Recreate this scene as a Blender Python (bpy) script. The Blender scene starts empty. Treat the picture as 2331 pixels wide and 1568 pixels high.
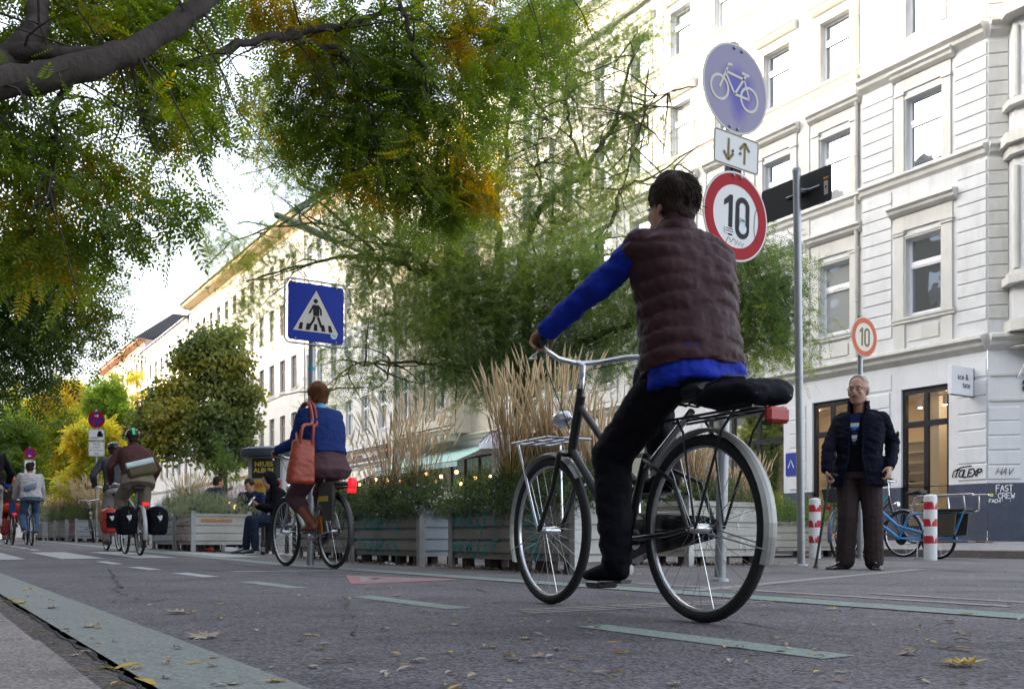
import bpy, bmesh, math, random
import numpy as np
from mathutils import Vector, Matrix, Euler, noise
SC=bpy.context.scene; COL=SC.collection
R=math.radians; PI=math.pi
rnd=random.Random(7); NR=np.random.RandomState(11)
TH=R(32.64); S_,C_=math.sin(TH),math.cos(TH); FPX=2150.0; HY=1224.0; CH=0.29
def G(y): return 0.0 if y<10 else min(.2,(y-10)*.009)
def P3(px,py,d):
    l=(px-1165.5)/FPX*d
    return Vector((l*C_+d*S_,-l*S_+d*C_,CH+(HY-py)*d/FPX))
def onX(px,X):
    k=(px-1165.5)/FPX
    return (X*C_-k*X*S_)/(S_+k*C_)
# ------------------------------------------------------------ materials
MATS={}
def mat(name,col,rough=.6,metal=0.,var=0.,vscale=8.,bump=0.,bscale=60.,emit=None,estr=1.,spec=None,col2=None,dirt=0.,coat=0.):
    if name in MATS: return MATS[name]
    if spec is None and name.split('_')[0] in ('jacket','cloth','vest','sleeve','sweater','trousers','skirt','coat','jeans','cardigan','bag','hair','helmet','sign','shirt','stem','straw'): spec=.12
    m=bpy.data.materials.new(name); m.use_nodes=True; nt=m.node_tree; b=nt.nodes['Principled BSDF']
    b.inputs['Base Color'].default_value=(*col,1); b.inputs['Roughness'].default_value=rough; b.inputs['Metallic'].default_value=metal
    if spec is not None: b.inputs['Specular IOR Level'].default_value=spec
    if coat: b.inputs['Coat Weight'].default_value=coat
    N=nt.nodes; L=nt.links
    tc=N.new('ShaderNodeTexCoord')
    if var>0 or col2 is not None or dirt>0:
        n=N.new('ShaderNodeTexNoise'); n.inputs['Scale'].default_value=vscale; n.inputs['Detail'].default_value=6; n.inputs['Roughness'].default_value=.65
        L.new(tc.outputs['Object'],n.inputs['Vector'])
        r=N.new('ShaderNodeValToRGB'); r.color_ramp.elements[0].position=.32; r.color_ramp.elements[1].position=.68
        c1=[max(0,c*(1-var)) for c in col]; c2=[min(1,c*(1+var)) for c in col] if col2 is None else col2
        r.color_ramp.elements[0].color=(*c1,1); r.color_ramp.elements[1].color=(*c2,1)
        L.new(n.outputs['Fac'],r.inputs['Fac']); out=r.outputs['Color']
        if dirt>0:
            n2=N.new('ShaderNodeTexNoise'); n2.inputs['Scale'].default_value=1.3; n2.inputs['Detail'].default_value=9; n2.inputs['Roughness'].default_value=.75
            mp=N.new('ShaderNodeMapping'); mp.inputs['Scale'].default_value=(2.5,2.5,.35); L.new(tc.outputs['Object'],mp.inputs['Vector']); L.new(mp.outputs['Vector'],n2.inputs['Vector'])
            r2=N.new('ShaderNodeValToRGB'); r2.color_ramp.elements[0].position=.5; r2.color_ramp.elements[1].position=.78
            r2.color_ramp.elements[0].color=(0,0,0,1); r2.color_ramp.elements[1].color=(dirt,dirt,dirt,1); L.new(n2.outputs['Fac'],r2.inputs['Fac'])
            mx=N.new('ShaderNodeMixRGB'); mx.blend_type='MIX'; L.new(r2.outputs['Color'],mx.inputs['Fac']); L.new(out,mx.inputs['Color1']); mx.inputs['Color2'].default_value=(col[0]*.32,col[1]*.29,col[2]*.25,1); out=mx.outputs['Color']
        L.new(out,b.inputs['Base Color'])
        rr=N.new('ShaderNodeMapRange'); rr.inputs['To Min'].default_value=max(.03,rough-.1); rr.inputs['To Max'].default_value=min(1,rough+.12); L.new(n.outputs['Fac'],rr.inputs['Value']); L.new(rr.outputs['Result'],b.inputs['Roughness'])
    if bump>0:
        n=N.new('ShaderNodeTexNoise'); n.inputs['Scale'].default_value=bscale; n.inputs['Detail'].default_value=5
        L.new(tc.outputs['Object'],n.inputs['Vector']); bp=N.new('ShaderNodeBump'); bp.inputs['Strength'].default_value=min(1,bump); bp.inputs['Distance'].default_value=.01
        L.new(n.outputs['Fac'],bp.inputs['Height']); L.new(bp.outputs['Normal'],b.inputs['Normal'])
    if emit is not None:
        b.inputs['Emission Color'].default_value=(*emit,1); b.inputs['Emission Strength'].default_value=estr
    MATS[name]=m; return m
def leafmat(name,cols,trans=.45,scale=.6,rough=.5,rand=.35,pos=None):
    """cols: list of colours mixed over space by noise and per leaf at random"""
    m=bpy.data.materials.new(name); m.use_nodes=True; nt=m.node_tree; N=nt.nodes; L=nt.links
    for n in list(N): N.remove(n)
    out=N.new('ShaderNodeOutputMaterial'); tc=N.new('ShaderNodeTexCoord'); geo=N.new('ShaderNodeNewGeometry')
    n=N.new('ShaderNodeTexNoise'); n.inputs['Scale'].default_value=scale; n.inputs['Detail'].default_value=3; L.new(tc.outputs['Object'],n.inputs['Vector'])
    mm=N.new('ShaderNodeMath'); mm.operation='MULTIPLY_ADD'; L.new(geo.outputs['Random Per Island'],mm.inputs[0]); mm.inputs[1].default_value=rand; mm.inputs[2].default_value=-rand/2
    ad=N.new('ShaderNodeMath'); ad.operation='ADD'; L.new(n.outputs['Fac'],ad.inputs[0]); L.new(mm.outputs[0],ad.inputs[1])
    r=N.new('ShaderNodeValToRGB'); cr=r.color_ramp
    k=len(cols)
    ps=pos or [.3+.4*i/(k-1) for i in range(k)]
    cr.elements[0].position=ps[0]; cr.elements[0].color=(*cols[0],1); cr.elements[1].position=ps[-1]; cr.elements[1].color=(*cols[-1],1)
    for i in range(1,k-1):
        e=cr.elements.new(ps[i]); e.color=(*cols[i],1)
    L.new(ad.outputs[0],r.inputs['Fac'])
    d=N.new('ShaderNodeBsdfPrincipled'); d.inputs['Roughness'].default_value=rough; L.new(r.outputs['Color'],d.inputs['Base Color'])
    t=N.new('ShaderNodeBsdfTranslucent'); hs=N.new('ShaderNodeHueSaturation'); hs.inputs['Value'].default_value=1.5; hs.inputs['Saturation'].default_value=1.1
    L.new(r.outputs['Color'],hs.inputs['Color']); L.new(hs.outputs['Color'],t.inputs['Color'])
    mx=N.new('ShaderNodeMixShader'); mx.inputs[0].default_value=trans; L.new(d.outputs[0],mx.inputs[1]); L.new(t.outputs[0],mx.inputs[2]); L.new(mx.outputs[0],out.inputs['Surface'])
    return m
def glassmat(name,tint=(.02,.025,.03),refl=.3,transp=None):
    m=bpy.data.materials.new(name); m.use_nodes=True; nt=m.node_tree; N=nt.nodes; L=nt.links
    for n in list(N): N.remove(n)
    out=N.new('ShaderNodeOutputMaterial'); g=N.new('ShaderNodeBsdfGlossy'); g.inputs['Roughness'].default_value=.02; g.inputs['Color'].default_value=(.9,.95,1,1)
    if transp: d=N.new('ShaderNodeBsdfTransparent'); d.inputs['Color'].default_value=(*transp,1)
    else: d=N.new('ShaderNodeBsdfDiffuse'); d.inputs['Color'].default_value=(*tint,1)
    mx=N.new('ShaderNodeMixShader'); fr=N.new('ShaderNodeFresnel'); fr.inputs['IOR'].default_value=1.5
    a=N.new('ShaderNodeMath'); a.operation='ADD'; a.use_clamp=True; L.new(fr.outputs[0],a.inputs[0]); a.inputs[1].default_value=refl; L.new(a.outputs[0],mx.inputs[0])
    tc=N.new('ShaderNodeTexCoord'); n=N.new('ShaderNodeTexNoise'); n.inputs['Scale'].default_value=1.1; L.new(tc.outputs['Object'],n.inputs['Vector']); bp=N.new('ShaderNodeBump'); bp.inputs['Strength'].default_value=.12; bp.inputs['Distance'].default_value=.05; L.new(n.outputs['Fac'],bp.inputs['Height']); L.new(bp.outputs['Normal'],g.inputs['Normal'])
    L.new(d.outputs[0],mx.inputs[1]); L.new(g.outputs[0],mx.inputs[2]); L.new(mx.outputs[0],out.inputs['Surface'])
    return m
# ------------------------------------------------------------ mesh builder
def basis(d):
    d=Vector(d).normalized(); u=d.cross(Vector((0,0,1)))
    if u.length<1e-3: u=Vector((1,0,0))
    u.normalize(); return d,u,d.cross(u)
class MB:
    def __init__(s): s.v=[]; s.f=[]; s.mi=[]; s.m=0; s.M=None
    def _v(s,p):
        p=Vector(p)
        if s.M is not None: p=s.M@p
        s.v.append(tuple(p)); return len(s.v)-1
    def face(s,pts):
        s.f.append([s._v(p) for p in pts]); s.mi.append(s.m)
    def fi(s,idx): s.f.append(list(idx)); s.mi.append(s.m)
    def box(s,a,b):
        x0,y0,z0=a; x1,y1,z1=b
        i=[s._v(p) for p in ((x0,y0,z0),(x1,y0,z0),(x1,y1,z0),(x0,y1,z0),(x0,y0,z1),(x1,y0,z1),(x1,y1,z1),(x0,y1,z1))]
        for q in ((0,3,2,1),(4,5,6,7),(0,1,5,4),(1,2,6,5),(2,3,7,6),(3,0,4,7)): s.fi([i[k] for k in q])
        return s
    def cbox(s,c,sz,rot=None):
        M=Matrix.Translation(c)@(rot.to_4x4() if rot is not None else Matrix.Identity(4)); o=s.M; s.M=M if o is None else o@M
        s.box([-k/2 for k in sz],[k/2 for k in sz]); s.M=o; return s
    def bevbox(s,a,b,r=.01):
        x0,y0,z0=a; x1,y1,z1=b
        prof=[(x0+r,y0),(x1-r,y0),(x1,y0+r),(x1,y1-r),(x1-r,y1),(x0+r,y1),(x0,y1-r),(x0,y0+r)]
        cx,cy=(x0+x1)/2,(y0+y1)/2
        def ring(z,k):
            return [s._v((x+(-r*k if x>cx else r*k)*(1 if k else 0),y+(-r*k if y>cy else r*k)*(1 if k else 0),z)) for x,y in prof]
        rs=[ring(z0,1),ring(z0+r,0),ring(z1-r,0),ring(z1,1)]
        for a_,b_ in zip(rs,rs[1:]):
            for i in range(8): s.fi((a_[i],a_[(i+1)%8],b_[(i+1)%8],b_[i]))
        s.fi(rs[0][::-1]); s.fi(rs[-1]); return s
    def tube(s,pts,rad,n=8,caps=True,closed=False):
        pts=[Vector(p) for p in pts]; m=len(pts)
        if not hasattr(rad,'__len__'): rad=[rad]*m
        d0=(pts[1]-pts[0]).normalized(); _,u,_w=basis(d0); rings=[]
        for i,p in enumerate(pts):
            if closed: d=(pts[(i+1)%m]-pts[i-1]).normalized()
            else: d=((pts[min(i+1,m-1)]-pts[max(i-1,0)])).normalized()
            u=(u-d*u.dot(d))
            if u.length<1e-5: _,u,_w=basis(d)
            u.normalize(); w=d.cross(u)
            rings.append([s._v(p+(u*math.cos(2*PI*k/n)+w*math.sin(2*PI*k/n))*rad[i]) for k in range(n)])
        rr=list(zip(rings,rings[1:]))
        if closed: rr.append((rings[-1],rings[0]))
        for a,b in rr:
            for k in range(n): s.fi((a[k],a[(k+1)%n],b[(k+1)%n],b[k]))
        if caps and not closed: s.fi(rings[0][::-1]); s.fi(rings[-1])
        return s
    def cyl(s,a,b,r,r2=None,n=16): return s.tube([a,b],[r,r if r2 is None else r2],n)
    def ring(s,c,axis,Rr,r,n=40,k=8,a0=0,a1=None):
        d,u,w=basis(axis); c=Vector(c)
        if a1 is None: return s.tube([c+(u*math.cos(2*PI*i/n)+w*math.sin(2*PI*i/n))*Rr for i in range(n)],r,k,closed=True)
    def capsule(s,a,b,ra,rb=None,n=12,k=4):
        a,b=Vector(a),Vector(b); rb=ra if rb is None else rb; d=(b-a)
        if d.length<1e-5: d=Vector((0,0,1e-4))
        d.normalize(); pts=[];rr=[]
        for i in range(k+1):
            t=PI/2*(1-i/k); pts.append(a-d*ra*math.sin(t)); rr.append(max(1e-4,ra*math.cos(t)))
        for i in range(k+1):
            t=PI/2*(i/k); pts.append(b+d*rb*math.sin(t)); rr.append(max(1e-4,rb*math.cos(t)))
        d_,u,w=basis(d); rings=[]
        for p,r in zip(pts,rr): rings.append([s._v(p+(u*math.cos(2*PI*q/n)+w*math.sin(2*PI*q/n))*r) for q in range(n)])
        for A,B in zip(rings,rings[1:]):
            for q in range(n): s.fi((A[q],A[(q+1)%n],B[(q+1)%n],B[q]))
        s.fi(rings[0][::-1]); s.fi(rings[-1]); return s
    def ell(s,c,rad,rot=None,n=20,k=12):
        o=s.M; M=Matrix.Translation(c)@(rot.to_4x4() if rot is not None else Matrix.Identity(4)); s.M=M if o is None else o@M
        top=s._v((0,0,rad[2])); bot=s._v((0,0,-rad[2])); rings=[]
        for i in range(1,k):
            t=PI*i/k; rings.append([s._v((rad[0]*math.sin(t)*math.cos(2*PI*q/n),rad[1]*math.sin(t)*math.sin(2*PI*q/n),rad[2]*math.cos(t))) for q in range(n)])
        for q in range(n): s.fi((top,rings[0][q],rings[0][(q+1)%n])); s.fi((bot,rings[-1][(q+1)%n],rings[-1][q]))
        for A,B in zip(rings,rings[1:]):
            for q in range(n): s.fi((A[q],B[q],B[(q+1)%n],A[(q+1)%n]))
        s.M=o; return s
    def loft(s,rings,n=20,p=2.4):
        """rings: (center, U halfvector, V halfvector)"""
        rs=[]
        for c,U,V in rings:
            c,U,V=Vector(c),Vector(U),Vector(V); r=[]
            for q in range(n):
                t=2*PI*q/n; ct,st=math.cos(t),math.sin(t)
                r.append(s._v(c+U*(abs(ct)**(2/p)*(1 if ct>=0 else -1))+V*(abs(st)**(2/p)*(1 if st>=0 else -1))))
            rs.append(r)
        for A,B in zip(rs,rs[1:]):
            for q in range(n): s.fi((A[q],A[(q+1)%n],B[(q+1)%n],B[q]))
        s.fi(rs[0][::-1]); s.fi(rs[-1]); return s
    def prism(s,poly,o,U,V,t):
        """2D polygon in plane (o,U,V) extruded by vector t"""
        o,U,V,t=Vector(o),Vector(U),Vector(V),Vector(t)
        A=[s._v(o+U*x+V*y) for x,y in poly]; B=[s._v(o+U*x+V*y+t) for x,y in poly]; n=len(poly)
        s.fi(A[::-1]); s.fi(B)
        for i in range(n): s.fi((A[i],A[(i+1)%n],B[(i+1)%n],B[i]))
        return s
    def lathe(s,prof,c=(0,0,0),n=24,axis=(0,0,1)):
        d,u,w=basis(axis); c=Vector(c); rs=[]
        for r,z in prof: rs.append([s._v(c+d*z+(u*math.cos(2*PI*q/n)+w*math.sin(2*PI*q/n))*max(r,1e-4)) for q in range(n)])
        for A,B in zip(rs,rs[1:]):
            for q in range(n): s.fi((A[q],A[(q+1)%n],B[(q+1)%n],B[q]))
        s.fi(rs[0][::-1]); s.fi(rs[-1]); return s
    def ribbon(s,pts,w,nrm,closed=False):
        """flat stroke of width w through 3D points, facing nrm; a list w gives the width per point"""
        pts=[Vector(p) for p in pts]; nrm=Vector(nrm).normalized(); L=[];Q=[]; m=len(pts)
        for i,p in enumerate(pts):
            d=(pts[min(i+1,m-1)]-pts[max(i-1,0)])
            if d.length<1e-7: d=Vector((1,0,0))
            d.normalize(); u=d.cross(nrm).normalized(); ww=(w[i] if hasattr(w,'__len__') else w)/2
            L.append(s._v(p-u*ww)); Q.append(s._v(p+u*ww))
        for i in range(m-1): s.fi((L[i],Q[i],Q[i+1],L[i+1]))
        return s
    def mesh(s,name,mats,smooth=False):
        me=bpy.data.meshes.new(name); me.from_pydata(s.v,[],s.f)
        for m in (mats if isinstance(mats,(list,tuple)) else [mats]): me.materials.append(m)
        if any(s.mi): me.polygons.foreach_set('material_index',s.mi)
        me.update()
        bm=bmesh.new(); bm.from_mesh(me); bmesh.ops.recalc_face_normals(bm,faces=bm.faces); bm.to_mesh(me); bm.free()
        if smooth:
            me.polygons.foreach_set('use_smooth',[True]*len(me.polygons))
            me.set_sharp_from_angle(angle=R(smooth if smooth is not True else 40))
        return me
    def build(s,name,mats,parent=None,smooth=False,**kw):
        return link(name,s.mesh(name,mats,smooth),parent,**kw)
def link(name,me,parent=None,label=None,cat=None,group=None,kind=None,loc=None,rot=None):
    o=bpy.data.objects.new(name,me); COL.objects.link(o)
    if parent is not None: o.parent=parent
    if loc is not None: o.location=loc
    if rot is not None: o.rotation_euler=rot
    if label: o['label']=label
    if cat: o['category']=cat
    if group: o['group']=group
    if kind: o['kind']=kind
    return o
def thing(name,label,cat,loc=(0,0,0),rot=(0,0,0),group=None): return link(name,None,None,label,cat,group,None,loc,rot)
def copy_tree(o,parent=None,**kw):
    c=o.copy(); COL.objects.link(c); c.parent=parent
    for ch in o.children: copy_tree(ch,c)
    for k,v in kw.items():
        if k=='loc': c.location=v
        elif k=='rot': c.rotation_euler=v
        elif k=='scale': c.scale=v
        else: c[k]=v
    return c
def npmesh(name,V,Fc,m,nper=4):
    me=bpy.data.meshes.new(name); nf=len(Fc)
    me.vertices.add(len(V)); me.vertices.foreach_set('co',np.asarray(V,dtype=np.float32).ravel())
    me.loops.add(nf*nper); me.loops.foreach_set('vertex_index',np.asarray(Fc,dtype=np.int32).ravel())
    me.polygons.add(nf); me.polygons.foreach_set('loop_start',np.arange(0,nf*nper,nper,dtype=np.int32))
    try: me.polygons.foreach_set('loop_total',np.full(nf,nper,dtype=np.int32))
    except Exception: pass
    me.materials.append(m); me.update(calc_edges=True); me.validate(); return me
def text(name,body,size,m,parent,loc,rot,extrude=.0015,bold=0.,align='CENTER',sx=1.,label=None):
    cu=bpy.data.curves.new(name,'FONT'); cu.body=body; cu.size=size; cu.extrude=extrude; cu.offset=bold; cu.align_x=align; cu.align_y='CENTER'; cu.resolution_u=3
    t=bpy.data.objects.new(name,cu); me=bpy.data.meshes.new_from_object(t); bpy.data.objects.remove(t)
    me.materials.clear(); me.materials.append(m)
    if sx!=1: me.transform(Matrix.Scale(sx,4,(1,0,0)))
    return link(name,me,parent,loc=loc,rot=rot,label=label)
# stroke lettering for paint
SF={'A':[[(0,0),(.5,1),(1,0)],[(.2,.4),(.8,.4)]],'B':[[(0,0),(0,1),(.7,.95),(.8,.75),(.6,.55),(0,.5)],[(.6,.55),(.95,.35),(.8,.05),(0,0)]],'C':[[(1,.85),(.6,1),(.1,.8),(0,.4),(.3,.02),(.7,0),(1,.15)]],
'D':[[(0,0),(0,1),(.6,.95),(1,.5),(.6,.03),(0,0)]],'E':[[(1,1),(0,1),(0,0),(1,0)],[(0,.5),(.8,.5)]],'F':[[(1,1),(0,1),(0,0)],[(0,.5),(.8,.5)]],'G':[[(1,.85),(.6,1),(.1,.8),(0,.4),(.3,.02),(.8,.05),(1,.4),(.6,.4)]],'H':[[(0,0),(0,1)],[(1,0),(1,1)],[(0,.5),(1,.5)]],'I':[[(.5,0),(.5,1)]],
'L':[[(0,1),(0,0),(1,0)]],'M':[[(0,0),(.1,1),(.5,.4),(.9,1),(1,0)]],'N':[[(0,0),(0,1),(1,0),(1,1)]],'O':[[(.5,1),(.1,.85),(0,.5),(.15,.1),(.5,0),(.85,.1),(1,.5),(.9,.85),(.5,1)]],'P':[[(0,0),(0,1),(.8,.95),(.9,.7),(.6,.5),(0,.45)]],
'R':[[(0,0),(0,1),(.8,.95),(.9,.7),(.6,.5),(0,.45)],[(.5,.48),(1,0)]],'S':[[(1,.9),(.5,1),(.05,.8),(.2,.55),(.8,.42),(.95,.2),(.5,0),(0,.1)]],'T':[[(.5,0),(.5,1)],[(0,1),(1,1)]],'U':[[(0,1),(.05,.2),(.5,0),(.9,.2),(1,1)]],'W':[[(0,1),(.25,0),(.5,.7),(.75,0),(1,1)]],'X':[[(0,0),(1,1)],[(0,1),(1,0)]],
'0':[[(.5,1),(.1,.8),(.1,.2),(.5,0),(.9,.2),(.9,.8),(.5,1)]],'K':[[(0,0),(0,1)],[(1,1),(0,.5),(1,0)]],'V':[[(0,1),(.5,0),(1,1)]],' ':[]}
def strokes(mb,word,w,h,gap,pw,place,nrm,slant=0.,jit=.03,seed=1,drip=False):
    rg=random.Random(seed); x=0
    for ch in word:
        for st in SF.get(ch,[]):
            pts=[]
            st=[(a+rg.uniform(-jit,jit),b+rg.uniform(-jit,jit)) for a,b in st]
            for (a,b),(c,d) in zip(st,st[1:]):
                k=max(2,int(math.hypot((c-a)*w,(d-b)*h)/.02))
                pts+=[(a+(c-a)*i/k,b+(d-b)*i/k) for i in range(k)]
            pts.append(st[-1])
            mb.ribbon([place(x+a*w+slant*b*h,b*h) for a,b in pts],pw,nrm)
            if drip and rg.random()<.5:
                a,b=min(st,key=lambda q:q[1]); L=h*rg.uniform(.3,.7)
                mb.ribbon([place(x+a*w+slant*b*h,b*h-L*i/6) for i in range(7)],pw*.35,nrm)
        x+=w+gap
    return x
# ============================================================ GROUND
def asphalt(name,base,spk=.5,scale=1.,warm=(1,1,1),bump=.55):
    m=bpy.data.materials.new(name); m.use_nodes=True; nt=m.node_tree; N=nt.nodes; L=nt.links; b=N['Principled BSDF']
    tc=N.new('ShaderNodeTexCoord')
    def noise(s,d=4,r=.6):
        n=N.new('ShaderNodeTexNoise'); n.inputs['Scale'].default_value=s; n.inputs['Detail'].default_value=d; n.inputs['Roughness'].default_value=r; L.new(tc.outputs['Object'],n.inputs['Vector']); return n
    def ramp(src,p0,p1,c0,c1):
        r=N.new('ShaderNodeValToRGB'); r.color_ramp.elements[0].position=p0; r.color_ramp.elements[1].position=p1
        r.color_ramp.elements[0].color=(*c0,1); r.color_ramp.elements[1].color=(*c1,1); L.new(src,r.inputs['Fac']); return r
    def mul(a,bb):
        x=N.new('ShaderNodeMixRGB'); x.blend_type='MULTIPLY'; x.inputs['Fac'].default_value=1; L.new(a,x.inputs['Color1']); L.new(bb,x.inputs['Color2']); return x.outputs[0]
    n1=noise(.7,6,.65); c1=ramp(n1.outputs['Fac'],.3,.72,[c*.70*w for c,w in zip(base,warm)],[c*1.28 for c in base])
    v=N.new('ShaderNodeTexVoronoi'); v.inputs['Scale'].default_value=110*scale; L.new(tc.outputs['Object'],v.inputs['Vector'])
    bw=N.new('ShaderNodeSeparateColor'); L.new(v.outputs['Color'],bw.inputs[0])
    c2=ramp(bw.outputs[0],.1,.95,(1-spk,)*3,(1+spk*1.1,)*3)
    n3=noise(9,5,.7); c3=ramp(n3.outputs['Fac'],.35,.7,(.86,.86,.86),(1.12,1.11,1.1))
    n4=noise(1.9,2,.5); c4=ramp(n4.outputs['Fac'],.57,.62,(1,1,1),(.76,.77,.79))
    o=mul(mul(mul(c1.outputs['Color'],c2.outputs['Color']),c3.outputs['Color']),c4.outputs['Color']); L.new(o,b.inputs['Base Color'])
    b.inputs['Roughness'].default_value=.82; b.inputs['Specular IOR Level'].default_value=.35
    bp=N.new('ShaderNodeBump'); bp.inputs['Strength'].default_value=bump; bp.inputs['Distance'].default_value=.006
    L.new(v.outputs['Distance'],bp.inputs['Height']); L.new(bp.outputs['Normal'],b.inputs['Normal']); return m
M_road=asphalt('asphalt',(.122,.110,.124)); M_lane=asphalt('asphalt_lane',(.165,.152,.155),.35)
M_pave=asphalt('paving',(.24,.23,.23),.25,.5); M_kerb=asphalt('granite',(.215,.188,.180),.28,1.6,bump=.35); M_soil=asphalt('gutter_dirt',(.085,.072,.068),.6)
def paint(name,col,wear=.5,base=(.07,.068,.073)):
    m=bpy.data.materials.new(name); m.use_nodes=True; nt=m.node_tree; N=nt.nodes; L=nt.links; b=N['Principled BSDF']
    tc=N.new('ShaderNodeTexCoord'); n=N.new('ShaderNodeTexNoise'); n.inputs['Scale'].default_value=45; n.inputs['Detail'].default_value=8; n.inputs['Roughness'].default_value=.8; L.new(tc.outputs['Object'],n.inputs['Vector'])
    n2=N.new('ShaderNodeTexNoise'); n2.inputs['Scale'].default_value=2.2; n2.inputs['Detail'].default_value=5; L.new(tc.outputs['Object'],n2.inputs['Vector'])
    a=N.new('ShaderNodeMath'); a.operation='MULTIPLY_ADD'; L.new(n2.outputs['Fac'],a.inputs[0]); a.inputs[1].default_value=.5; L.new(n.outputs['Fac'],a.inputs[2])
    r=N.new('ShaderNodeValToRGB'); r.color_ramp.elements[0].position=min(.9,.78+.22*wear); r.color_ramp.elements[1].position=1.0
    r.color_ramp.elements[0].color=(*col,1); r.color_ramp.elements[1].color=(*base,1); L.new(a.outputs[0],r.inputs['Fac'])
    v=N.new('ShaderNodeTexVoronoi'); v.inputs['Scale'].default_value=110; L.new(tc.outputs['Object'],v.inputs['Vector']); sp=N.new('ShaderNodeSeparateColor'); L.new(v.outputs['Color'],sp.inputs[0])
    r2=N.new('ShaderNodeValToRGB'); r2.color_ramp.elements[0].color=(.72,.72,.72,1); r2.color_ramp.elements[1].color=(1.15,1.15,1.15,1); L.new(sp.outputs[0],r2.inputs['Fac'])
    x=N.new('ShaderNodeMixRGB'); x.blend_type='MULTIPLY'; x.inputs['Fac'].default_value=1; L.new(r.outputs['Color'],x.inputs['Color1']); L.new(r2.outputs['Color'],x.inputs['Color2']); L.new(x.outputs[0],b.inputs['Base Color'])
    b.inputs['Roughness'].default_value=.75
    bp=N.new('ShaderNodeBump'); bp.inputs['Strength'].default_value=.4; bp.inputs['Distance'].default_value=.004; L.new(v.outputs['Distance'],bp.inputs['Height']); L.new(bp.outputs['Normal'],b.inputs['Normal']); return m
M_pgreen=paint('green_paint',(.195,.215,.203),.2); M_pgreen2=paint('pale_green_paint',(.215,.262,.243),.2,(.1,.1,.1)); M_pwhite=paint('white_paint',(.42,.42,.43),.2); M_pred=paint('red_paint',(.36,.16,.17),.2); M_pgrey=paint('pale_line',(.30,.28,.27),.2)
KN=[10,14,18,22,26,32.22]
def sheet(name,x0,x1,y0,y1,dz,m,kind='structure',parent=None,xs=None,**kw):
    mb=MB(); ys=[y0]+[k for k in KN if y0<k<y1]+[y1]
    for a,b in zip(ys,ys[1:]): mb.face([(x0,a,G(a)+dz),(x1,a,G(a)+dz),(x1,b,G(b)+dz),(x0,b,G(b)+dz)])
    return mb.build(name,m,parent,kind=kind,**kw)
sheet('ground',-400,500,-120,1200,-.02,M_pave)
sheet('road',.2,12.9,-60,170,0,M_road)
# parking lane beyond the cycle street, a slightly paler asphalt
sheet('parking_lane',3.62,12.88,-60,170,.002,M_lane)
# markings
sheet('green_edge_line',.385,.652,-20,120,.002,M_pgreen)
sheet('gutter',.20,.405,-20,120,.002,M_soil)
sheet('turquoise_edge_line',3.33,3.58,-20,120,.004,M_pgreen2)
for k in range(-2,22):
    y=1.50+1.87*k
    if k in (0,1,2): m=M_pgreen2
    else: m=M_pwhite
    if 12.0<y<17: continue
    sheet('dashed_line',1.84,1.965,y,y+.98,.002,m)
for x in (.72,1.62,2.5,3.62,4.7):
    sheet('crossing_stripe',x,x+.5,12.9,16.6,.0045,M_pwhite)
mb=MB()
for i,yo in enumerate((0,.075,.15)): mb.face([(2.0+i*.03,3.0+yo,.0025),(3.28,2.97+yo,.0025),(3.28,3.01+yo,.0025),(2.0+i*.03,3.04+yo,.0025)])
mb.build('triple_line',M_pgrey,kind='structure')
mb=MB(); mb.face([(2.33,8.1,.0025),(2.39,8.2,.0025),(3.32,7.95,.0025),(3.32,7.85,.0025)]); mb.build('cross_line',M_pwhite,kind='structure')
mb=MB(); mb.face([(3.62,3.75,.0045),(7.9,5.25,.0045),(7.86,5.36,.0045),(3.62,3.87,.0045)]); mb.face([(3.85,2.2,.0048),(3.93,2.2,.0048),(3.93,4.6,.0048),(3.85,4.6,.0048)]); mb.face([(4.15,1.2,.0048),(4.23,1.2,.0048),(4.23,3.1,.0048),(4.15,3.1,.0048)])
mb.build('faint_line',M_pgrey,kind='structure')
mb=MB(); mb.m=0; mb.face([(2.33,5.5,.0022),(3.27,5.72,.0022),(2.86,6.85,.0022)])
mb.m=1; mb.face([(2.52,5.78,.0038),(3.02,5.87,.0038),(2.80,6.45,.0038)])
mb.m=2
for a,b in (((2.66,5.95,.0048),(2.8,6.1,.0048)),((2.80,6.08,.0048),(2.83,6.3,.0048)),((2.80,6.05,.0048),(2.92,5.98,.0048))): mb.ribbon([a,b],.06,(0,0,1))
mb.build('painted_triangle',[M_pred,M_pgrey,M_road],kind='structure')
# left kerb: granite slabs with open joints
def blocks(name,x0,x1,z0,z1,y0,y1,L,m,seed,ux=0.):
    rg=random.Random(seed); mb=MB(); y=y0
    while y<y1:
        l=L*rg.uniform(.85,1.15); dx=rg.uniform(-.006,.006); g=G(y+l/2)
        mb.bevbox((x0,y+.004,z0+g),(x1+dx,y+l-.004,z1+g+rg.uniform(-.003,.003)),.012); y+=l
    return mb.build(name,m,kind='structure')
blocks('kerb',-.10,.215,-.05,.10,-6,60,1.05,M_kerb,3); sheet('pavement',-6.2,-.10,-40,160,.092,M_pave)
mb=MB(); y=-2.; pts=[]
while y<30: pts.append((.382+rnd.uniform(-.009,.009),y,.0045+G(y))); y+=.05
mb.ribbon(pts,[rnd.uniform(.004,.02) for _ in pts],(0,0,1)); mb.build('crack',mat('crack',(.012,.011,.012),.9),kind='structure')
rg9=random.Random(12)
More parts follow.
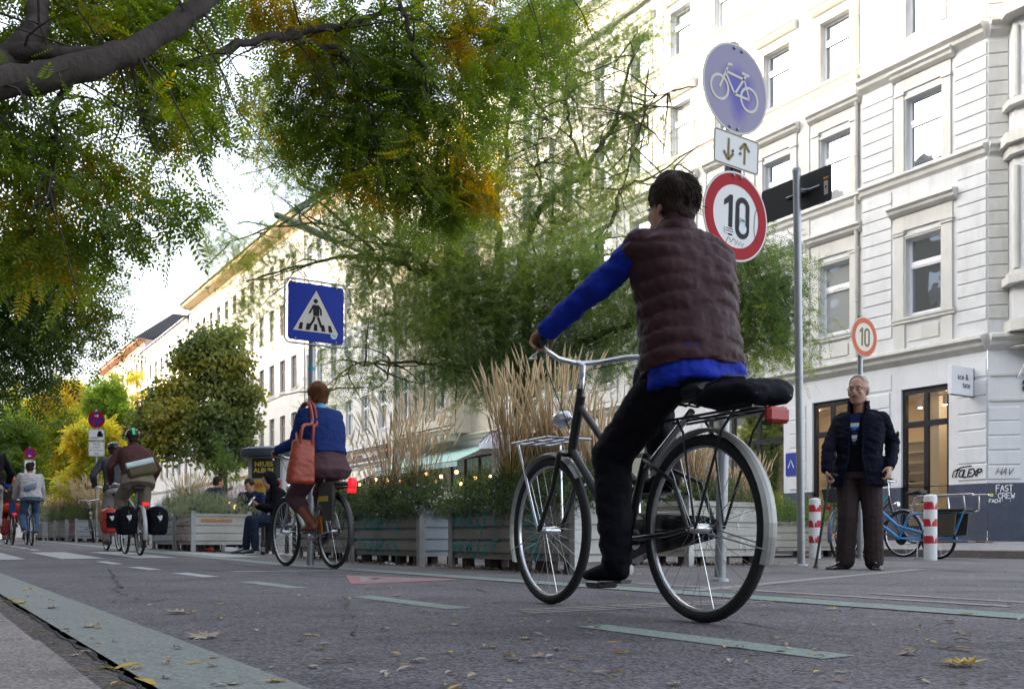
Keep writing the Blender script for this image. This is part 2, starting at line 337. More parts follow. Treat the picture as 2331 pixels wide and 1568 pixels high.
for (xa,ya,xb,yb,wd) in ((2.2,.9,2.75,5.2,.010),(1.1,2.6,1.9,4.6,.006),(2.9,1.3,4.9,2.6,.008),(.9,5.0,1.6,9.5,.012),(2.6,6.9,3.2,12.,.015)):
    pts=[]; n_=34
    for i in range(n_+1):
        t=i/n_; pts.append((xa+(xb-xa)*t+rg9.uniform(-.035,.035),ya+(yb-ya)*t+rg9.uniform(-.03,.03),.0032+G(ya+(yb-ya)*t)))
    q=MB(); q.ribbon(pts,[wd*rg9.uniform(.2,1.2) for _ in pts],(0,0,1)); q.build('crack',MATS['crack'],kind='structure')
# far pavement in front of the buildings
blocks('kerb',12.86,13.0,-.05,.12,-4,90,1.1,M_kerb,5)
mb=MB(); ys=[-40]+KN+[60,160]
for a,b in zip(ys,ys[1:]): mb.face([(13.0,a,G(a)+.115),(21.6,a,G(a)+.2),(21.6,b,G(b)+.2),(13.0,b,G(b)+.115)])
mb.build('pavement',M_pave,kind='structure')
sheet('side_pavement',21.6,60,-40,12.2,.16,M_pave)
# ============================================================ BUILDINGS
F=20.9
M_wA=mat('white_render',(.60,.605,.61),.75,var=.07,vscale=1.5,bump=.3,bscale=90,dirt=.38); M_wA2=mat('white_trim',(.56,.55,.515),.75,var=.08,vscale=2,bump=.3,bscale=60,dirt=.34)
M_shopw=mat('white_shopfront',(.64,.65,.67),.6,var=.04,vscale=2,bump=.2,bscale=70,dirt=.22)
M_plinth=mat('navy_plinth',(.035,.045,.075),.55,col2=(.055,.068,.105),vscale=3,bump=.3,bscale=40,dirt=.35)
M_cream=mat('cream_render',(.60,.58,.55),.8,var=.05,vscale=1.5,bump=.2,bscale=70,dirt=.2); M_pale=mat('pale_render',(.60,.59,.57),.8,var=.04,vscale=1.5,bump=.2,bscale=70,dirt=.15)
M_stone=mat('cream_stone',(.55,.50,.41),.75,var=.08,vscale=2,bump=.3,bscale=50,dirt=.3); M_pink=mat('pink_render',(.66,.50,.42),.8,var=.06,vscale=2,dirt=.2)
M_frame=mat('white_frame',(.78,.79,.82),.35,var=.03,vscale=4); M_bframe=mat('black_frame',(.012,.013,.018),.35,var=.2,vscale=5); M_brown=mat('brown_window_frame',(.20,.12,.075),.5,var=.2,vscale=5)
M_glass=glassmat('window_glass',(.025,.03,.035),.34); M_glass2=glassmat('window_glass_curtain',(.30,.31,.31),.22); M_shopg=glassmat('shop_glass',refl=.06,transp=(.93,.95,.95))
M_roof=mat('slate_roof',(.07,.07,.075),.7,var=.25,vscale=6,bump=.6,bscale=20); M_eave=mat('ochre_eave',(.48,.34,.20),.7,var=.12,vscale=3); M_gutter=mat('zinc',(.35,.36,.38),.45,metal=.6,var=.15,vscale=6)
M_lit=mat('lamp_glow',(1,.8,.5),.5,emit=(1,.50,.16),estr=2.6); M_litw=mat('lamp_white',(1,.95,.85),.5,emit=(1,.86,.62),estr=5)
def wall(mb,y0,y1,z0,z1,ops,dep=.3,x=0.):
    ys=sorted(set([y0,y1]+[v for o in ops for v in o[:2]])); zs=sorted(set([z0,z1]+[v for o in ops for v in o[2:4]]))
    for a,b in zip(ys,ys[1:]):
        for c,d in zip(zs,zs[1:]):
            my,mz=(a+b)/2,(c+d)/2
            if any(o[0]<my<o[1] and o[2]<mz<o[3] for o in ops): continue
            mb.face([(x,a,c),(x,a,d),(x,b,d),(x,b,c)])
    for o in ops:
        a,b,c,d=o[:4]
        mb.face([(x,a,c),(x+dep,a,c),(x+dep,a,d),(x,a,d)]); mb.face([(x,b,c),(x,b,d),(x+dep,b,d),(x+dep,b,c)])
        mb.face([(x,a,d),(x+dep,a,d),(x+dep,b,d),(x,b,d)]); mb.face([(x,a,c),(x,b,c),(x+dep,b,c),(x+dep,a,c)])
def band(mb,y0,y1,z,prof,x=0.):
    mb.prism([(x+px,z+pz) for px,pz in prof],(0,y0,0),(1,0,0),(0,0,1),(0,y1-y0,0))
P_sill=[(.02,0),(-.07,0),(-.07,-.05),(-.04,-.08),(-.04,-.13),(.02,-.16)]
P_band=[(.02,.06),(-.16,.0),(-.17,-.06),(-.10,-.11),(-.08,-.2),(-.03,-.24),(.02,-.30)]
P_big=[(.02,.08),(-.26,.0),(-.27,-.07),(-.17,-.14),(-.15,-.22),(-.05,-.30),(.02,-.36)]
P_hood=[(.02,.05),(-.24,.0),(-.25,-.05),(-.18,-.10),(-.16,-.16),(-.08,-.22),(.02,-.24)]
_wcache={}
def window_parts(w,h,style,key):
    """frame mesh, pane mesh, surround mesh; local origin = lower middle of the opening in the wall plane"""
    k=(round(w,2),round(h,2),style)
    if k in _wcache: return _wcache[k]
    f=MB(); x0=.14; x1=.20; a,b=-w/2,w/2; t=.06 if style!='brown' else .045
    f.box((x0,a,0),(x1,a+t,h)); f.box((x0,b-t,0),(x1,b,h)); f.box((x0,a+t,0),(x1,b-t,t)); f.box((x0,a+t,h-t),(x1,b-t,h))
    tz=h*.66
    f.box((x0-.03,a+t,tz-.045),(x1-.004,b-t,tz+.045)); f.box((x0-.012,a+t,tz+.045),(x0,b-t,tz+.08)); f.box((x0-.012,a+t,tz-.09),(x0,b-t,tz-.045)); f.box((x0-.01,a+t,t),(x0,b-t,t+.035))
    if style in ('brown','double'): f.box((x0-.015,-.03,t),(x1-.006,.03,tz-.045)); f.box((x0-.015,-.025,tz+.045),(x1-.006,.025,h-t))
    p=MB(); p.face([(x0+.035,a+t/2,t/2),(x0+.035,a+t/2,h-t/2),(x0+.035,b-t/2,h-t/2),(x0+.035,b-t/2,t/2)])
    s=MB()
    if style=='grand' or style=='grandbay':
        for sg in (-1,1):
            y_=sg*(w/2+.17); s.box((-.06,y_-.13,-.02),(.01,y_+.13,h+.10)); s.box((-.09,y_-.15,h+.10),(.01,y_+.15,h+.17)); s.box((-.11,y_-.17,h+.17),(.01,y_+.17,h+.21)); s.box((-.08,y_-.145,-.02),(.012,y_+.145,.12))
        for e,(a_,b_) in enumerate(((0,.045),(.045,.08))):
            pr=.03+.02*e
            s.box((-pr,-w/2-b_+.0,0),(.008,-w/2-a_,h+a_)); s.box((-pr,w/2+a_,0),(.008,w/2+b_,h+a_)); s.box((-pr-.002,-w/2-b_,h+a_),(.009,w/2+b_,h+b_))
        s.box((-.05,-w/2-.30,h+.215),(.01,w/2+.30,h+.30)); s.box((-.035,-w/2-.30,h+.302),(.01,w/2+.30,h+.58)); band(s,-w/2-.42,w/2+.42,h+.83,P_hood)
        band(s,-w/2-.36,w/2+.36,-.02,P_sill,x=-.03)
        s.box((-.05,-w/2-.30,-.80),(.01,-w/2-.02,-.185)); s.box((-.05,w/2+.02,-.80),(.01,w/2+.30,-.185)); s.box((-.025,-w/2+.06,-.62),(.01,w/2-.06,-.30)); s.box((-.07,-w/2-.32,-.98),(.012,-w/2,-.80)); s.box((-.07,w/2,-.98),(.012,w/2+.32,-.80))
    elif style=='mid':
        for sg in (-1,1):
            y_=sg*(w/2+.15); s.box((-.05,y_-.11,0),(.01,y_+.11,h+.12)); s.box((-.08,y_-.13,h+.12),(.01,y_+.13,h+.2))
        s.box((-.03,-w/2-.05,h),(.008,w/2+.05,h+.08)); s.box((-.04,-w/2-.26,h+.202),(.01,w/2+.26,h+.5)); band(s,-w/2-.36,w/2+.36,h+.74,P_hood)
    elif style=='simple':
        s.box((-.04,-w/2-.14,0),(.01,-w/2,h)); s.box((-.04,w/2,0),(.01,w/2+.14,h)); s.box((-.042,-w/2-.14,h),(.01,w/2+.14,h+.14)); band(s,-w/2-.26,w/2+.26,h+.50,P_hood)
    elif style in ('brown','double','plain'):
        band(s,-w/2-.08,w/2+.08,0,P_sill)
    mf={'brown':M_brown}.get(style,M_frame)
    _wcache[k]=(f.mesh('window',mf),p.mesh('pane',M_glass),s.mesh('surround',M_wA2) if s.f else None); return _wcache[k]
def window(parent,y,z,w,h,style,pane=None,sm=None):
    f,p,s=window_parts(w,h,style,0)
    wo=link('window',f,parent,loc=(0,y,z))
    po=link('pane',p,wo)
    if pane is not None:
        po.data=p.copy(); po.data.materials[0]=pane
    if s is not None:
        so=link('surround',s,wo)
        if sm is not None:
            key=('s',s.name,sm.name)
            if key not in _wcache: c=s.copy(); c.materials[0]=sm; _wcache[key]=c
            so.data=_wcache[key]
    return wo
def bandp(parent,m,y0,y1,z,prof,x=0.,name='cornice'):
    q=MB(); band(q,y0,y1,z,prof,x); return q.build(name,m,parent)
def rusticp(parent,m,y0,y1,z0,z1,pitch,t=.03,gap=.035,x=0.,name='rusticated_panel',M=None):
    q=MB(); q.M=M; rustic(q,y0,y1,z0,z1,pitch,t,gap,x); return q.build(name,m,parent)
def rustic(mb,y0,y1,z0,z1,pitch,t=.03,gap=.035,x=0.):
    n=int(round((z1-z0)/pitch)); p=(z1-z0)/n
    for i in range(n):
        a=z0+i*p+gap/2; b=z0+(i+1)*p-gap/2
        mb.prism([(x+.004,a-gap*.35),(x-t+.012,a),(x-t,a+.012),(x-t,b-.012),(x-t+.012,b),(x+.004,b+gap*.35)],(0,y0,0),(1,0,0),(0,0,1),(0,y1-y0,0))
# ---------------- building A: the white corner house with the optician's shop
Y0=12.38; LA=21.0
A=thing('corner_house','ornate white corner house with navy plinth and black-framed lit shop windows','building',(F,Y0,0))
cols=[4.35,6.37,8.37,10.37,12.37,14.37,16.37]; W=.95; fl=[(5.77,1.93,'grand'),(9.38,1.78,'mid'),(12.7,1.62,'simple'),(15.95,1.45,'simple')]
RX=.16
ops_r=[(1.62-W/2,1.62+W/2,z,z+h) for z,h,s in fl]; ops_m=[(c-W/2,c+W/2,z,z+h) for c in cols for z,h,s in fl]
ops2=[(18.9-W/2,18.9+W/2,z,z+h) for z,h,s in fl]
shops=[(.95,2.23,.5,3.98),(3.75,4.98,.5,3.98),(5.98,9.0,.62,4.02),(10.2,12.9,.62,4.02),(14.1,16.6,.62,4.02)]
mb=MB(); wall(mb,0,3.37,4.6,19.0,ops_r); mb.face([(0,3.37,4.6),(0,3.37,19),(RX,3.37,19),(RX,3.37,4.6)])
wall(mb,3.37,17.6,4.6,19.0,ops_m,x=RX); mb.face([(0,17.6,4.6),(0,17.6,19),(RX,17.6,19),(RX,17.6,4.6)]); wall(mb,17.6,LA,4.6,19.0,ops2)
mb.build('wall',M_wA,A)
mb=MB(); wall(mb,0,LA,1.55,4.6,[(a,b,1.55,d) for a,b,c,d in shops],.28,x=-.01); mb.build('shopfront_wall',M_shopw,A)
mb=MB(); wall(mb,0,LA,-.1,1.55,[(a,b,c,1.55) for a,b,c,d in shops],.28,x=-.02); mb.box((-.035,0,.955),(-.02,.95,.98)); mb.box((-.035,2.23,.955),(-.02,3.75,.98)); mb.build('plinth',M_plinth,A)
bandp(A,M_wA2,0.01,LA,4.92,P_big,x=-.01)
for z,pf in ((9.33,P_band),(12.1,P_big),(15.72,P_band)): bandp(A,M_wA2,.01,3.40,z,pf)
for z,pf in ((9.33,P_band),(12.62,P_band),(15.85,P_band)): bandp(A,M_wA2,3.40,17.55,z,pf,x=RX)
for z,pf in ((9.33,P_band),(12.1,P_big),(15.72,P_band)): bandp(A,M_wA2,17.55,LA,z,pf)
bandp(A,M_wA2,0,LA,19.0,[(.02,.3),(-.75,.26),(-.75,.1),(-.5,0),(-.4,-.12),(-.2,-.3),(-.1,-.6),(.02,-.62)],name='eaves')
for q_ in ((.02,.72,5.3,9.0),(2.5,3.35,5.3,9.0),(.02,.78,9.45,11.7),(2.46,3.35,9.45,11.7),(.02,.78,12.2,15.4),(2.46,3.35,12.2,15.4),(17.65,18.1,5.3,9.0),(19.7,LA-.05,5.3,9.0)): rusticp(A,M_wA,*q_,.305)
for a,b in ((.02,.70),(2.55,3.45),(5.2,5.75),(9.25,9.95),(13.1,13.9)): rusticp(A,M_shopw,a,b,1.62,3.95,.37,.025,.04,x=-.012)
for a,b in ((.02,.9),(2.5,3.5)): mb=MB(); mb.box((-.03,a,4.02),(-.008,b,4.4)); mb.build('shopfront_panel',M_shopw,A)
mb=MB()
for y in (3.37,5.36,7.37,9.37,11.37,13.37,15.37): mb=MB(); mb.box((RX-.03,y-.16 if y>3.5 else y+.02,5.0),(RX,y+.16,18.4)); mb.build('pilaster_strip',M_wA2,A)
for z,h,s in fl:
    window(A,1.62,z,W,h,s if s!='grand' else 'grand')
    window(A,18.9,z,W,h,s)
    for i,c in enumerate(cols):
        w_=window(A,c,z,W,h,s,pane=M_glass2 if (i*3+int(z))%4==1 else None); w_.location.x=RX
for (a,b,c,d) in shops:
    f=MB(); t=.09; x0,x1=.06,.16
    f.box((x0,a,c),(x1,a+t,d)); f.box((x0,b-t,c),(x1,b,d)); f.box((x0,a+t,d-t*1.6),(x1,b-t,d)); f.box((x0,a+t,c),(x1,b-t,c+t))
    f.box((x0-.01,a+t,3.02),(x1-.01,b-t,3.16))
    n=2 if b-a<1.5 else 3
    for i in range(1,n): y_=a+(b-a)*i/n; f.box((x0-.005,y_-.055,c+t),(x1-.02,y_+.055,d-t*1.6))
    fo=f.build('shop_window',M_bframe,A)
    g=MB(); g.face([(.11,a+.02,c+.02),(.11,a+.02,d-.02),(.11,b-.02,d-.02),(.11,b-.02,c+.02)]); g.build('pane',M_shopg,fo)
# shop interior
M_int=mat('shop_interior_wall',(.72,.62,.48),.7,var=.05,vscale=1.2); M_intw=mat('shop_column',(.75,.72,.66),.6,var=.04)
mb=MB(); zi,zt,xd=.5,4.25,4.2
mb.face([(xd,.3,zi),(xd,9.6,zi),(xd,9.6,zt),(xd,.3,zt)]); mb.face([(.30,.3,zi),(.30,9.6,zi),(xd,9.6,zi),(xd,.3,zi)]); mb.face([(.30,.3,zt),(.30,9.6,zt),(xd,9.6,zt),(xd,.3,zt)])
mb.face([(.30,9.6,zi),(xd,9.6,zi),(xd,9.6,zt),(.30,9.6,zt)]); mb.face([(.30,.3,zi),(xd,.3,zi),(xd,.3,zt),(.30,.3,zt)]); mb.face([(.30,.3,zi),(.30,.9,zi),(.30,.9,zt),(.30,.3,zt)])
mb.build('shop_room',M_int,A)
mb=MB()
for y in (2.9,5.3,8.3): mb.box((2.6,y,zi+.01),(3.0,y+.4,zt-.01))
for y in (1.0,3.9,6.2): mb.box((3.85,y,.9),(3.88,y+1.5,3.1)); [mb.box((3.5,y,.95+.3*k),(3.85,y+1.5,.98+.3*k)) for k in range(8)]
mb.build('display_shelf',M_intw,A)
mb=MB()
for k in range(7): mb.box((3.6,1.05+k*.2,1.9+.3*(k%3)),(3.72,1.17+k*.2,1.94+.3*(k%3))); mb.box((3.6,4.0+k*.18,1.3+.3*(k%4)),(3.72,4.12+k*.18,1.34+.3*(k%4)))
mb.build('spectacles_on_shelf',M_bframe,A)
mb=MB(); mb.box((1.3,.5,3.92),(1.34,9.2,3.96))
mb.build('lamp_track',M_frame,A)
for y in (1.25,1.9,2.6,4.1,4.8,6.6,7.8,8.7):
    m2=MB(); m2.cyl((1.32,y,3.9),(1.32,y,3.68),.05,n=12); so=m2.build('spotlight',M_frame,A)
    m3=MB(); m3.cyl((1.32,y,3.677),(1.32,y,3.665),.045,n=12); m3.build('bulb',mat('spot_emit',(1,.9,.7),.5,emit=(1,.78,.5),estr=26),so)
mb=MB()
for y in (2.0,5.0,7.6): mb.box((2.2,y-.5,4.19),(2.9,y+.5,4.235))
mb.build('ceiling_panel',mat('panel_light',(1,.85,.6),.5,emit=(1,.72,.45),estr=2.2),A)
# downpipe, roof
mb=MB(); mb.tube([(RX-.09,3.62,.25),(RX-.09,3.62,18.3),(-.4,3.62,18.9)],.05,10)
for z in (2.5,6.5,10.3,14): mb.ring((RX-.09,3.62,z),(0,0,1),.055,.012,16,6)
mb.build('downpipe',M_wA2,A,smooth=True)
mb=MB(); mb.prism([(-.72,19.27),(2.6,21.6),(9,22.2),(12,19.2)],(0,0,0),(1,0,0),(0,0,1),(0,LA,0)); mb.build('roof',M_roof,A)
# chamfered corner
LC=3.4; MC=Matrix.Translation((LC*.7071,-LC*.7071,0))@Matrix.Rotation(R(45),4,'Z')
mb=MB(); mb.M=MC; wall(mb,0,LC,4.6,19,[]); mb.M=None; o=(LC*.7071,-LC*.7071)
mb.face([(o[0],o[1],-.1),(o[0]+14,o[1],-.1),(o[0]+14,o[1],19),(o[0],o[1],19)]); mb.build('corner_wall',M_wA,A)
mb=MB(); mb.M=MC; wall(mb,0,LC,1.55,4.6,[(.8,2.3,1.55,3.4)],.28,x=-.01); rustic(mb,2.72,LC-.02,1.62,3.30,.37,.025,.04,x=-.012); mb.build('corner_shopfront',M_shopw,A)
mb=MB(); mb.M=MC; wall(mb,0,LC,-.1,1.55,[(.8,2.3,.25,1.55)],.28,x=-.02); mb.build('corner_plinth',M_plinth,A)
mb=MB(); mb.M=MC; mb.box((.1,.8,.25),(.16,2.3,3.4)); mb.build('shop_door',M_bframe,A)
mb=MB(); mb.M=MC; mb.box((-.5,.6,.1),(.1,2.5,.33)); mb.box((-1.0,.5,.1),(-.5,2.7,.24)); mb.build('doorstep',M_kerb,A)
mb=MB(); mb.M=MC; band(mb,0,LC-.03,4.92,P_big,x=-.01)
for z,pf in ((9.33,P_band),(12.1,P_big),(15.72,P_band)): band(mb,2.9,LC-.03,z,pf)
for zz in (3.42,4.0): mb.box((-.05,.0,zz),(-.005,LC-.05,zz+.05))
rustic(mb,2.98,LC-.02,5.3,9.0,.305); rustic(mb,2.98,LC-.02,9.45,11.7,.305); rustic(mb,2.98,LC-.02,12.2,15.4,.305)
mb.build('corner_cornice',M_wA2,A)
# oriel on the corner
mb=MB(); mb.M=MC
poly=[(.02,2.96),(-.28,2.92),(-.85,2.35),(-.85,.2),(-.1,-.3),(.02,-.3)]
def orz(z0,z1,e=0): mb.prism([(x-(e if x<0 else 0),y+(e if y>1.5 else -e)) for x,y in poly],(0,0,z0),(1,0,0),(0,1,0),(0,0,z1-z0))
orz(5.2,18.9); mb.build('oriel',M_wA,A)
mb=MB(); mb.M=MC
for z0,z1,e in ((4.95,5.2,.10),(6.0,6.18,.16),(6.18,6.3,.08),(8.9,9.12,.12),(9.12,9.36,.22),(10.0,10.14,.14),(12.0,12.25,.24),(13.2,13.35,.14),(15.7,15.9,.22)): orz(z0,z1,e)
for (xa,ya),(xb,yb) in (((-.30,2.90),(-.83,2.37)),):
    for z0,h in ((6.35,2.3),(10.2,1.6),(13.4,1.9)):
        for t in (.06,.94):
            x=xa+(xb-xa)*t; y=ya+(yb-ya)*t; mb.tube([(x-.03,y+.03,z0),(x-.03,y+.03,z0+h)],.07,8)
mb.prism([(-.85,2.35),(-.28,2.92),(.02,2.96),(.02,.2),(-.85,.2)],(0,0,4.60),(1,0,0),(0,1,0),(0,0,.02)); mb.prism([(-.72,4.62),(.02,4.3),(.02,4.95),(-.9,4.95)],(0,.3,0),(1,0,0),(0,0,1),(0,2.2,0))
mb.build('oriel_cornice',M_wA2,A)
for z0,h in ((6.5,2.0),(10.3,1.5),(13.5,1.6)): mb=MB(); mb.M=MC; mb.prism([(.3,0),(.7,0),(.7,h),(.3,h)],(-.30,2.90,z0),(-.53/.75,-.53/.75,0),(0,0,1),(-.01,.01,0)); mb.build('oriel_pane',M_glass,A)
mb=MB(); mb.M=MC; mb.tube([(-.02,2.75,3.95),(-.75,2.5,4.75)],.035,8); mb.build('bracket_rod',M_frame,A)
M_ink=mat('charcoal_letter',(.02,.022,.03),.4)
c=MC@Vector((-.04,2.68,3.80)); text('lettering','ace & tate',.52,M_ink,A,c,(R(90),0,R(-45)),.02,.012,'LEFT')
# graffiti tags on the corner house (they are paint on its wall)
M_gb=mat('black_spray',(.01,.01,.015),.5); M_gw=mat('white_spray',(.7,.72,.75),.6); M_gv=mat('violet_spray',(.10,.07,.28),.6); M_gt=mat('teal_spray',(.0,.20,.30),.6); M_gy=mat('yellow_sticker',(.55,.55,.12),.6)
mb=MB(); strokes(mb,'TOLEXP',.10,.17,.012,.035,lambda a,b:(-.045,.80-a,1.72+b),(-1,0,0),slant=.3,jit=.05,seed=4)
mb.ribbon([(-.045,.84,1.72),(-.045,.80,1.86),(-.045,.6,1.95),(-.045,.35,1.97)],.03,(-1,0,0)); mb.build('graffiti',M_gb,A)
mb=MB(); mb.M=MC; strokes(mb,'HAV',.10,.14,.02,.015,lambda a,b:(-.045,LC-.16-a,1.74+b),(-1,0,0),slant=.4,jit=.06,seed=5); mb.build('graffiti',M_gb,A)
mb=MB(); mb.M=MC; strokes(mb,'FAST',.075,.14,.015,.022,lambda a,b:(-.025,LC-.18-a,1.36+b),(-1,0,0),jit=.03,seed=6,drip=True); strokes(mb,'CREW',.075,.12,.015,.02,lambda a,b:(-.025,LC-.22-a,1.2+b),(-1,0,0),jit=.03,seed=8,drip=True); strokes(mb,'FACH',.05,.08,.01,.018,lambda a,b:(-.025,LC-.03-a,1.10+b),(-1,0,0),jit=.01,seed=9); mb.build('graffiti',M_gw,A)
mb=MB(); strokes(mb,'SOX',.16,.16,.03,.012,lambda a,b:(-.026,.62-a,1.3+b),(-1,0,0),slant=.2,jit=.1,seed=16); strokes(mb,'WAVA',.12,.12,.02,.010,lambda a,b:(-.026,.62-a,1.08+b),(-1,0,0),slant=.3,jit=.1,seed=17); mb.build('graffiti',M_gv,A)
mb=MB(); strokes(mb,'NIV',.13,.2,.03,.03,lambda a,b:(-.026,3.1-a,1.18+b),(-1,0,0),slant=.3,jit=.08,seed=18); mb.build('graffiti',M_gt,A)
mb=MB(); mb.M=MC; mb.box((-.024,LC-.12,1.24),(-.021,LC-.04,1.31)); mb.build('sticker',M_gy,A)
# projecting shop sign
ps=thing('projecting_sign','white box sign with small dark lettering sticking out above the shop window','sign',(20.43,12.74,3.9))
mb=MB(); mb.bevbox((-.43,-.055,-.33),(.43,.055,.33),.01); mb.build('sign_box',mat('sign_white',(.72,.72,.76),.35,var=.02),ps)
mb=MB(); mb.box((.432,-.06,-.33),(.46,.06,.33)); mb.cyl((.46,0,-.2),(.50,0,-.2),.03); mb.cyl((.46,0,.2),(.50,0,.2),.03); mb.box((-.36,-.03,-.345),(.44,.03,-.332)); mb.build('edge_frame',M_ink,ps)
text('lettering','ace &',.19,M_ink,ps,(.0,-.058,.08),(R(90),0,0),.001,.003); text('lettering','tate',.19,M_ink,ps,(.13,-.058,-.10),(R(90),0,0),.001,.003)
# ---------------- building B: stone-coloured house with a columned bay
def far_building(name,label,y0,y1,eave,wm,cols,floors,style,gf=4.6,roofm=M_roof,eavem=None,rh=3.,proj=.45,X=F,gfm=None,gops=None,sm=None,back=12):
    B=thing(name,label,'building',(X,y0,0)); L_=y1-y0
    ops=[(c-y0-w/2,c-y0+w/2,z,z+h) for c in cols for z,h,w in floors]
    mb=MB(); wall(mb,0,L_,gf,eave,ops,.28); mb.face([(0,0,0),(back,0,0),(back,0,eave),(0,0,eave)]); mb.face([(0,L_,0),(0,L_,eave),(back,L_,eave),(back,L_,0)]); mb.build('wall',wm,B)
    g=gops or []
    mb=MB(); wall(mb,0,L_,0,gf,[(a-y0,b-y0,c,d) for a,b,c,d in g],.3,x=-.02); mb.build('ground_floor_wall',gfm or wm,B)
    for a,b,c,d in g:
        f=MB(); f.box((.1,a-y0,c),(.2,b-y0,c+.1)); f.box((.1,a-y0,d-.1),(.2,b-y0,d)); n=max(2,int((b-a)/1.1))
        for i in range(n+1): yy=a-y0+(b-a-.08)*i/n; f.box((.1,yy,c+.1),(.2,yy+.08,d-.1))
        fo=f.build('shop_window',M_bframe,B); p=MB(); p.face([(.15,a-y0,c),(.15,a-y0,d),(.15,b-y0,d),(.15,b-y0,c)]); p.build('pane',M_glass,fo)
    mb=MB(); bandp(B,eavem or wm,0,L_,gf+.25,P_band,x=-.02); band(mb,0,L_,eave,[(.02,.1),(-proj,.1),(-proj,-.05),(-proj+.1,-.15),(-.12,-.3),(-.06,-.55),(.02,-.6)]); mb.build('eaves',eavem or wm,B)
    mb=MB(); mb.prism([(-proj-.06,eave+.1),(-proj-.06,eave+.2),(2.8,eave+rh),(back,eave+rh),(back,eave+.1)],(0,-.02,0),(1,0,0),(0,0,1),(0,L_+.04,0)); mb.build('roof',roofm,B)
    mb=MB(); mb.tube([(-proj-.12,0,eave+.12),(-proj-.12,L_,eave+.12)],.07,8); mb.tube([(-proj-.1,L_-.3,eave+.05),(-.12,L_-.3,eave-.7),(-.12,L_-.3,.3)],.05,8); mb.build('gutter',M_gutter,B,smooth=True)
    for c in cols:
        for i,(z,h,w) in enumerate(floors): window(B,c-y0,z,w,h,style,pane=M_glass2 if (int(c*7)+i*5)%5==0 else None,sm=sm or wm)
    return B
B=far_building('columned_house','cream stone house with columned bay above a green shop awning',33.4,43.6,19.4,M_stone,[34.6,42.6],[(6.0,2.0,1.0),(9.6,2.0,1.0),(13.2,1.9,1.0),(16.5,1.5,1.0)],'plain',gops=[(34.2,38.0,.6,3.9),(38.6,42.8,.6,3.9)],eavem=M_stone,gfm=M_pale)
mb=MB(); by0,by1=36.0-33.4,41.6-33.4; bops=[(c-.5,c+.5,z,z+h) for c in (by0+.95,by0+2.8,by0+4.65) for z,h in ((6.0,2.0),(9.6,2.0),(13.2,1.9))]
wall(mb,by0,by1,4.9,16.2,bops,.28,x=-.9); mb.face([(-.9,by0,4.9),(0,by0,4.9),(0,by0,16.2),(-.9,by0,16.2)]); mb.face([(-.9,by1,4.9),(-.9,by1,16.2),(0,by1,16.2),(0,by1,4.9)]); mb.face([(-.9,by0,16.2),(0,by0,16.2),(0,by1,16.2),(-.9,by1,16.2)]); mb.face([(-.9,by0,4.9),(-.9,by1,4.9),(0,by1,4.9),(0,by0,4.9)]); mb.build('bay',M_stone,B)
mb=MB()
for c in (by0+.1,by0+1.85,by0+3.7,by1-.12):
    for dy in (-.11,.11):
        for z in (5.55,9.2,12.8): mb.lathe([(.13,0),(.13,.1),(.10,.14),(.095,2.6),(.12,2.66),(.13,2.8)],(-1.0,c+dy,z),10)
for z in (5.1,8.75,12.4,16.1): band(mb,by0-.15,by1+.15,z,P_big,x=-.9); mb.box((-1.12,by0-.05,z+.08),(-.9,by1+.05,z+.42))
for i in range(9): mb.box((-1.1,by0+.2+i*.63,4.55),(-.6,by0+.42+i*.63,4.8))
mb.build('column',M_stone,B)
for c in (by0+.95,by0+2.8,by0+4.65):
    for z,h in ((6.0,2.0),(9.6,2.0),(13.2,1.9)): w_=window(B,c,z,1.0,h,'double',sm=M_stone); w_.location.x=-.9
Wb=far_building('white_house','plain white house above the brown restaurant fascia',43.6,56.6,20.0,M_pale,[45.2,47.4,49.6,51.8,54.0,55.7],[(6.0,2.0,.95),(9.6,2.0,.95),(13.2,1.9,.95),(16.8,1.5,.95)],'double',gops=[(44.3,49.0,.6,3.6),(49.8,55.5,.6,3.6)],eavem=M_eave)
Cb=far_building('cream_house','long plain cream house with projecting ochre eaves behind the blue crossing sign',56.6,84.6,20.4,M_cream,[58.6+2.17*i for i in range(12)],[(6.3,2.05,1.0),(9.9,2.1,1.0),(13.6,2.1,1.0),(17.2,1.5,1.0)],'brown',gops=[(58,62.5,.6,3.8),(64,69,.6,3.8),(70.5,74,.6,3.8)],eavem=M_eave,proj=.9)
mb=MB()
for i in range(12):
    y=58.6-56.6+2.17*i; band(mb,y-.6,y+.6,12.9,P_sill)
    
mb.build('window_cap',M_cream,Cb)
Db=far_building('pale_house','pale house with slate roof between the long cream house and the pink one',84.6,103.5,19.3,M_pale,[86.5+2.4*i for i in range(7)],[(6.0,2.0,1.0),(9.6,2.0,1.0),(13.2,1.9,1.0),(16.4,1.5,1.0)],'brown',proj=.5,gops=[(87,91,.6,3.6),(94,99,.6,3.6)])
Eb=far_building('pink_house','farthest house in pinkish render with an orange eave at the end of the row',103.5,128,21.0,M_pink,[105.2+2.6*i for i in range(9)],[(6.0,2.0,1.1),(9.8,2.0,1.1),(13.6,2.0,1.1),(17.4,1.7,1.1)],'brown',proj=.8,eavem=mat('orange_eave',(.42,.22,.14),.7),gops=[(106,112,.6,3.6)])
# a block closing the street far away
Hb=far_building('distant_block','hazy grey block closing the far end of the street behind yellow trees',150,170,17,mat('grey_render',(.5,.5,.5),.8,var=.05),[152+3*i for i in range(6)],[(6,1.9,1.1),(9.8,1.9,1.1),(13.2,1.9,1.1)],'plain',X=13,proj=.4,back=30)
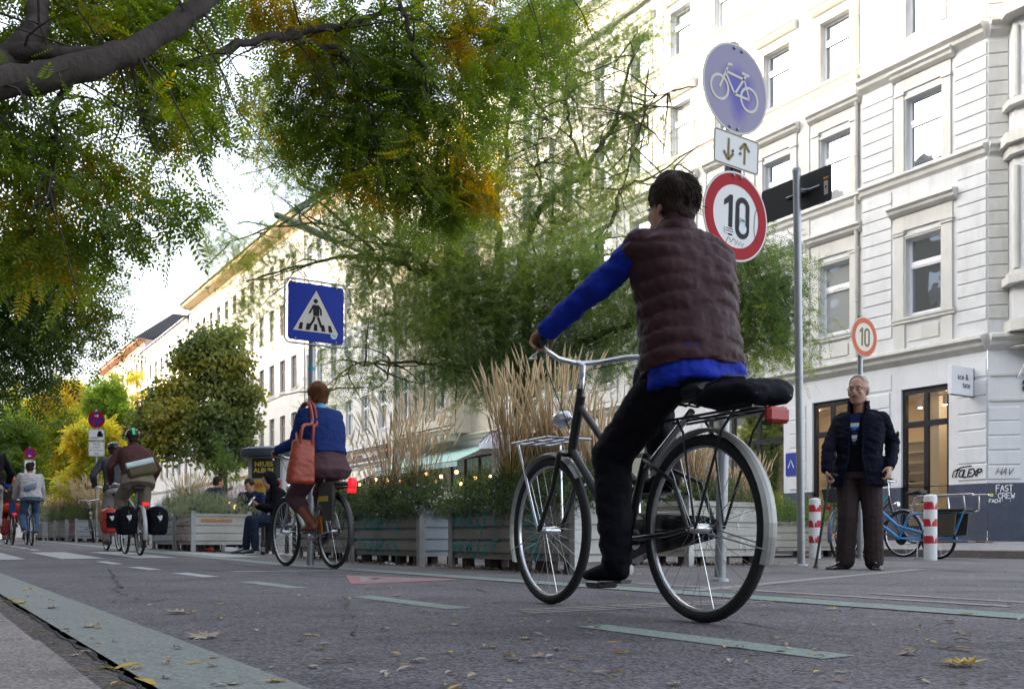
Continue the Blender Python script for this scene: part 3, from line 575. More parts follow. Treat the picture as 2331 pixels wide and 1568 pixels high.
# opposite row of houses (outside the picture: it throws the street into shade and is what the panes mirror, its walls kept dark to darken them)
Ob=thing('opposite_houses','long row of dark-walled houses on the near side of the street','building',(-6.2,-45,0))
mb=MB(); mb.box((-13,0,0),(0,245,20.6)); mb.build('wall',mat('opposite_render',(.15,.145,.12),.8,var=.1,vscale=.3),Ob)
mb=MB()
for i in range(98):
    for z in (1.2,5.8,9.5,13.2,16.9): mb.box((0,1+i*2.5,z),(.02,2.0+i*2.5,z+2))
mb.build('window',M_glass,Ob)
mb=MB(); mb.prism([(.4,20.6),(.4,20.8),(-3.4,23.3),(-9.6,23.3),(-13.2,20.6)],(0,0,0),(1,0,0),(0,0,1),(0,245,0)); mb.build('roof',M_roof,Ob)
# awnings, fascia, lamps
def awning(name,label,y0,y1,X,z,proj,drop,m,val=.22,group=None):
    t=thing(name,label,'awning',(X,(y0+y1)/2,z),group=group); h=(y1-y0)/2
    mb=MB(); mb.prism([(0,0),(0,.02),(-proj,-drop+.02),(-proj,-drop)],(0,-h,0),(1,0,0),(0,0,1),(0,2*h,0)); mb.build('canopy',m,t)
    mb=MB(); n=int(h*2/.25)
    for i in range(n): a=-h+2*h*i/n; b=a+2*h/n; mb.face([(-proj-.004,a,-drop),(-proj-.004,b,-drop),(-proj-.004,b,-drop-val),(-proj-.004,(a+b)/2,-drop-val*1.15),(-proj-.004,a,-drop-val)])
    mb.build('valance',m,t)
    mb=MB(); mb.box((-.12,-h-.03,-.05),(0,h+.03,.10)); mb.tube([(0,-h+.05,-.25),(-proj+.02,-h+.05,-drop-.02)],.02,6); mb.tube([(0,h-.05,-.25),(-proj+.02,h-.05,-drop-.02)],.02,6); mb.cyl((-proj,-h,-drop),(-proj,h,-drop),.025); mb.build('awning_frame',M_gutter,t)
    return t
awning('awning','mint green awning over the cafe below the columned bay',34.1,42.2,F-.05,4.25,1.7,.75,mat('mint_canvas',(.36,.55,.50),.8,var=.06,vscale=2))
awning('awning','cream awning under the brown restaurant fascia',43.9,56.0,F-.05,4.0,1.9,.9,mat('cream_canvas',(.62,.58,.50),.8,var=.06,vscale=2))
awning('awning','mauve striped awning next to the advertising column',62.5,70.5,F-.05,4.1,2.2,1.1,mat('mauve_canvas',(.26,.19,.24),.8,var=.15,vscale=9))
awning('awning','lilac awning farther along behind the maple',72,79,F-.05,4.2,1.5,.7,mat('lilac_canvas',(.30,.20,.30),.8,var=.15,vscale=9))
fs=thing('restaurant_fascia','long brown restaurant fascia board with white lettering','sign',(F-.08,49.0,4.75))
mb=MB(); mb.box((-.08,-4.6,-.38),(0,6.5,.38)); mb.build('board',mat('brown_board',(.10,.06,.055),.5,var=.1),fs)
mb=MB(); mb.box((-.1,-4.6,.38),(0,6.5,.45)); mb.box((-.1,-4.6,-.45),(0,6.5,-.38)); mb.build('trim',M_frame,fs)
text('lettering','frisch  vietnamesisch',.62,M_frame,fs,(-.09,2.2,0),(R(90),0,R(-90)),.005,.01); text('lettering','restaurant',.5,M_frame,fs,(-.09,-2.6,0),(R(90),0,R(-90)),.005,.01)
lamp0=None
for i in range(16):
    y=34.6+i*1.35; X_=F-1.5-(.25 if y>43 else 0); z=3.05-.12*math.sin(i*1.9)
    if lamp0 is None:
        lamp0=thing('string_light','warm glowing bulb in the string under the shop awnings','lamp',(X_,y,z),group='bulbs strung under the awnings')
        mb=MB(); mb.ell((0,0,0),(.075,.075,.085),n=12,k=8); mb.build('bulb',M_lit,lamp0,smooth=True)
        mb=MB(); mb.cyl((0,0,.08),(0,0,.17),.03,n=8); mb.cyl((0,0,.17),(0,0,.5),.006,n=5); mb.build('socket',M_bframe,lamp0)
    else: copy_tree(lamp0,loc=(X_,y,z))
for i in range(9):
    copy_tree(lamp0,loc=(F-1.0-(i%3)*.35,63.2+i*.8,2.5+.35*(i%2)),scale=(2.2,2.2,2.0),label='large warm globe lamp glowing under the mauve awning',group='globe lamps under the mauve awning')
hp=thing('wall_plate','small blue plate on the white shopfront pillar behind the steel pole','sign',(F-.03,onX(1803,F),2.35)); mb=MB(); mb.bevbox((-.02,-.19,-.32),(0,.19,.32),.004); mb.build('plate',mat('plate_blue',(.02,.04,.28),.4),hp); mb=MB(); mb.ribbon([(-.022,-.1,-.1),(-.022,0,.12),(-.022,.1,-.1)],.03,(-1,0,0)); mb.build('symbol',M_frame,hp)
# folded umbrella shaped fan light in front of the columned house
fl_=thing('fan_awning','small white scalloped half-dome awning beside the cafe entrance','awning',(F-.05,33.9,4.3))
mb=MB(); n=10
for i in range(n):
    a,b=PI*i/n,PI*(i+1)/n
    mb.face([(0,0,.6),(-.7*math.sin(a),-.6*math.cos(a),-.05),(-.7*math.sin(b),-.6*math.cos(b),-.05)]); mb.face([(-.7*math.sin(a),-.6*math.cos(a),-.05),(-.7*math.sin(b),-.6*math.cos(b),-.05),(-.7*math.sin(b),-.6*math.cos(b),-.3),(-.7*math.sin(a),-.6*math.cos(a),-.3)])
mb.build('canopy',mat('white_canvas',(.55,.55,.62),.8),fl_)
mb=MB()
for i in range(n+1): a=PI*i/n; mb.tube([(0,0,.61),(-.71*math.sin(a),-.61*math.cos(a),-.04)],.012,5)
mb.build('rib',M_bframe,fl_)
# ============================================================ TREES AND PLANTS
M_bark=mat('bark',(.026,.019,.017),.85,col2=(.062,.046,.040),vscale=11,bump=1,bscale=34); M_bark2=mat('bark_grey',(.055,.048,.040),.85,col2=(.10,.088,.07),vscale=10,bump=1,bscale=22)
def rotmats(n,droop=0.,rs=NR,up=None):
    """random frames: columns x=leaf axis, y=leaf side, z=leaf normal; droop pulls the axis down"""
    a=rs.normal(size=(n,3)); a[:,2]=a[:,2]*.6-droop; a/=np.linalg.norm(a,axis=1)[:,None]
    b=rs.normal(size=(n,3)); b[:,2]*=.35; b-=a*(a*b).sum(1)[:,None]; b/=np.linalg.norm(b,axis=1)[:,None]
    c=np.cross(a,b); return np.stack([a,b,c],axis=2)
def pinnate(pairs,L,ll,lw,ang=1.0,sag=.25,tip=True):
    V=[];Fc=[]
    def leaf(o,d,n,l,w):
        o=np.array(o);d=np.array(d);d=d/np.linalg.norm(d);s=np.cross(n,d);s=s/np.linalg.norm(s); k=len(V)
        V.extend([o,o+d*l*.5+s*w/2,o+d*l,o+d*l*.5-s*w/2]); Fc.append([k,k+1,k+2,k+3])
    for i in range(pairs):
        t=(i+1)/(pairs+.6); x=L*t; z=-sag*L*t*t
        f=.75+.35*math.sin(PI*t)
        for sg in (-1,1): leaf((x,0,z),(math.cos(ang),sg*math.sin(ang),-.25),(0,-sg*.25,1),ll*f,lw*f)
    if tip: leaf((L,0,-sag*L),(1,0,-.4),(.3,0,1),ll,lw)
    k=len(V); V.extend([np.array((0,-.0015,0)),np.array((0,.0015,0)),np.array((L,.001,-sag*L)),np.array((L,-.001,-sag*L))]); Fc.append([k,k+1,k+2,k+3])
    return np.array(V),np.array(Fc)
def scatter(tmpl,pos,rot,scale):
    V,Fc=tmpl; n=len(pos); k=len(V)
    W=np.einsum('nij,kj->nki',rot,V)*scale[:,None,None]+pos[:,None,:]
    Fa=(Fc[None,:,:]+(np.arange(n)*k)[:,None,None]).reshape(-1,Fc.shape[1]); return W.reshape(-1,3),Fa
def inclumps(clumps,n,rs=NR,shell=.5):
    """n points spread over ellipsoid clumps (c, rx, ry, rz, weight)"""
    w=np.array([c[4] for c in clumps],float); w/=w.sum(); idx=rs.choice(len(clumps),n,p=w)
    d=rs.normal(size=(n,3)); d/=np.linalg.norm(d,axis=1)[:,None]; r=rs.rand(n)**shell
    C=np.array([c[0] for c in clumps]); Rr=np.array([c[1:4] for c in clumps]); return C[idx]+d*r[:,None]*Rr[idx]
def foliage(name,clumps,n,tmpl,m,parent,droop=.4,smin=.7,smax=1.2,shell=.5,seed=1,org=(0,0,0),sub=3,subr=.3):
    rs=np.random.RandomState(seed)
    # second-level clumps break the crown up into sprays with gaps
    if sub:
        ns=max(8,int(n/sub/6)); cen=inclumps(clumps,ns,rs,.6); idx=rs.choice(ns,n); pos=cen[idx]+np.clip(rs.normal(size=(n,3)),-1.6,1.6)*subr*.5
    else: pos=inclumps(clumps,n,rs,shell)
    V,Fc=scatter(tmpl,pos-np.array(org),rotmats(n,droop,rs),rs.uniform(smin,smax,n)); return link(name,npmesh(name,V,Fc,m),parent)
def wig(pts,seed,amp=.06,sub=4):
    rg=random.Random(seed); out=[]
    P=[Vector(p) for p in pts]
    for i in range(len(P)-1):
        p0=P[max(i-1,0)];p1=P[i];p2=P[i+1];p3=P[min(i+2,len(P)-1)]
        for k in range(sub):
            t=k/sub; q=.5*((2*p1)+(p2-p0)*t+(2*p0-5*p1+4*p2-p3)*t*t+(3*p1-p0-3*p2+p3)*t*t*t)
            if k or i: q=q+Vector((rg.uniform(-1,1),rg.uniform(-1,1),rg.uniform(-1,1)))*amp
            out.append(q)
    out.append(P[-1]); return out
def limb(mb,pts,r0,r1,seed=1,amp=.05,n=10,sub=4,knob=.0):
    q=wig(pts,seed,amp,sub); m=len(q); rg=random.Random(seed+5)
    mb.tube(q,[(r0+(r1-r0)*(i/(m-1)))*(1+rg.uniform(-knob,knob)) for i in range(m)],n); return q
def twigs(mb,q,cnt,L,r,seed,droop=.3,n=4,lo=.2):
    rg=random.Random(seed); tips=[]
    for i in range(cnt):
        p=q[int((lo+(1-lo)*rg.random())*(len(q)-1))]; d=Vector((rg.uniform(-1,1),rg.uniform(-1,1),rg.uniform(-.5,.9)-droop)).normalized(); l=L*rg.uniform(.5,1.2)
        pts=[p]; c=p.copy()
        for k in range(5): d=(d+Vector((rg.uniform(-.35,.35),rg.uniform(-.35,.35),rg.uniform(-.25,.2)-droop*.25))).normalized(); c=c+d*l/5; pts.append(c.copy())
        mb.tube(pts,[r*(1-.16*k) for k in range(6)],n,caps=False); tips.append(pts[-1]); tips.append(pts[3])
    return tips
GR_NEAR=[(.09,.145,.026),(.15,.22,.030),(.25,.29,.034),(.50,.33,.03),(.58,.29,.025)]
L_near=leafmat('near_leaves',GR_NEAR,.65,1.25,rand=.16,pos=[.25,.45,.585,.635,.74])
T_near=pinnate(7,.21,.045,.0165,1.0,.25)
def SP(px,py,d): return tuple(P3(px,py,d))
# --- overhanging tree close to the camera on the near kerb
N=thing('robinia_tree','big feathery-leaved tree overhanging the top of the street with green and ochre leaves','tree',(-.95,6.1,.09))
org=N.location.copy()
mb=MB(); o_=lambda p:Vector(p)-org
trunkpts=[(-.95,6.1,0),(-1.0,6.1,1.2),(-.9,6.05,2.2),(-.7,5.9,2.9)]
limb(mb,[o_(p) for p in trunkpts],.24,.19,1,.02,14); mb.build('trunk',M_bark,N,smooth=60)
mb=MB()
A1=[o_(SP(*p)) for p in ((-560,330,4.3),(-250,215,4.6),(0,187,5.0),(150,165,5.15),(270,128,5.3),(370,75,5.45),(470,0,5.6),(600,-140,5.9),(720,-320,6.4))]
q1=limb(mb,A1,.098,.040,2,.012,14,5,.05)
A2=[o_(SP(*p)) for p in ((-500,330,4.4),(-150,230,4.9),(0,145,5.2),(45,110,5.25),(75,70,5.3),(85,30,5.35),(88,-60,5.5),(120,-260,5.9))]
q2=limb(mb,A2,.085,.05,3,.012,12,5,.06)
A3=[o_(SP(*p)) for p in ((30,120,5.22),(95,118,5.25),(180,125,5.3),(260,112,5.4))]; q3=limb(mb,A3,.052,.034,4,.01,10)
A4=[o_(SP(*p)) for p in ((270,110,5.4),(340,118,5.7),(415,142,6.0),(480,135,6.2),(560,92,6.4),(640,85,6.6),(700,100,6.7),(765,110,6.8),(805,150,6.9),(830,215,7.0),(850,300,7.0))]
q4=limb(mb,A4,.036,.009,5,.02,8,5,.12)
A5=[o_(SP(*p)) for p in ((640,85,6.6),(700,70,6.7),(770,62,6.8),(850,40,7),(960,0,7.2),(1100,-60,7.5))]; q5=limb(mb,A5,.03,.012,6,.02,7)
A6=[o_(SP(*p)) for p in ((900,-40,6.9),(925,40,6.9),(945,120,6.9),(972,190,6.9),(965,240,6.9))]; q6=limb(mb,A6,.022,.006,7,.02,6)
A7=[o_(SP(*p)) for p in ((170,175,5.15),(140,215,5.2),(125,260,5.2),(128,330,5.2),(118,400,5.2),(120,480,5.2))]; q7=limb(mb,A7,.022,.006,8,.015,6)
A8=[o_(SP(*p)) for p in ((600,-140,5.9),(900,-200,6.4),(1250,-160,7.0),(1600,-200,8))]; q8=limb(mb,A8,.05,.02,9,.03,8)
A9=[o_(SP(*p)) for p in ((120,-260,5.9),(60,-600,6.5),(300,-900,7))]; limb(mb,A9,.06,.03,10,.05,8)
mb.build('limb',M_bark,N,smooth=60)
mb=MB()
for i,(q,c,l) in enumerate(((q1,26,1.0),(q2,14,.8),(q3,6,.7),(q4,26,.8),(q5,16,.7),(q6,9,.5),(q7,16,.7),(q8,26,1.0))): twigs(mb,q,c,l,.008,20+i,.45,4)
mb.build('twig',M_bark,N)
CPW=.5
cl=[]
CPW=1.
def cp(px,py,d,r,w=1.,rz=None): cl.append((SP(px,py,d),r,r*1.1,(rz or r*.85),w*((.20 if py<480 else .34) if (CPW<1 and px<560 and py>100) else (.7 if (CPW<1 and px<560) else 1))))
for a in ((40,60,5.6,.30,1.3),(150,40,5.8,.34,1.5),(250,60,5.8,.34,1.5),(340,30,6.0,.34,1.4),(430,60,6.2,.30,1.0),(120,-40,6,.5,1),(380,-60,6.3,.5,1),
  (30,260,5.4,.26,.75),(130,270,5.3,.28,.75),(90,350,5.3,.28,.8),(200,330,5.4,.26,.7),(30,400,5.3,.26,.9),(150,430,5.3,.28,.9),(250,400,5.4,.24,.7),(330,430,5.4,.22,.8),(60,510,5.3,.26,1.2),(180,520,5.3,.24,1.0),(290,520,5.4,.22,.9),(400,450,5.5,.16,.5),
  (30,580,5.3,.22,.8),(130,585,5.3,.16,.4),(340,255,5.7,.24,.7),(420,270,5.8,.24,.8),(480,250,5.9,.20,.6),(380,190,5.9,.26,.8),(300,190,5.8,.2,.5),(500,190,6,.14,.3),
  (620,30,6.8,.30,.8),(700,60,7,.34,1.1),(560,20,6.8,.22,.5),(640,140,7,.30,.9),(740,150,7.1,.36,1.3),(660,220,7.1,.28,.8),(760,250,7.2,.36,1.4),(700,310,7.2,.28,1.0),(640,290,7.2,.22,.5),
  (840,60,7.2,.42,1.8),(840,180,7.2,.42,1.9),(850,300,7.2,.40,1.9),(800,370,7.2,.30,1.3),(880,400,7.2,.34,1.4),(960,60,7.3,.45,2.0),(960,190,7.3,.45,2.1),(970,320,7.3,.42,2.0),(980,430,7.3,.32,1.4),(1060,450,7.3,.26,1.0),
  (1080,60,7.4,.45,2.0),(1080,190,7.4,.42,1.9),(1060,300,7.4,.36,1.6),(1080,390,7.4,.28,1.2),(1190,40,7.6,.38,1.5),(1180,140,7.6,.34,1.1),(1240,90,7.7,.28,.7),(1280,20,7.8,.26,.6),(1010,470,7.3,.22,.7)): cp(*a)
for a in ((700,-120,7,.8,1.5),(1000,-150,7.4,.9,1.7),(1300,-180,8,.8,1.2),(200,-250,6.2,.9,1.2),(-150,100,5.2,.6,.5),(-150,400,5.2,.5,.4),(500,-300,6.6,.9,1),(-350,-100,5.5,1.0,1)): cp(*a)
CPW=1.
foliage('crown',cl,10500,T_near,L_near,N,droop=.75,smin=.6,smax=1.15,seed=4,org=org,sub=2,subr=.16)
# --- darker tree row on the near side farther along
L_dark=leafmat('dark_leaves',[(.045,.085,.022),(.075,.13,.026),(.13,.175,.03),(.36,.25,.025)],.55,.5,rand=.15,pos=[.25,.45,.62,.72])
T_mid=pinnate(5,.30,.075,.030,1.0,.3)
def tree(name,label,base,trunk,clumps,n,tmpl,lm,seed,tr=.16,tw=30,branches=None,droop=.5,group=None,bark=None,sub=3,subr=.35,smin=.7,smax=1.2,tl=1.2):
    t=thing(name,label,'tree',base,group=group); bk=bark or M_bark2; B_=Vector(base)
    mb=MB(); q=limb(mb,[Vector(p)-B_ for p in trunk],tr,tr*.55,seed,.03,12); mb.build('trunk',bk,t,smooth=60)
    mb=MB(); top=q[-1]; mid=q[int(len(q)*.7)]; rg=random.Random(seed); qs=[]
    if branches is None:
        branches=[]
        for c in clumps[::max(1,len(clumps)//14)]:
            cc=Vector(c[0])-B_; s=q[int(len(q)*rg.uniform(.62,.99))]; m_=(s+cc)/2+Vector((rg.uniform(-.2,.2),rg.uniform(-.2,.2),rg.uniform(-.1,.3))); branches.append(([s,m_,cc],tr*.4,tr*.08))
    else: branches=[([Vector(p)-B_ for p in b[0]],b[1],b[2]) for b in branches]
    for i,(pts,r0,r1) in enumerate(branches): qs.append(limb(mb,pts,r0,r1,seed+i,.06*min(1,tl),8,5,.1))
    if mb.f: mb.build('branch',bk,t,smooth=60)
    mb=MB()
    for i,b in enumerate(qs): twigs(mb,b,max(3,tw//len(qs)),tl,tr*.09,seed+50+i,.15,4,.3)
    if mb.f: mb.build('twig',bk,t)
    foliage('crown',clumps,n,tmpl,lm,t,droop=droop,seed=seed,org=base,sub=sub,subr=subr,smin=smin,smax=smax); return t
cl=[]
for a in ((20,640,15,1.0,1.4),(110,640,15,.8,1.2),(190,640,15.5,.55,.7),(40,740,15,1.0,1.5),(130,730,15,.85,1.4),(205,720,16,.5,.7),(30,830,15,.75,1.1),(110,800,15.5,.55,.8),(180,780,16,.4,.5),(10,890,15,.5,.6),(-120,700,14.5,1.6,2),(-120,550,14,1.6,2),(20,560,14.5,.8,.9)): cp(*a)
tree('robinia_tree','dark leafy tree hanging in from the left edge above the cyclists',(-1.0,17.5,.09),[(-1,17.5,.1),(-1.05,17.5,2.5),(-.6,17.4,4.4)],cl,4300,T_mid,L_dark,31,tr=.22,sub=3,subr=.5)
# --- yellow trees far down the middle of the street
L_yel=leafmat('yellow_leaves',[(.34,.42,.08),(.54,.56,.09),(.74,.62,.10),(.80,.52,.09)],.6,.28,rand=.3,pos=[.3,.43,.52,.65]); L_grn=leafmat('green_yellow_leaves',[(.22,.33,.06),(.40,.49,.07),(.66,.60,.08),(.78,.52,.08)],.6,.25,rand=.3,pos=[.32,.47,.58,.72])
L_bg=leafmat('background_leaves',[(.13,.20,.05),(.25,.34,.06),(.50,.52,.08)],.55,.3,rand=.25)
T_far=pinnate(3,.34,.17,.075,1.0,.3)
def blobtree(name,label,px,top,bot,d,w,lm,seed,n,tr=.2,x=None):
    b=P3(px,1224,d); g=G(b.y); base=(b.x,b.y,g); zt=CH+(HY-top)*d/FPX; zb=CH+(HY-bot)*d/FPX; h=zt-zb; R_=w*d/FPX/2; rg=random.Random(seed); cl_=[]
    for i in range(16):
        t=rg.random(); z=zb+h*(.12+.8*t); rr=R_*(.45+.75*math.sin(PI*min(1,.22+t*.72))); a=rg.uniform(0,2*PI); k=rr*rg.uniform(.25,.8); s=R_*rg.uniform(.28,.48)
        cl_.append(((b.x+math.cos(a)*k,b.y+math.sin(a)*k,z),s,s,s*.8,1.))
    return tree(name,label,base,[(b.x,b.y,g),(b.x+.1,b.y,zb*.6),(b.x,b.y+.1,zb+h*.45)],cl_,n,T_far,lm,seed,tr=tr,tw=24,sub=3,subr=R_*.30,tl=R_*.4)
blobtree('yellow_tree','tall yellow tree left of the no-stopping sign pole',165,835,1110,44,150,L_yel,41,5200)
blobtree('yellow_tree','yellow-green tree directly behind the no-stopping sign pole',262,870,1120,38,150,L_grn,42,5200)
blobtree('yellow_tree','wide yellow-green tree behind the capped cyclist',60,880,1120,50,220,L_grn,43,6000)
blobtree('yellow_tree','thin-leaved pale yellow tree against the pink house',318,835,1110,60,90,L_yel,44,1100)
blobtree('yellow_tree','low orange-yellow tree behind the cyclists in helmets',215,950,1130,30,130,L_yel,45,3600)
blobtree('green_tree','dark green tree low at the left edge behind the cargo bike',20,960,1160,42,190,L_bg,46,5000)
blobtree('green_tree','dark green tree between the yellow trees at the end of the street',120,980,1160,58,260,L_bg,47,5000)
blobtree('green_tree','green tree closing the street behind the tan grasses',230,985,1165,66,230,L_bg,48,4500)
# --- maple beside the planters
L_map=leafmat('maple_leaves',[(.10,.145,.05),(.17,.215,.065),(.28,.29,.06),(.48,.37,.06),(.50,.28,.05)],.4,.42,rand=.14,pos=[.28,.46,.60,.68,.82])
def mapleleaf(s):
    pts=[(0,0),(.25,.35),(.45,.15),(.5,.38),(.95,.0),(.5,-.38),(.45,-.15),(.25,-.35)]
    V=np.array([(x*s,y*s,-.12*s*abs(y)) for x,y in pts]); return V,np.array([[0,1,2,7],[2,3,4,7],[4,5,6,7]])
cl=[]
for a in ((470,790,30,.75,1),(520,770,30.5,.5,.8),(540,830,30.5,.6,1),(430,820,30,.55,.9),(490,860,30,.9,1.4),(550,900,30.5,.65,1.2),(420,880,29.5,.7,1),(370,900,29.5,.5,.9),(350,950,29.5,.6,1),(400,950,29,.8,1.2),(470,950,29.5,.9,1.4),(550,970,30.5,.6,1.1),(330,980,29.5,.5,.8),(400,1010,29,.6,.9),(480,1020,29.5,.7,1.1),(540,1030,30,.5,.8),(510,1050,30,.35,.5),(345,1005,29,.4,.5),(530,930,31,.7,1)): cp(*a)
mpb=P3(503,1224,30); tree('maple_tree','rounded maple turning ochre standing behind the graffitied corner planter',(mpb.x,mpb.y,G(mpb.y)),[(mpb.x,mpb.y,.2),(mpb.x+.05,mpb.y,1.8),(mpb.x,mpb.y,4.2),(mpb.x-.1,mpb.y,5.8)],cl,25000,mapleleaf(.16),L_map,51,tr=.17,sub=4,subr=.32,droop=.9,smin=.6,smax=1.1,bark=M_bark)
# --- large pagoda tree in the middle with fine drooping leaves
L_sop=leafmat('pagoda_leaves',[(.10,.155,.055),(.165,.235,.07),(.27,.34,.08),(.44,.45,.09)],.58,.45,rand=.3,pos=[.28,.45,.58,.74])
T_sop=pinnate(7,.27,.042,.016,.95,.5)
cl=[]
for a in ( # left reach
 (600,200,17,.35,.2),(640,250,16.5,.45,.35),(560,260,17,.35,.15),(700,300,16,.45,.5),(620,330,16.5,.4,.35),(540,380,17,.4,.16),(620,420,16.5,.45,.4),(700,400,16,.5,.6),(500,430,17,.35,.13),(480,530,17.5,.4,.2),(540,560,17,.45,.4),(500,600,17.5,.45,.35),(580,610,17,.45,.5),(560,680,17,.45,.5),(620,670,16.8,.35,.4),(540,740,17,.3,.3),(590,745,17,.25,.25),(650,560,16.5,.45,.5),
 (760,470,16,.55,.9),(820,520,15.8,.6,1.2),(750,560,16,.5,.8),(880,560,15.6,.6,1.3),(830,620,15.8,.6,1.3),(800,700,15.8,.55,1.0),(880,700,15.6,.6,1.2),(860,780,15.6,.4,.5),(780,790,16,.35,.35),(760,860,15.8,.3,.25),(740,900,15.8,.25,.15),(820,850,15.6,.3,.3),(900,850,15.4,.35,.35),
 # centre
 (960,540,15.4,.65,1.5),(960,640,15.4,.65,1.6),(960,740,15.4,.6,1.5),(1040,560,15.2,.65,1.5),(1050,660,15.2,.7,1.8),(1040,760,15.2,.65,1.7),(1120,600,15,.65,1.5),(1130,700,15,.7,1.8),(1120,800,15,.6,1.4),(1010,830,15.2,.45,.8),(1070,860,15,.4,.6),(960,890,15.2,.3,.25),
 (1210,640,14.8,.7,1.6),(1220,740,14.8,.7,1.8),(1200,830,14.8,.55,1.1),(1290,600,14.6,.65,1.4),(1300,700,14.6,.7,1.8),(1290,800,14.6,.6,1.3),(1370,640,14.4,.6,1.4),(1380,740,14.4,.65,1.6),(1380,820,14.4,.5,.9),(1450,660,14.2,.5,1.0),(1460,760,14.2,.55,1.1),(1540,720,14,.5,.9),(1540,800,14,.4,.6),
 # upper centre, thin
 (1180,500,15.5,.6,1.5),(1260,480,15.5,.6,1.5),(1330,520,15,.6,1.4),(1160,380,16,.55,1.3),(1240,330,16,.6,1.3),(1330,380,15.8,.6,1.2),(1400,440,15.5,.45,.9),(1200,240,16.3,.6,1.2),(1290,210,16.3,.6,1.2),(1370,260,16,.55,1.0),(1420,330,16,.45,.6),(1180,150,16.5,.55,1.0),(1320,110,16.5,.6,1.1),(1410,90,16.4,.5,.9),(1440,180,16.2,.45,.8),(1480,60,16.5,.4,.4),(1250,50,16.6,.6,1.),(1450,270,16,.35,.4),(1530,430,15,.25,.2),(1300,450,15.4,.5,.9),(1480,420,15.5,.3,.15),(1100,480,15.6,.5,.8),(1120,300,16,.5,.5),(1500,300,16,.25,.08),(1350,-20,16.8,.6,.4),(1220,20,16.8,.6,.4),
 # right lobe behind the signs
 (1690,640,13.4,.35,.7),(1730,600,13.4,.35,.7),(1710,700,13.4,.4,.9),(1770,680,13.4,.35,.7),(1780,620,13.4,.28,.4),(1700,780,13.4,.4,.9),(1770,770,13.4,.35,.8),(1800,800,13.4,.2,.25),(1690,560,13.5,.28,.5),(1620,700,13.7,.5,1.0),(1640,800,13.6,.42,.8),(1740,560,13.5,.2,.3),(1820,730,13.4,.15,.12),(1720,840,13.4,.2,.3)): cp(*a)
sb=P3(1192,1224,15.0); sbx=(sb.x,sb.y,G(sb.y))
def bp(*l): return [P3(*p) for p in l]
br=[(bp((1192,900,15),(1150,800,15),(1090,700,15.2),(1000,640,15.4),(900,600,15.6),(800,580,15.9),(700,600,16.4),(560,640,17)),.085,.012),
(bp((1000,640,15.4),(950,590,15.5),(880,550,15.7),(760,520,16),(640,510,16.5),(500,560,17.3)),.04,.008),
(bp((1190,860,15),(1130,700,15.2),(1140,560,15.6),(1130,450,15.8),(1150,330,16),(1175,180,16.4),(1200,60,16.6)),.08,.012),
(bp((1195,850,15),(1205,700,15),(1195,560,15.4),(1250,460,15.6),(1330,390,15.8),(1390,300,16),(1430,180,16.2),(1450,60,16.4)),.09,.012),
(bp((1330,390,15.8),(1300,290,16),(1290,200,16.2),(1270,60,16.4)),.03,.008),(bp((1390,300,16),(1460,240,16),(1540,210,15.8)),.02,.006),
(bp((1195,870,15),(1290,700,14.7),(1340,590,14.8),(1390,510,15.2),(1420,430,15.4),(1500,400,15.4),(1560,370,15.4)),.06,.008),
(bp((1200,880,14.9),(1330,780,14.5),(1450,740,14.2),(1600,740,13.7),(1720,700,13.4),(1800,740,13.3)),.06,.010),
(bp((1170,870,15),(1080,840,15.1),(960,820,15.3),(850,825,15.6),(780,850,15.9),(740,890,16)),.035,.007),
(bp((1250,460,15.6),(1220,380,15.8),(1240,280,16),(1230,150,16.3)),.025,.007),(bp((1420,430,15.4),(1440,340,15.6),(1480,250,15.8)),.018,.005),(bp((850,570,15.8),(740,470,16),(660,380,16.3),(620,270,16.6)),.03,.007)]
st=tree('pagoda_tree','large fine-leaved pagoda tree rising behind the planters in the middle of the street',sbx,[(sb.x,sb.y,.05),(sb.x+.03,sb.y,1.2)]+bp((1185,960,15),(1192,840,15)),cl,44000,T_sop,L_sop,61,tr=.19,tw=200,branches=br,sub=3,subr=.40,droop=.55,smin=.55,smax=1.05,bark=M_bark2,tl=1.3)
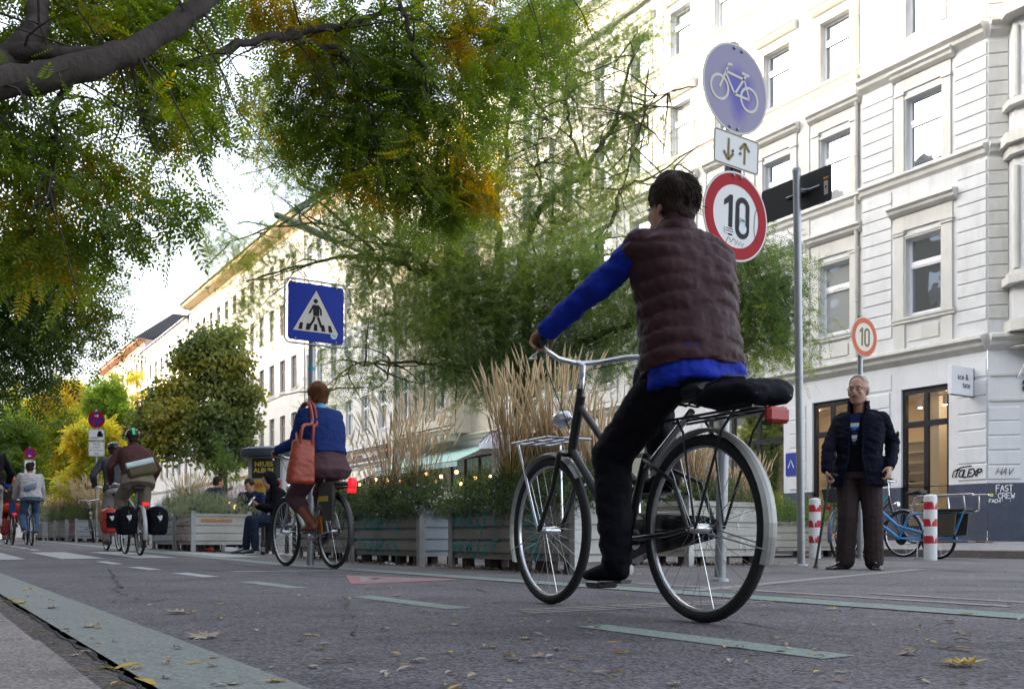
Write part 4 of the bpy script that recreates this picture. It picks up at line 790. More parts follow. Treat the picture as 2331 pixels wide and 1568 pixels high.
# ------------------------------------------------------------ grasses and shrubs
M_straw=mat('straw_plume',(.66,.50,.31),.8,var=.25,vscale=12); M_stem=mat('straw_stem',(.38,.25,.12),.8,var=.3,vscale=15); M_blade=leafmat('grass_blade',[(.04,.065,.015),(.10,.12,.02),(.26,.17,.05)],.35,2.,rand=.5)
_gc={}
def grass_meshes(h,spread,n,seed):
    k=(h,spread,n,seed)
    if k in _gc: return _gc[k]
    rg=random.Random(seed); st=MB(); pl=MB(); bl=MB()
    for i in range(n):
        a=rg.uniform(0,2*PI); r=abs(rg.gauss(0,.07)); H=h*rg.uniform(.62,1.04); lean=spread*rg.random()**.55*rg.choice((.7,1,1,1.5)); b=a+rg.uniform(-.6,.6)
        p0=Vector((math.cos(a)*r,math.sin(a)*r,0)); f=lambda t:p0+Vector((math.cos(b)*lean*t**1.6*H,math.sin(b)*lean*t**1.6*H,H*t*(1-.10*lean*t)))
        pts=[f(t/7) for t in range(8)]; st.tube(pts[:6],[.0024]*6,3,caps=False)
        L_=rg.uniform(.16,.26); t0=1-L_/H; ps=[f(t0+(1-t0)*j/5) for j in range(6)]
        pl.tube(ps,[.003,.0075*rg.uniform(.8,1.3),.009,.0075,.005,.001],4,caps=False)
    for i in range(int(n*1.1)):
        a=rg.uniform(0,2*PI); r=abs(rg.gauss(0,.06)); H=h*rg.uniform(.30,.55); out=rg.uniform(.15,.5); p0=Vector((math.cos(a)*r,math.sin(a)*r,0)); u=Vector((math.cos(a),math.sin(a),0))
        pts=[p0+u*out*(t/6)**1.5*.9+Vector((0,0,H*(1.25*(t/6)-.55*(t/6)**3))) for t in range(7)]
        nr=Vector((u.x,u.y,.8)); bl.ribbon(pts,[.009,.009,.008,.007,.006,.004,.001],nr)
    r=(st.mesh('stem',M_stem),pl.mesh('plume',M_straw),bl.mesh('blade',M_blade)); _gc[k]=r; return r
def grass(label,loc,h=1.5,spread=.28,n=90,seed=1,group='feather reed grasses in the planters',rz=0.):
    s,p,b=grass_meshes(h,spread,n,seed); t=thing('feather_grass',label,'grass tuft',loc,(0,0,rz),group); link('stem',s,t); link('plume',p,t); link('blade',b,t); return t
L_herb=leafmat('herb_leaves',[(.025,.050,.018),(.05,.088,.026),(.095,.14,.036),(.18,.21,.055)],.35,3.,rand=.4,pos=[.28,.45,.6,.76]); L_sage=leafmat('sage_leaves',[(.12,.15,.08),(.22,.26,.15),(.36,.38,.22)],.3,4.,rand=.5)
L_hi=leafmat('fresh_leaves',[(.05,.10,.02),(.10,.20,.03),(.2,.28,.05)],.4,4.,rand=.5)
M_flo=mat('lilac_flower',(.50,.44,.62),.7,var=.15,vscale=8)
def sprig(s):
    V=[];Fc=[]
    for i in range(6):
        z=s*(.15+.15*i); a=i*2.4; d=np.array((math.cos(a),math.sin(a),.5)); d/=np.linalg.norm(d); sd=np.array((-math.sin(a),math.cos(a),0)); o=np.array((0,0,z)); k=len(V); l=s*.34*(1-.08*i); w=l*.32
        V.extend([o,o+d*l*.5+sd*w/2,o+d*l,o+d*l*.5-sd*w/2]); Fc.append([k,k+1,k+2,k+3])
    k=len(V); V.extend([np.array((-.002,0,0)),np.array((.002,0,0)),np.array((.001,0,s)),np.array((-.001,0,s))]); Fc.append([k,k+1,k+2,k+3]); return np.array(V),np.array(Fc)
SPG=sprig(.11); SPG2=sprig(.08)
def uprights(n,rs,lean=.7):
    z=rs.normal(size=(n,3))*lean; z[:,2]=np.abs(z[:,2])+.7; z/=np.linalg.norm(z,axis=1)[:,None]; x=rs.normal(size=(n,3)); x-=z*(x*z).sum(1)[:,None]; x/=np.linalg.norm(x,axis=1)[:,None]
    return np.stack([x,np.cross(z,x),z],axis=2)
def shrub(label,x0,x1,y0,y1,z,h,n,lm=None,seed=1,flowers=60,spill=.12,group='leafy perennials in the planters',sp=None,uneven=.45,name='perennial_bush',cat='bush'):
    rs=np.random.RandomState(seed); c=((x0+x1)/2,(y0+y1)/2,z); t=thing(name,label,cat,c,group=group)
    X=rs.uniform(x0-spill,x1+spill,n); Y=rs.uniform(y0-spill,y1+spill,n)
    prof=h*(1-uneven+uneven*(.5+.5*np.sin(X*5.1+seed)*np.cos(Y*4.3+seed*2))+.12*rs.normal(size=n)); ex=np.minimum(np.minimum(X-x0,x1-X),np.minimum(Y-y0,y1-Y)); prof=np.where(ex<0,prof*.45,np.where(ex<.12,prof*.8,prof))
    Z=prof*rs.rand(n)**.55-np.where(ex<0,.10,0)*rs.rand(n); P=np.stack([X-c[0],Y-c[1],Z],1)
    V,Fc=scatter(sp or SPG,P,uprights(n,rs),rs.uniform(.6,1.3,n)); link('foliage',npmesh('foliage',V,Fc,lm or L_herb),t)
    mb=MB()
    rg=random.Random(seed)
    for i in range(int(26*(x1-x0+y1-y0))):
        x,y=rg.uniform(x0+.05,x1-.05)-c[0],rg.uniform(y0+.05,y1-.05)-c[1]; H=h*rg.uniform(.8,1.5); dx,dy=rg.uniform(-.12,.12),rg.uniform(-.12,.12)
        mb.tube([(x,y,-.05),(x+dx*.5,y+dy*.5,H*.6),(x+dx,y+dy,H)],[.003,.002,.001],3,caps=False)
    mb.build('stalk',mat('stalk',(.09,.10,.03),.8,var=.4),t)
    if flowers:
        k=rs.choice(n,min(n,flowers)); Q=P[k]+np.array([0,0,.06]); q=np.array([(-.5,-.5,0),(.5,-.5,.2),(.5,.5,0),(-.5,.5,.2)])*.02
        V,Fc=scatter((q,np.array([[0,1,2,3]])),Q,rotmats(len(Q),0,rs),rs.uniform(.7,1.4,len(Q))); link('blossom',npmesh('blossom',V,Fc,M_flo),t)
    return t
# ============================================================ PLANTERS
M_steel=mat('painted_steel',(.42,.405,.37),.55,col2=(.54,.52,.48),vscale=3,bump=.3,bscale=60,dirt=.45); M_steelg=mat('dull_steel',(.21,.20,.18),.5,col2=(.30,.285,.26),vscale=3,bump=.3,bscale=60,dirt=.5)
M_steelb=mat('bluish_steel',(.33,.37,.42),.5,col2=(.42,.46,.51),vscale=3,bump=.3,bscale=60,dirt=.4); M_post=mat('galvanised_post',(.40,.40,.41),.42,metal=.5,var=.2,vscale=6,bump=.3,bscale=50,dirt=.35); M_rust=mat('rusty_cap',(.075,.05,.045),.8,var=.35,vscale=20,bump=.6)
M_dirt=mat('potting_soil',(.03,.022,.016),.95,var=.3,vscale=20,bump=1,bscale=40)
PROF=[(0,.0),(.0,.11),(.022,.135),(.022,.31),(0,.335),(0,.36),(.022,.385),(.022,.56),(0,.585),(0,.61),(.022,.635),(.022,.80),(0,.825),(0,.90),(.022,.915),(.022,1.0)]
def profx(t):
    for (a,b),(c,d) in zip(PROF,PROF[1:]):
        if b<=t<=d: return a+(c-a)*(t-b)/(d-b+1e-9)
    return .022
def planter(label,x0,y0,W_,L_,h,m=None,tilt=0.,mshort=None,foot=.10,name='planter_box'):
    """box with its near street-side corner at (x0,y0), W_ across the street, L_ along it"""
    z0=G(y0+L_/2); t=thing(name,label,'planter',(x0+W_/2,y0+L_/2,z0),(0,0,tilt),'corrugated steel planter boxes beside the cycle street'); hw,hl=W_/2,L_/2; m=m or M_steel; ms=mshort or m; H=h-foot
    for k,(ax,len_,off,sg) in enumerate((('x',hl,hw,-1),('x',hl,hw,1),('y',hw,hl,-1),('y',hw,hl,1))):
        mb=MB(); poly=[(-.012,foot)]+[(px-.012,foot+tz*H*.965) for px,tz in PROF]+[(-.03,foot+H*.965),(-.03,foot)]
        pw=.035
        if ax=='x': mb.prism([(sg*(off+p),z) for p,z in poly],(0,-(len_-pw),0),(1,0,0),(0,0,1),(0,2*(len_-pw),0))
        else: mb.prism([(sg*(off+p),z) for p,z in poly],(-(len_-pw),0,0),(0,1,0),(0,0,1),(2*(len_-pw),0,0))
        mb.build('side_panel',m if ax=='x' else ms,t)
    for sx in (-1,1):
        for sy in (-1,1):
            mb=MB(); a,b=.0,.075
            x,y=sx*(hw+.018),sy*(hl+.018)
            mb.box((min(x,x-sx*.07),min(y,y-sy*.012),0),(max(x,x-sx*.07),max(y,y-sy*.012),h)); mb.box((min(x,x-sx*.012),min(y-sy*.012,y-sy*.07),0.001),(max(x,x-sx*.012),max(y-sy*.012,y-sy*.07),h-.001))
            mb.cbox((x-sx*.03,y-sy*.03,h+.015),(.05,.05,.03)); po=mb.build('post',M_post,t)
            mb=MB(); mb.lathe([(.03,0),(.062,.018),(.066,.034),(.05,.036),(.02,.022)],(x-sx*.03,y-sy*.03,h+.03),14); mb.build('cap',M_rust,po,smooth=50)
    mb=MB(); mb.box((-hw+.04,-hl+.04,h*.80),(hw-.04,hl-.04,h*.93)); mb.build('soil',M_dirt,t)
    mb=MB()
    n=max(2,int(L_/.5))
    for i in range(n+1):
        y=-hl+.12+(L_-.36)*i/n
        for xx in (-hw+.05,hw-.13): mb=MB(); mb.box((xx,y,0),(xx+.08,y+.10,foot)); mb.build('foot',M_rust,t)
    return t
M_teal=mat('teal_paint',(.03,.33,.36),.6,var=.25,vscale=9); M_wsp=mat('white_spray2',(.62,.62,.60),.6,var=.1,vscale=9); M_rsp=mat('red_spray',(.42,.06,.05),.6,var=.2,vscale=9)
def wallpaint(t,word,hw,hl,side,u0,z0,w,h,gap,pw,m,H,foot=.1,seed=1,slant=0,drip=True,jit=.04,name='graffiti'):
    """side 'street': the long face towards -x, u grows towards -y (left to right as seen); side 'end': the -y face, u grows towards +x"""
    mb=MB(); hh=(H-foot)*.965
    def place(a,b):
        z=z0+b; o=profx(min(1,max(0,(z-foot)/hh)))-.012+.005
        return (-(hw+o),-(u0+a)+0,z) if side=='street' else (u0+a,-(hl+o),z)
    strokes(mb,word,w,h,gap,pw,place,(-1,0,0) if side=='street' else (0,-1,0),slant,jit,seed,drip); return mb.build(name,m,t)
P1=planter('nearest dull steel planter with teal letters HAUT AB, holding the tallest straw grass',4.42,5.98,.56,2.02,.594,M_steelg,mshort=M_steel)
for z,sd in ((.37,1),(.13,2)): wallpaint(P1,'HAUT AB',.28,1.01,'street',-.92,z,.135,.19 if sd==1 else .15,.085,.032,M_teal,.594,seed=sd)
mb=MB(); mb.box((.045,-1.038,.33),(.11,-1.034,.46)); mb.m=1; strokes(mb,'XS',.02,.045,.006,.006,lambda a,b:(.055+a,-1.0395,.37+b),(0,-1,0)); mb.build('sticker',[mat('red_sticker',(.55,.04,.08),.5),M_frame],P1)
mb=MB(); mb.box((-.312,.05,.50),(-.309,.17,.545)); mb.box((-.312,-.72,.30),(-.309,-.68,.38)); mb.build('sticker',mat('grey_sticker',(.35,.36,.40),.5),P1)
P2=planter('long dull steel planter with teal letters TOURIS next to the woman with the orange bag',4.42,8.64,.56,1.72,.60,M_steelg,mshort=M_steelb)
for z,sd in ((.37,3),(.13,4)): wallpaint(P2,'TOURIS',.28,.86,'street',-.70,z,.12,.19 if sd==3 else .15,.065,.030,M_teal,.6,seed=sd)
P3_=planter('steel planter with plain side behind the wheels of the woman cyclist',4.42,10.42,.56,1.75,.60,M_steelg)
P4=planter('pale planter turned towards the camera with small orange lettering and red scrawl on its end',3.97,16.0,.96,1.1,.66,M_steel,mshort=M_steel,foot=.12)
text('lettering','STEPPENCROSS',.075,mat('orange_letter',(.55,.22,.04),.5),P4,(-.08,-.577,.52),(R(90),0,0),.002,.003)
wallpaint(P4,'AMKT',.48,.55,'street',-.42,.34,.15,.16,.05,.018,M_rsp,.66,.12,seed=7); wallpaint(P4,'UMIK',.48,.55,'street',-.42,.14,.15,.12,.05,.018,M_rsp,.66,.12,seed=8)
P5=planter('grey planter directly behind the orange-lettered one, half hidden by the panniers',4.0,17.4,.9,1.7,.62,M_steelb,mshort=M_steel)
P6=planter('bluish planter beside the parked bicycle, with a bare front',4.15,24.2,.9,1.3,.62,M_steelb)
P7=planter('bluish planter with a red scrawled side left of the parked bicycle',4.0,29.0,.9,1.3,.64,mat('red_scrawled_steel',(.20,.05,.06),.6,col2=(.22,.19,.20),vscale=3),mshort=M_steelb)
P8=planter('weathered planter second beyond the parked bicycle',4.0,31.0,.9,1.5,.64,M_steelg,mshort=M_steelb)
P9=planter('small far planter right of the capped cyclist',4.0,33.6,.9,1.6,.64,M_steelg,mshort=M_steelb)
P10=planter('farthest steel planter seen beyond the capped cyclist',4.0,36.6,.9,2.2,.64,M_steelg,mshort=M_steelb)
P11=planter('pale planter with white spray tag behind the leaning signpost',6.68,7.1,1.12,1.1,.69,M_steel)
mb=MB()
def wp(a,b,hw=.56,hl=.55,H=.69):
    o=profx(min(1,max(0,(b-.1)/((H-.1)*.965))))-.012+.005; return (a,-(hl+o),b)
mb.ribbon([wp(.30+.17*math.cos(PI-PI*i/20),.38+.20*math.sin(PI*i/20)) for i in range(21)],.03,(0,-1,0)); strokes(mb,'NI',.12,.12,.05,.026,lambda a,b:wp(.16+a,.16+b),(0,-1,0),.2,.1,3,True); mb.ribbon([wp(.12+.03*i,.30+.008*math.sin(i)) for i in range(12)],.03,(0,-1,0)); strokes(mb,'I',.05,.07,.01,.025,lambda a,b:wp(-.14+a,.50+b),(0,-1,0)); mb.build('graffiti',M_wsp,P11)
P12=planter('cream planter low behind the bollards, beside the parked bicycles',10.3,9.6,1.9,.9,.55,mat('cream_steel',(.50,.47,.40),.55,col2=(.58,.55,.47),vscale=3,dirt=.35))
P13=planter('grey-green planter at the knees of the seated people',5.2,12.9,.8,.9,.60,M_steelb,mshort=M_steelb)
P15=planter('pale planter end filling the gap behind the two teal-lettered boxes',6.4,9.6,1.1,1.2,.62,M_steel)
# plants in them
shrub('mound of dark herbs with lilac flowers below the tallest grass in the nearest planter',4.42,4.98,5.98,8.0,.50,.42,3800,seed=1,flowers=230)
shrub('flowering dark green herbs in the planter lettered TOURIS',4.42,4.98,8.64,10.36,.50,.50,3400,seed=2,flowers=230)
shrub('green herbs in the planter behind the woman cyclist',4.42,4.98,10.42,12.17,.52,.42,2300,seed=3,flowers=60)
shrub('silvery grey-green bush spilling over the orange-lettered planter',3.97,4.93,16.0,17.1,.70,.42,2600,L_sage,4,0,.16,sp=SPG2,name='sage_bush')
shrub('dark green bush in the planter behind the black panniers',4.0,4.9,17.4,19.1,.66,.50,2200,seed=5,flowers=20)
shrub('low green plants in the bluish planter by the parked bicycle',4.15,5.05,24.2,25.5,.74,.55,1500,seed=6,flowers=0)
shrub('dark green growth in the red-scrawled planter',4.0,4.9,29.0,30.3,.78,.60,1300,seed=7,flowers=0)
shrub('green growth in the second planter beyond the parked bicycle',4.0,4.9,31.0,32.5,.80,.65,1300,seed=8,flowers=0)
shrub('green growth in the far planters by the capped cyclist',4.0,4.9,33.6,35.2,.80,.70,1300,seed=9,flowers=0)
shrub('dark herbs in the farthest planter',4.0,4.9,36.6,38.8,.80,.75,1500,seed=10,flowers=0)
shrub('thin weedy greenery in the white-tagged planter',6.68,7.8,7.1,8.2,.60,.30,1500,seed=11,flowers=15,spill=.02)
shrub('fresh green plants trailing over the cream planter behind the bollards',10.3,12.2,9.6,10.5,.48,.45,3000,L_hi,12,25,.16)
shrub('grey-green bush beside the hooded person',5.2,6.0,12.9,13.8,.56,.45,1500,L_sage,13,0,.1,sp=SPG2,name='sage_bush')
shrub('leafy plants in the pale planter set back from the street',6.4,7.5,9.6,10.8,.54,.45,2400,seed=14,flowers=60)
mb=None
for i,(lb,x,y,z,h,sp,n,sd) in enumerate((
 ('tallest upright clump of straw-coloured grass, rising in front of the tree trunk',4.72,7.38,.55,1.52,.22,135,1),
 ('dense straw grass clump just right of the tallest one',4.80,6.82,.55,1.50,.28,150,2),
 ('shorter straw grass at the right end of the nearest planter',4.8,6.2,.55,.98,.34,110,3),
 ('wide thin straw grass in the middle of the TOURIS planter',4.75,9.3,.55,1.50,.36,95,4),
 ('loose straw grass at the left part of the TOURIS planter',4.7,9.95,.55,1.35,.45,80,5),
 ('thin straw grass behind the woman cyclist',4.7,11.4,.55,1.3,.4,70,6),
 ('straw grass in the white-tagged planter left of the steel pole',7.15,7.55,.62,.92,.34,120,7),
 ('straw grass beside the steel pole, in front of the shop wall',7.62,7.9,.62,.9,.38,90,8),
 ('upright straw grass against the left black-framed shop window',10.75,10.1,.5,1.2,.25,110,9),
 ('straw grass above the cream planter next to the first bollard',10.35,9.9,.5,1.0,.35,90,10),
 ('straw grass growing in front of the advertising column',6.4,13.9,.1,1.85,.24,90,11),
 ('small straw grass between the panniers and the maple',4.5,18.4,.6,1.1,.4,80,12),
 ('straw grass set back behind the TOURIS planter',6.9,10.2,.55,1.5,.35,100,4),
 ('tan grass mass in the red-scrawled planter',4.4,29.6,.8,1.35,.45,130,13),('tan grass mass above the weathered planter',4.5,31.8,.8,1.5,.5,130,14),('tan grass left of the parked bicycle',4.6,28.2,.25,2.0,.4,110,15),
 ('far tan grass beside the capped cyclist',4.4,34.4,.8,1.2,.5,120,13),('farthest tan grass behind the capped cyclist',4.4,37.5,.8,1.2,.5,120,14))):
    grass(lb,(x,y,z+0),h*.93,sp,n,sd,rz=i*.7)
# wispy green willow-like shoots behind the orange-lettered planter
cl=[]
for a in ((495,1000,21,.10,1),(510,1040,21,.12,1),(530,1060,21,.12,1),(470,1060,21,.14,.8),(445,1090,21,.12,.8),(500,1095,21,.16,1),(540,1095,21,.14,1)): cp(*a)
b_=P3(505,1224,21); tree('sapling','thin bright green sapling arching over in front of the maple trunk',(b_.x,b_.y,G(b_.y)),[(b_.x,b_.y,.1),(b_.x,b_.y,.9)],cl,900,T_sop,L_hi,71,tr=.015,tw=14,branches=[([P3(505,1180,21),P3(500,1080,21),P3(520,1010,21),P3(545,1060,21)],.008,.002)],droop=1.2,sub=3,subr=.2,smin=.3,smax=.5,tl=.3)
# ============================================================ POLES AND SIGNS
M_pole=mat('galvanised_pole',(.30,.31,.33),.38,metal=.65,var=.14,vscale=3,bump=.25,bscale=25,dirt=.15); M_sgw=mat('sign_white_face',(.74,.73,.72),.35,var=.03,vscale=3); M_sgr=mat('sign_red',(.36,.004,.012),.45,var=.08,vscale=4); M_sgo=mat('sign_faded_red',(.60,.12,.05),.4,var=.12,vscale=4); M_sgb=mat('sign_blue',(.012,.035,.30),.33,var=.1,vscale=3); M_sgblk=mat('sign_black',(.012,.012,.015),.4); M_back=mat('sign_back',(.30,.31,.32),.45,metal=.5,var=.1); M_gold=mat('sign_faded_black',(.20,.15,.07),.45)
def fadedblue():
    m=mat('sign_faded_blue',(.20,.18,.36),.4,spec=.3); nt=m.node_tree; N=nt.nodes; L=nt.links
    tc=N.new('ShaderNodeTexCoord'); mp=N.new('ShaderNodeMapping'); mp.inputs['Location'].default_value=(-.10,0,.10); mp.inputs['Scale'].default_value=(4.2,1,3.2); L.new(tc.outputs['Object'],mp.inputs['Vector'])
    n=N.new('ShaderNodeTexNoise'); n.inputs['Scale'].default_value=3.2; n.inputs['Detail'].default_value=4; L.new(tc.outputs['Object'],n.inputs['Vector'])
    v=N.new('ShaderNodeVectorMath'); v.operation='LENGTH'; L.new(mp.outputs['Vector'],v.inputs[0]); a=N.new('ShaderNodeMath'); a.operation='MULTIPLY_ADD'; L.new(n.outputs['Fac'],a.inputs[0]); a.inputs[1].default_value=1.3; L.new(v.outputs['Value'],a.inputs[2]); hf=N.new('ShaderNodeMath'); hf.operation='MULTIPLY'; hf.inputs[1].default_value=.5; L.new(a.outputs[0],hf.inputs[0])
    r=N.new('ShaderNodeValToRGB'); e=r.color_ramp; e.elements[0].position=.38; e.elements[0].color=(.05,.07,.36,1); e.elements[1].position=.68; e.elements[1].color=(.25,.225,.34,1); q=e.elements.new(.50); q.color=(.10,.07,.36,1); L.new(hf.outputs[0],r.inputs['Fac']); L.new(r.outputs['Color'],N['Principled BSDF'].inputs['Base Color']); return m
M_fb=fadedblue()
def disc(mb,c,r,y0,y1,n=56):
    mb.prism([(c[0]+r*math.cos(2*PI*i/n),c[2]+r*math.sin(2*PI*i/n)) for i in range(n)],(0,y0,0),(1,0,0),(0,0,1),(0,y1-y0,0))
def annulus(mb,c,r0,r1,y,n=56):
    for i in range(n):
        a,b=2*PI*i/n,2*PI*(i+1)/n; P=lambda r,t:(c[0]+r*math.cos(t),y,c[2]+r*math.sin(t)); mb.face([P(r0,a),P(r1,a),P(r1,b),P(r0,b)])
def bolts(t,pts,y,m=None):
    mb=MB()
    for x,z in pts: mb.lathe([(.011,0),(.011,.006),(.006,.011)],(x,y,z),10,(0,-1,0))
    mb.build('bolt',m or M_pole,t,smooth=50)
def rrect(w,h,r,n=5):
    out=[]
    for cx,cy,a0 in ((w/2-r,h/2-r,0),(-w/2+r,h/2-r,PI/2),(-w/2+r,-h/2+r,PI),(w/2-r,-h/2+r,1.5*PI)): out+=[(cx+r*math.cos(a0+PI/2*i/n),cy+r*math.sin(a0+PI/2*i/n)) for i in range(n+1)]
    return out
def digits10(t,s,y,m,cx=0,cz=0):
    mb=MB(); k=s
    mb.prism([(-.155*k+cx,-.30*k+cz),(-.075*k+cx,-.30*k+cz),(-.075*k+cx,.30*k+cz),(-.135*k+cx,.30*k+cz),(-.25*k+cx,.20*k+cz),(-.25*k+cx,.12*k+cz),(-.155*k+cx,.18*k+cz)],(0,y,0),(1,0,0),(0,0,1),(0,-.0015,0))
    def oval(w,h,n=10): return [(w/2*math.cos(a) if False else 0,0) for a in ()] or rrect(w,h,w/2*.98,n)
    A=rrect(.29*k,.62*k,.145*k,8); B_=rrect(.13*k,.46*k,.064*k,8)
    for i in range(len(A)):
        j=(i+1)%len(A); o=.13*k+cx
        mb.face([(A[i][0]+o,y-.0015,A[i][1]+cz),(A[j][0]+o,y-.0015,A[j][1]+cz),(B_[j][0]+o,y-.0015,B_[j][1]+cz),(B_[i][0]+o,y-.0015,B_[i][1]+cz)])
    return mb.build('digits',m,t)
gx,gy=4.57,4.56
sp=thing('sign_pole','leaning galvanised pole carrying the faded bicycle disc, arrow plate and nearest speed limit disc','pole',(gx,gy,0),(0,R(1.9),0))
mb=MB(); mb.cyl((0,0,-.02),(0,0,3.60),.038,n=24); mb.build('tube',M_pole,sp,smooth=50)
mb=MB(); mb.lathe([(.040,0),(.043,.004),(.043,.05),(.03,.06)],(0,0,3.56),20); mb.lathe([(.039,0),(.06,.0),(.058,.015),(.039,.03)],(0,0,0),20); mb.build('cap',M_back,sp,smooth=50)
mb=MB(); mb.box((-.03,-.058,2.62),(.05,-.037,3.1)); mb.build('bracket',M_sgblk,sp)
mb=MB(); mb.tube([(0.0,-.0395,1.26),(0.0,-.0395,1.40)],.001,4); mb.M=None
for i in range(7): a=-PI*.5+(-.6+1.2*i/6)
mb=MB(); 
for i in range(6):
    a0=-PI/2-.7+1.4*i/6; a1=-PI/2-.7+1.4*(i+1)/6; r=.0395; mb.face([(r*math.cos(a0),r*math.sin(a0),1.26),(r*math.cos(a1),r*math.sin(a1),1.26),(r*math.cos(a1),r*math.sin(a1),1.40),(r*math.cos(a0),r*math.sin(a0),1.40)])
mb.build('sticker',M_sgr,sp); text('lettering','HEY',.045,M_frame,sp,(-.0,-.041,1.35),(R(90),0,0),.001,.001); text('lettering','HAI',.045,M_frame,sp,(-.0,-.041,1.30),(R(90),0,0),.001,.001)
tl=R(1.9)
def onpole(z,dx=0.): return (gx+math.sin(tl)*z+dx,gy-.062,math.cos(tl)*z)
# bicycle disc
d1=thing('bicycle_sign','round bleached blue sign with a white bicycle, topmost on the leaning pole','sign',onpole(3.28,-.03),(0,R(4.5),0))
mb=MB(); disc(mb,(0,0,0),.30,-.003,.0); mb.build('plate',M_back,d1); mb=MB(); disc(mb,(0,0,0),.286,-.0045,-.0032); mb.build('blue_face',M_fb,d1)
M_sgc=mat('sign_cream',(.62,.58,.52),.4,var=.04); mb=MB(); annulus(mb,(0,0,0),.286,.30,-.0046); mb.build('border',M_sgc,d1)
mb=MB(); Y_=-.0065; wr=.078
for cx,cz in ((-.148,-.035),(.128,-.035)):
    annulus(mb,(cx,0,cz),wr-.009,wr+.009,Y_,40)
def bar(pts,w,mb=mb): mb.ribbon([(x,Y_-.0004,z) for x,z in pts],w,(0,-1,0))
bar([(-.148,-.035),(-.085,.125)],.017); bar([(-.088,.118),(-.078,.142),(-.045,.145)],.017); bar([(-.10,.085),(.07,.085)],.017); bar([(-.098,.07),(-.01,-.04)],.017); bar([(-.01,-.04),(.128,-.035)],.017); bar([(-.01,-.04),(.085,.115)],.017); bar([(.07,.085),(.128,-.035)],.014); bar([(.045,.122),(.115,.122)],.02); mb.build('bicycle_symbol',M_sgc,d1)
bolts(d1,[(-.035,.265),(.035,.265),(-.035,-.265),(.035,-.265)],-.0046)
# arrow plate
d2=thing('arrow_plate','small white plate with two opposite arrows below the bicycle disc','sign',onpole(2.865,-.008),(0,R(2),0))
mb=MB(); mb.prism(rrect(.42,.231,.025),(0,-.003,0),(1,0,0),(0,0,1),(0,.003,0)); mb.build('plate',M_sgw,d2)
A=rrect(.41,.221,.02); B_=rrect(.395,.206,.014); mb=MB()
for i in range(len(A)): j=(i+1)%len(A); mb.face([(A[i][0],-.0042,A[i][1]),(A[j][0],-.0042,A[j][1]),(B_[j][0],-.0042,B_[j][1]),(B_[i][0],-.0042,B_[i][1])])
mb.build('border',M_gold,d2); mb=MB()
for cx,sg in ((-.075,-1),(.075,1)):
    mb.prism([(cx-.009,-.07*sg),(cx+.009,-.07*sg),(cx+.009,.05*sg),(cx-.009,.05*sg)],(0,-.0055,0),(1,0,0),(0,0,1),(0,.002,0)); mb.ribbon([(cx-.045,-.0062,.022*sg),(cx,-.0062,.072*sg)],.02,(0,-1,0)); mb.ribbon([(cx,-.0062,.072*sg),(cx+.045,-.0062,.022*sg)],.02,(0,-1,0))
mb.build('arrow',M_gold,d2); bolts(d2,[(-.035,-.005),(.035,-.005)],-.0042)
def speed(label,loc,rot,r,red,dig,wht,s=1.):
    t=thing('speed_limit_sign',label,'sign',loc,rot,'round speed limit signs')
    mb=MB(); disc(mb,(0,0,0),r,-.003,.0); mb.build('plate',M_back,t); mb=MB(); disc(mb,(0,0,0),r*.985,-.0042,-.0031); mb.build('white_face',wht,t)
    mb=MB(); annulus(mb,(0,0,0),r*.70,r*.955,-.0055); mb.build('red_ring',red,t); digits10(t,r*1.5,-.0050,dig); return t
d3=speed('large bright speed limit disc reading 10 with stickers, lowest on the leaning pole',onpole(2.43,.0),(0,R(2),0),.30,M_sgr,M_sgblk,M_sgw); bolts(d3,[(-.035,.268),(.035,.268)],-.0056)
mb=MB(); mb.prism([(-.105,-.125),(-.02,-.125),(-.02,-.085),(-.105,-.085)],(0,-.009,0),(1,0,0),(0,0,1),(0,.0015,0)); mb.m=1; disc(mb,(.0585,0,-.072),.036,-.0105,-.009,20); mb.prism([(.036,-.045),(.081,-.045),(.081,.005),(.036,.005)],(0,-.0098,0),(1,0,0),(0,0,1),(0,.0008,0)); mb.m=2; mb.prism([(.042,-.022),(.076,-.026),(.076,-.010),(.042,-.008)],(0,-.0112,0),(1,0,0),(0,0,1),(0,.0006,0)); mb.build('sticker',[M_frame,mat('scuffed_sticker',(.45,.50,.62),.5,col2=(.75,.76,.78),vscale=40),mat('green_print',(.03,.16,.10),.5)],d3)
text('lettering','unbezahlte-\nwerbung.de',.016,M_sgblk,d3,(-.0625,-.0095,-.102),(R(90),0,0),.0003,.0004)
mb=MB(); q=[(-.09,-.19),(-.07,-.15),(-.055,-.155),(-.045,-.185),(-.02,-.15),(-.005,-.16),(0,-.19),(.02,-.155),(.03,-.19),(.045,-.16),(.06,-.19),(.075,-.165)]
mb.ribbon([(a,-.0066,b) for a,b in q],.004,(0,-1,0)); mb.ribbon([(.20+.03*math.cos(t/3),-.0066,-.02+.11*math.sin(t/3)) for t in range(4,16)],.004,(0,-1,0)); mb.build('scribble',M_sgblk,d3)
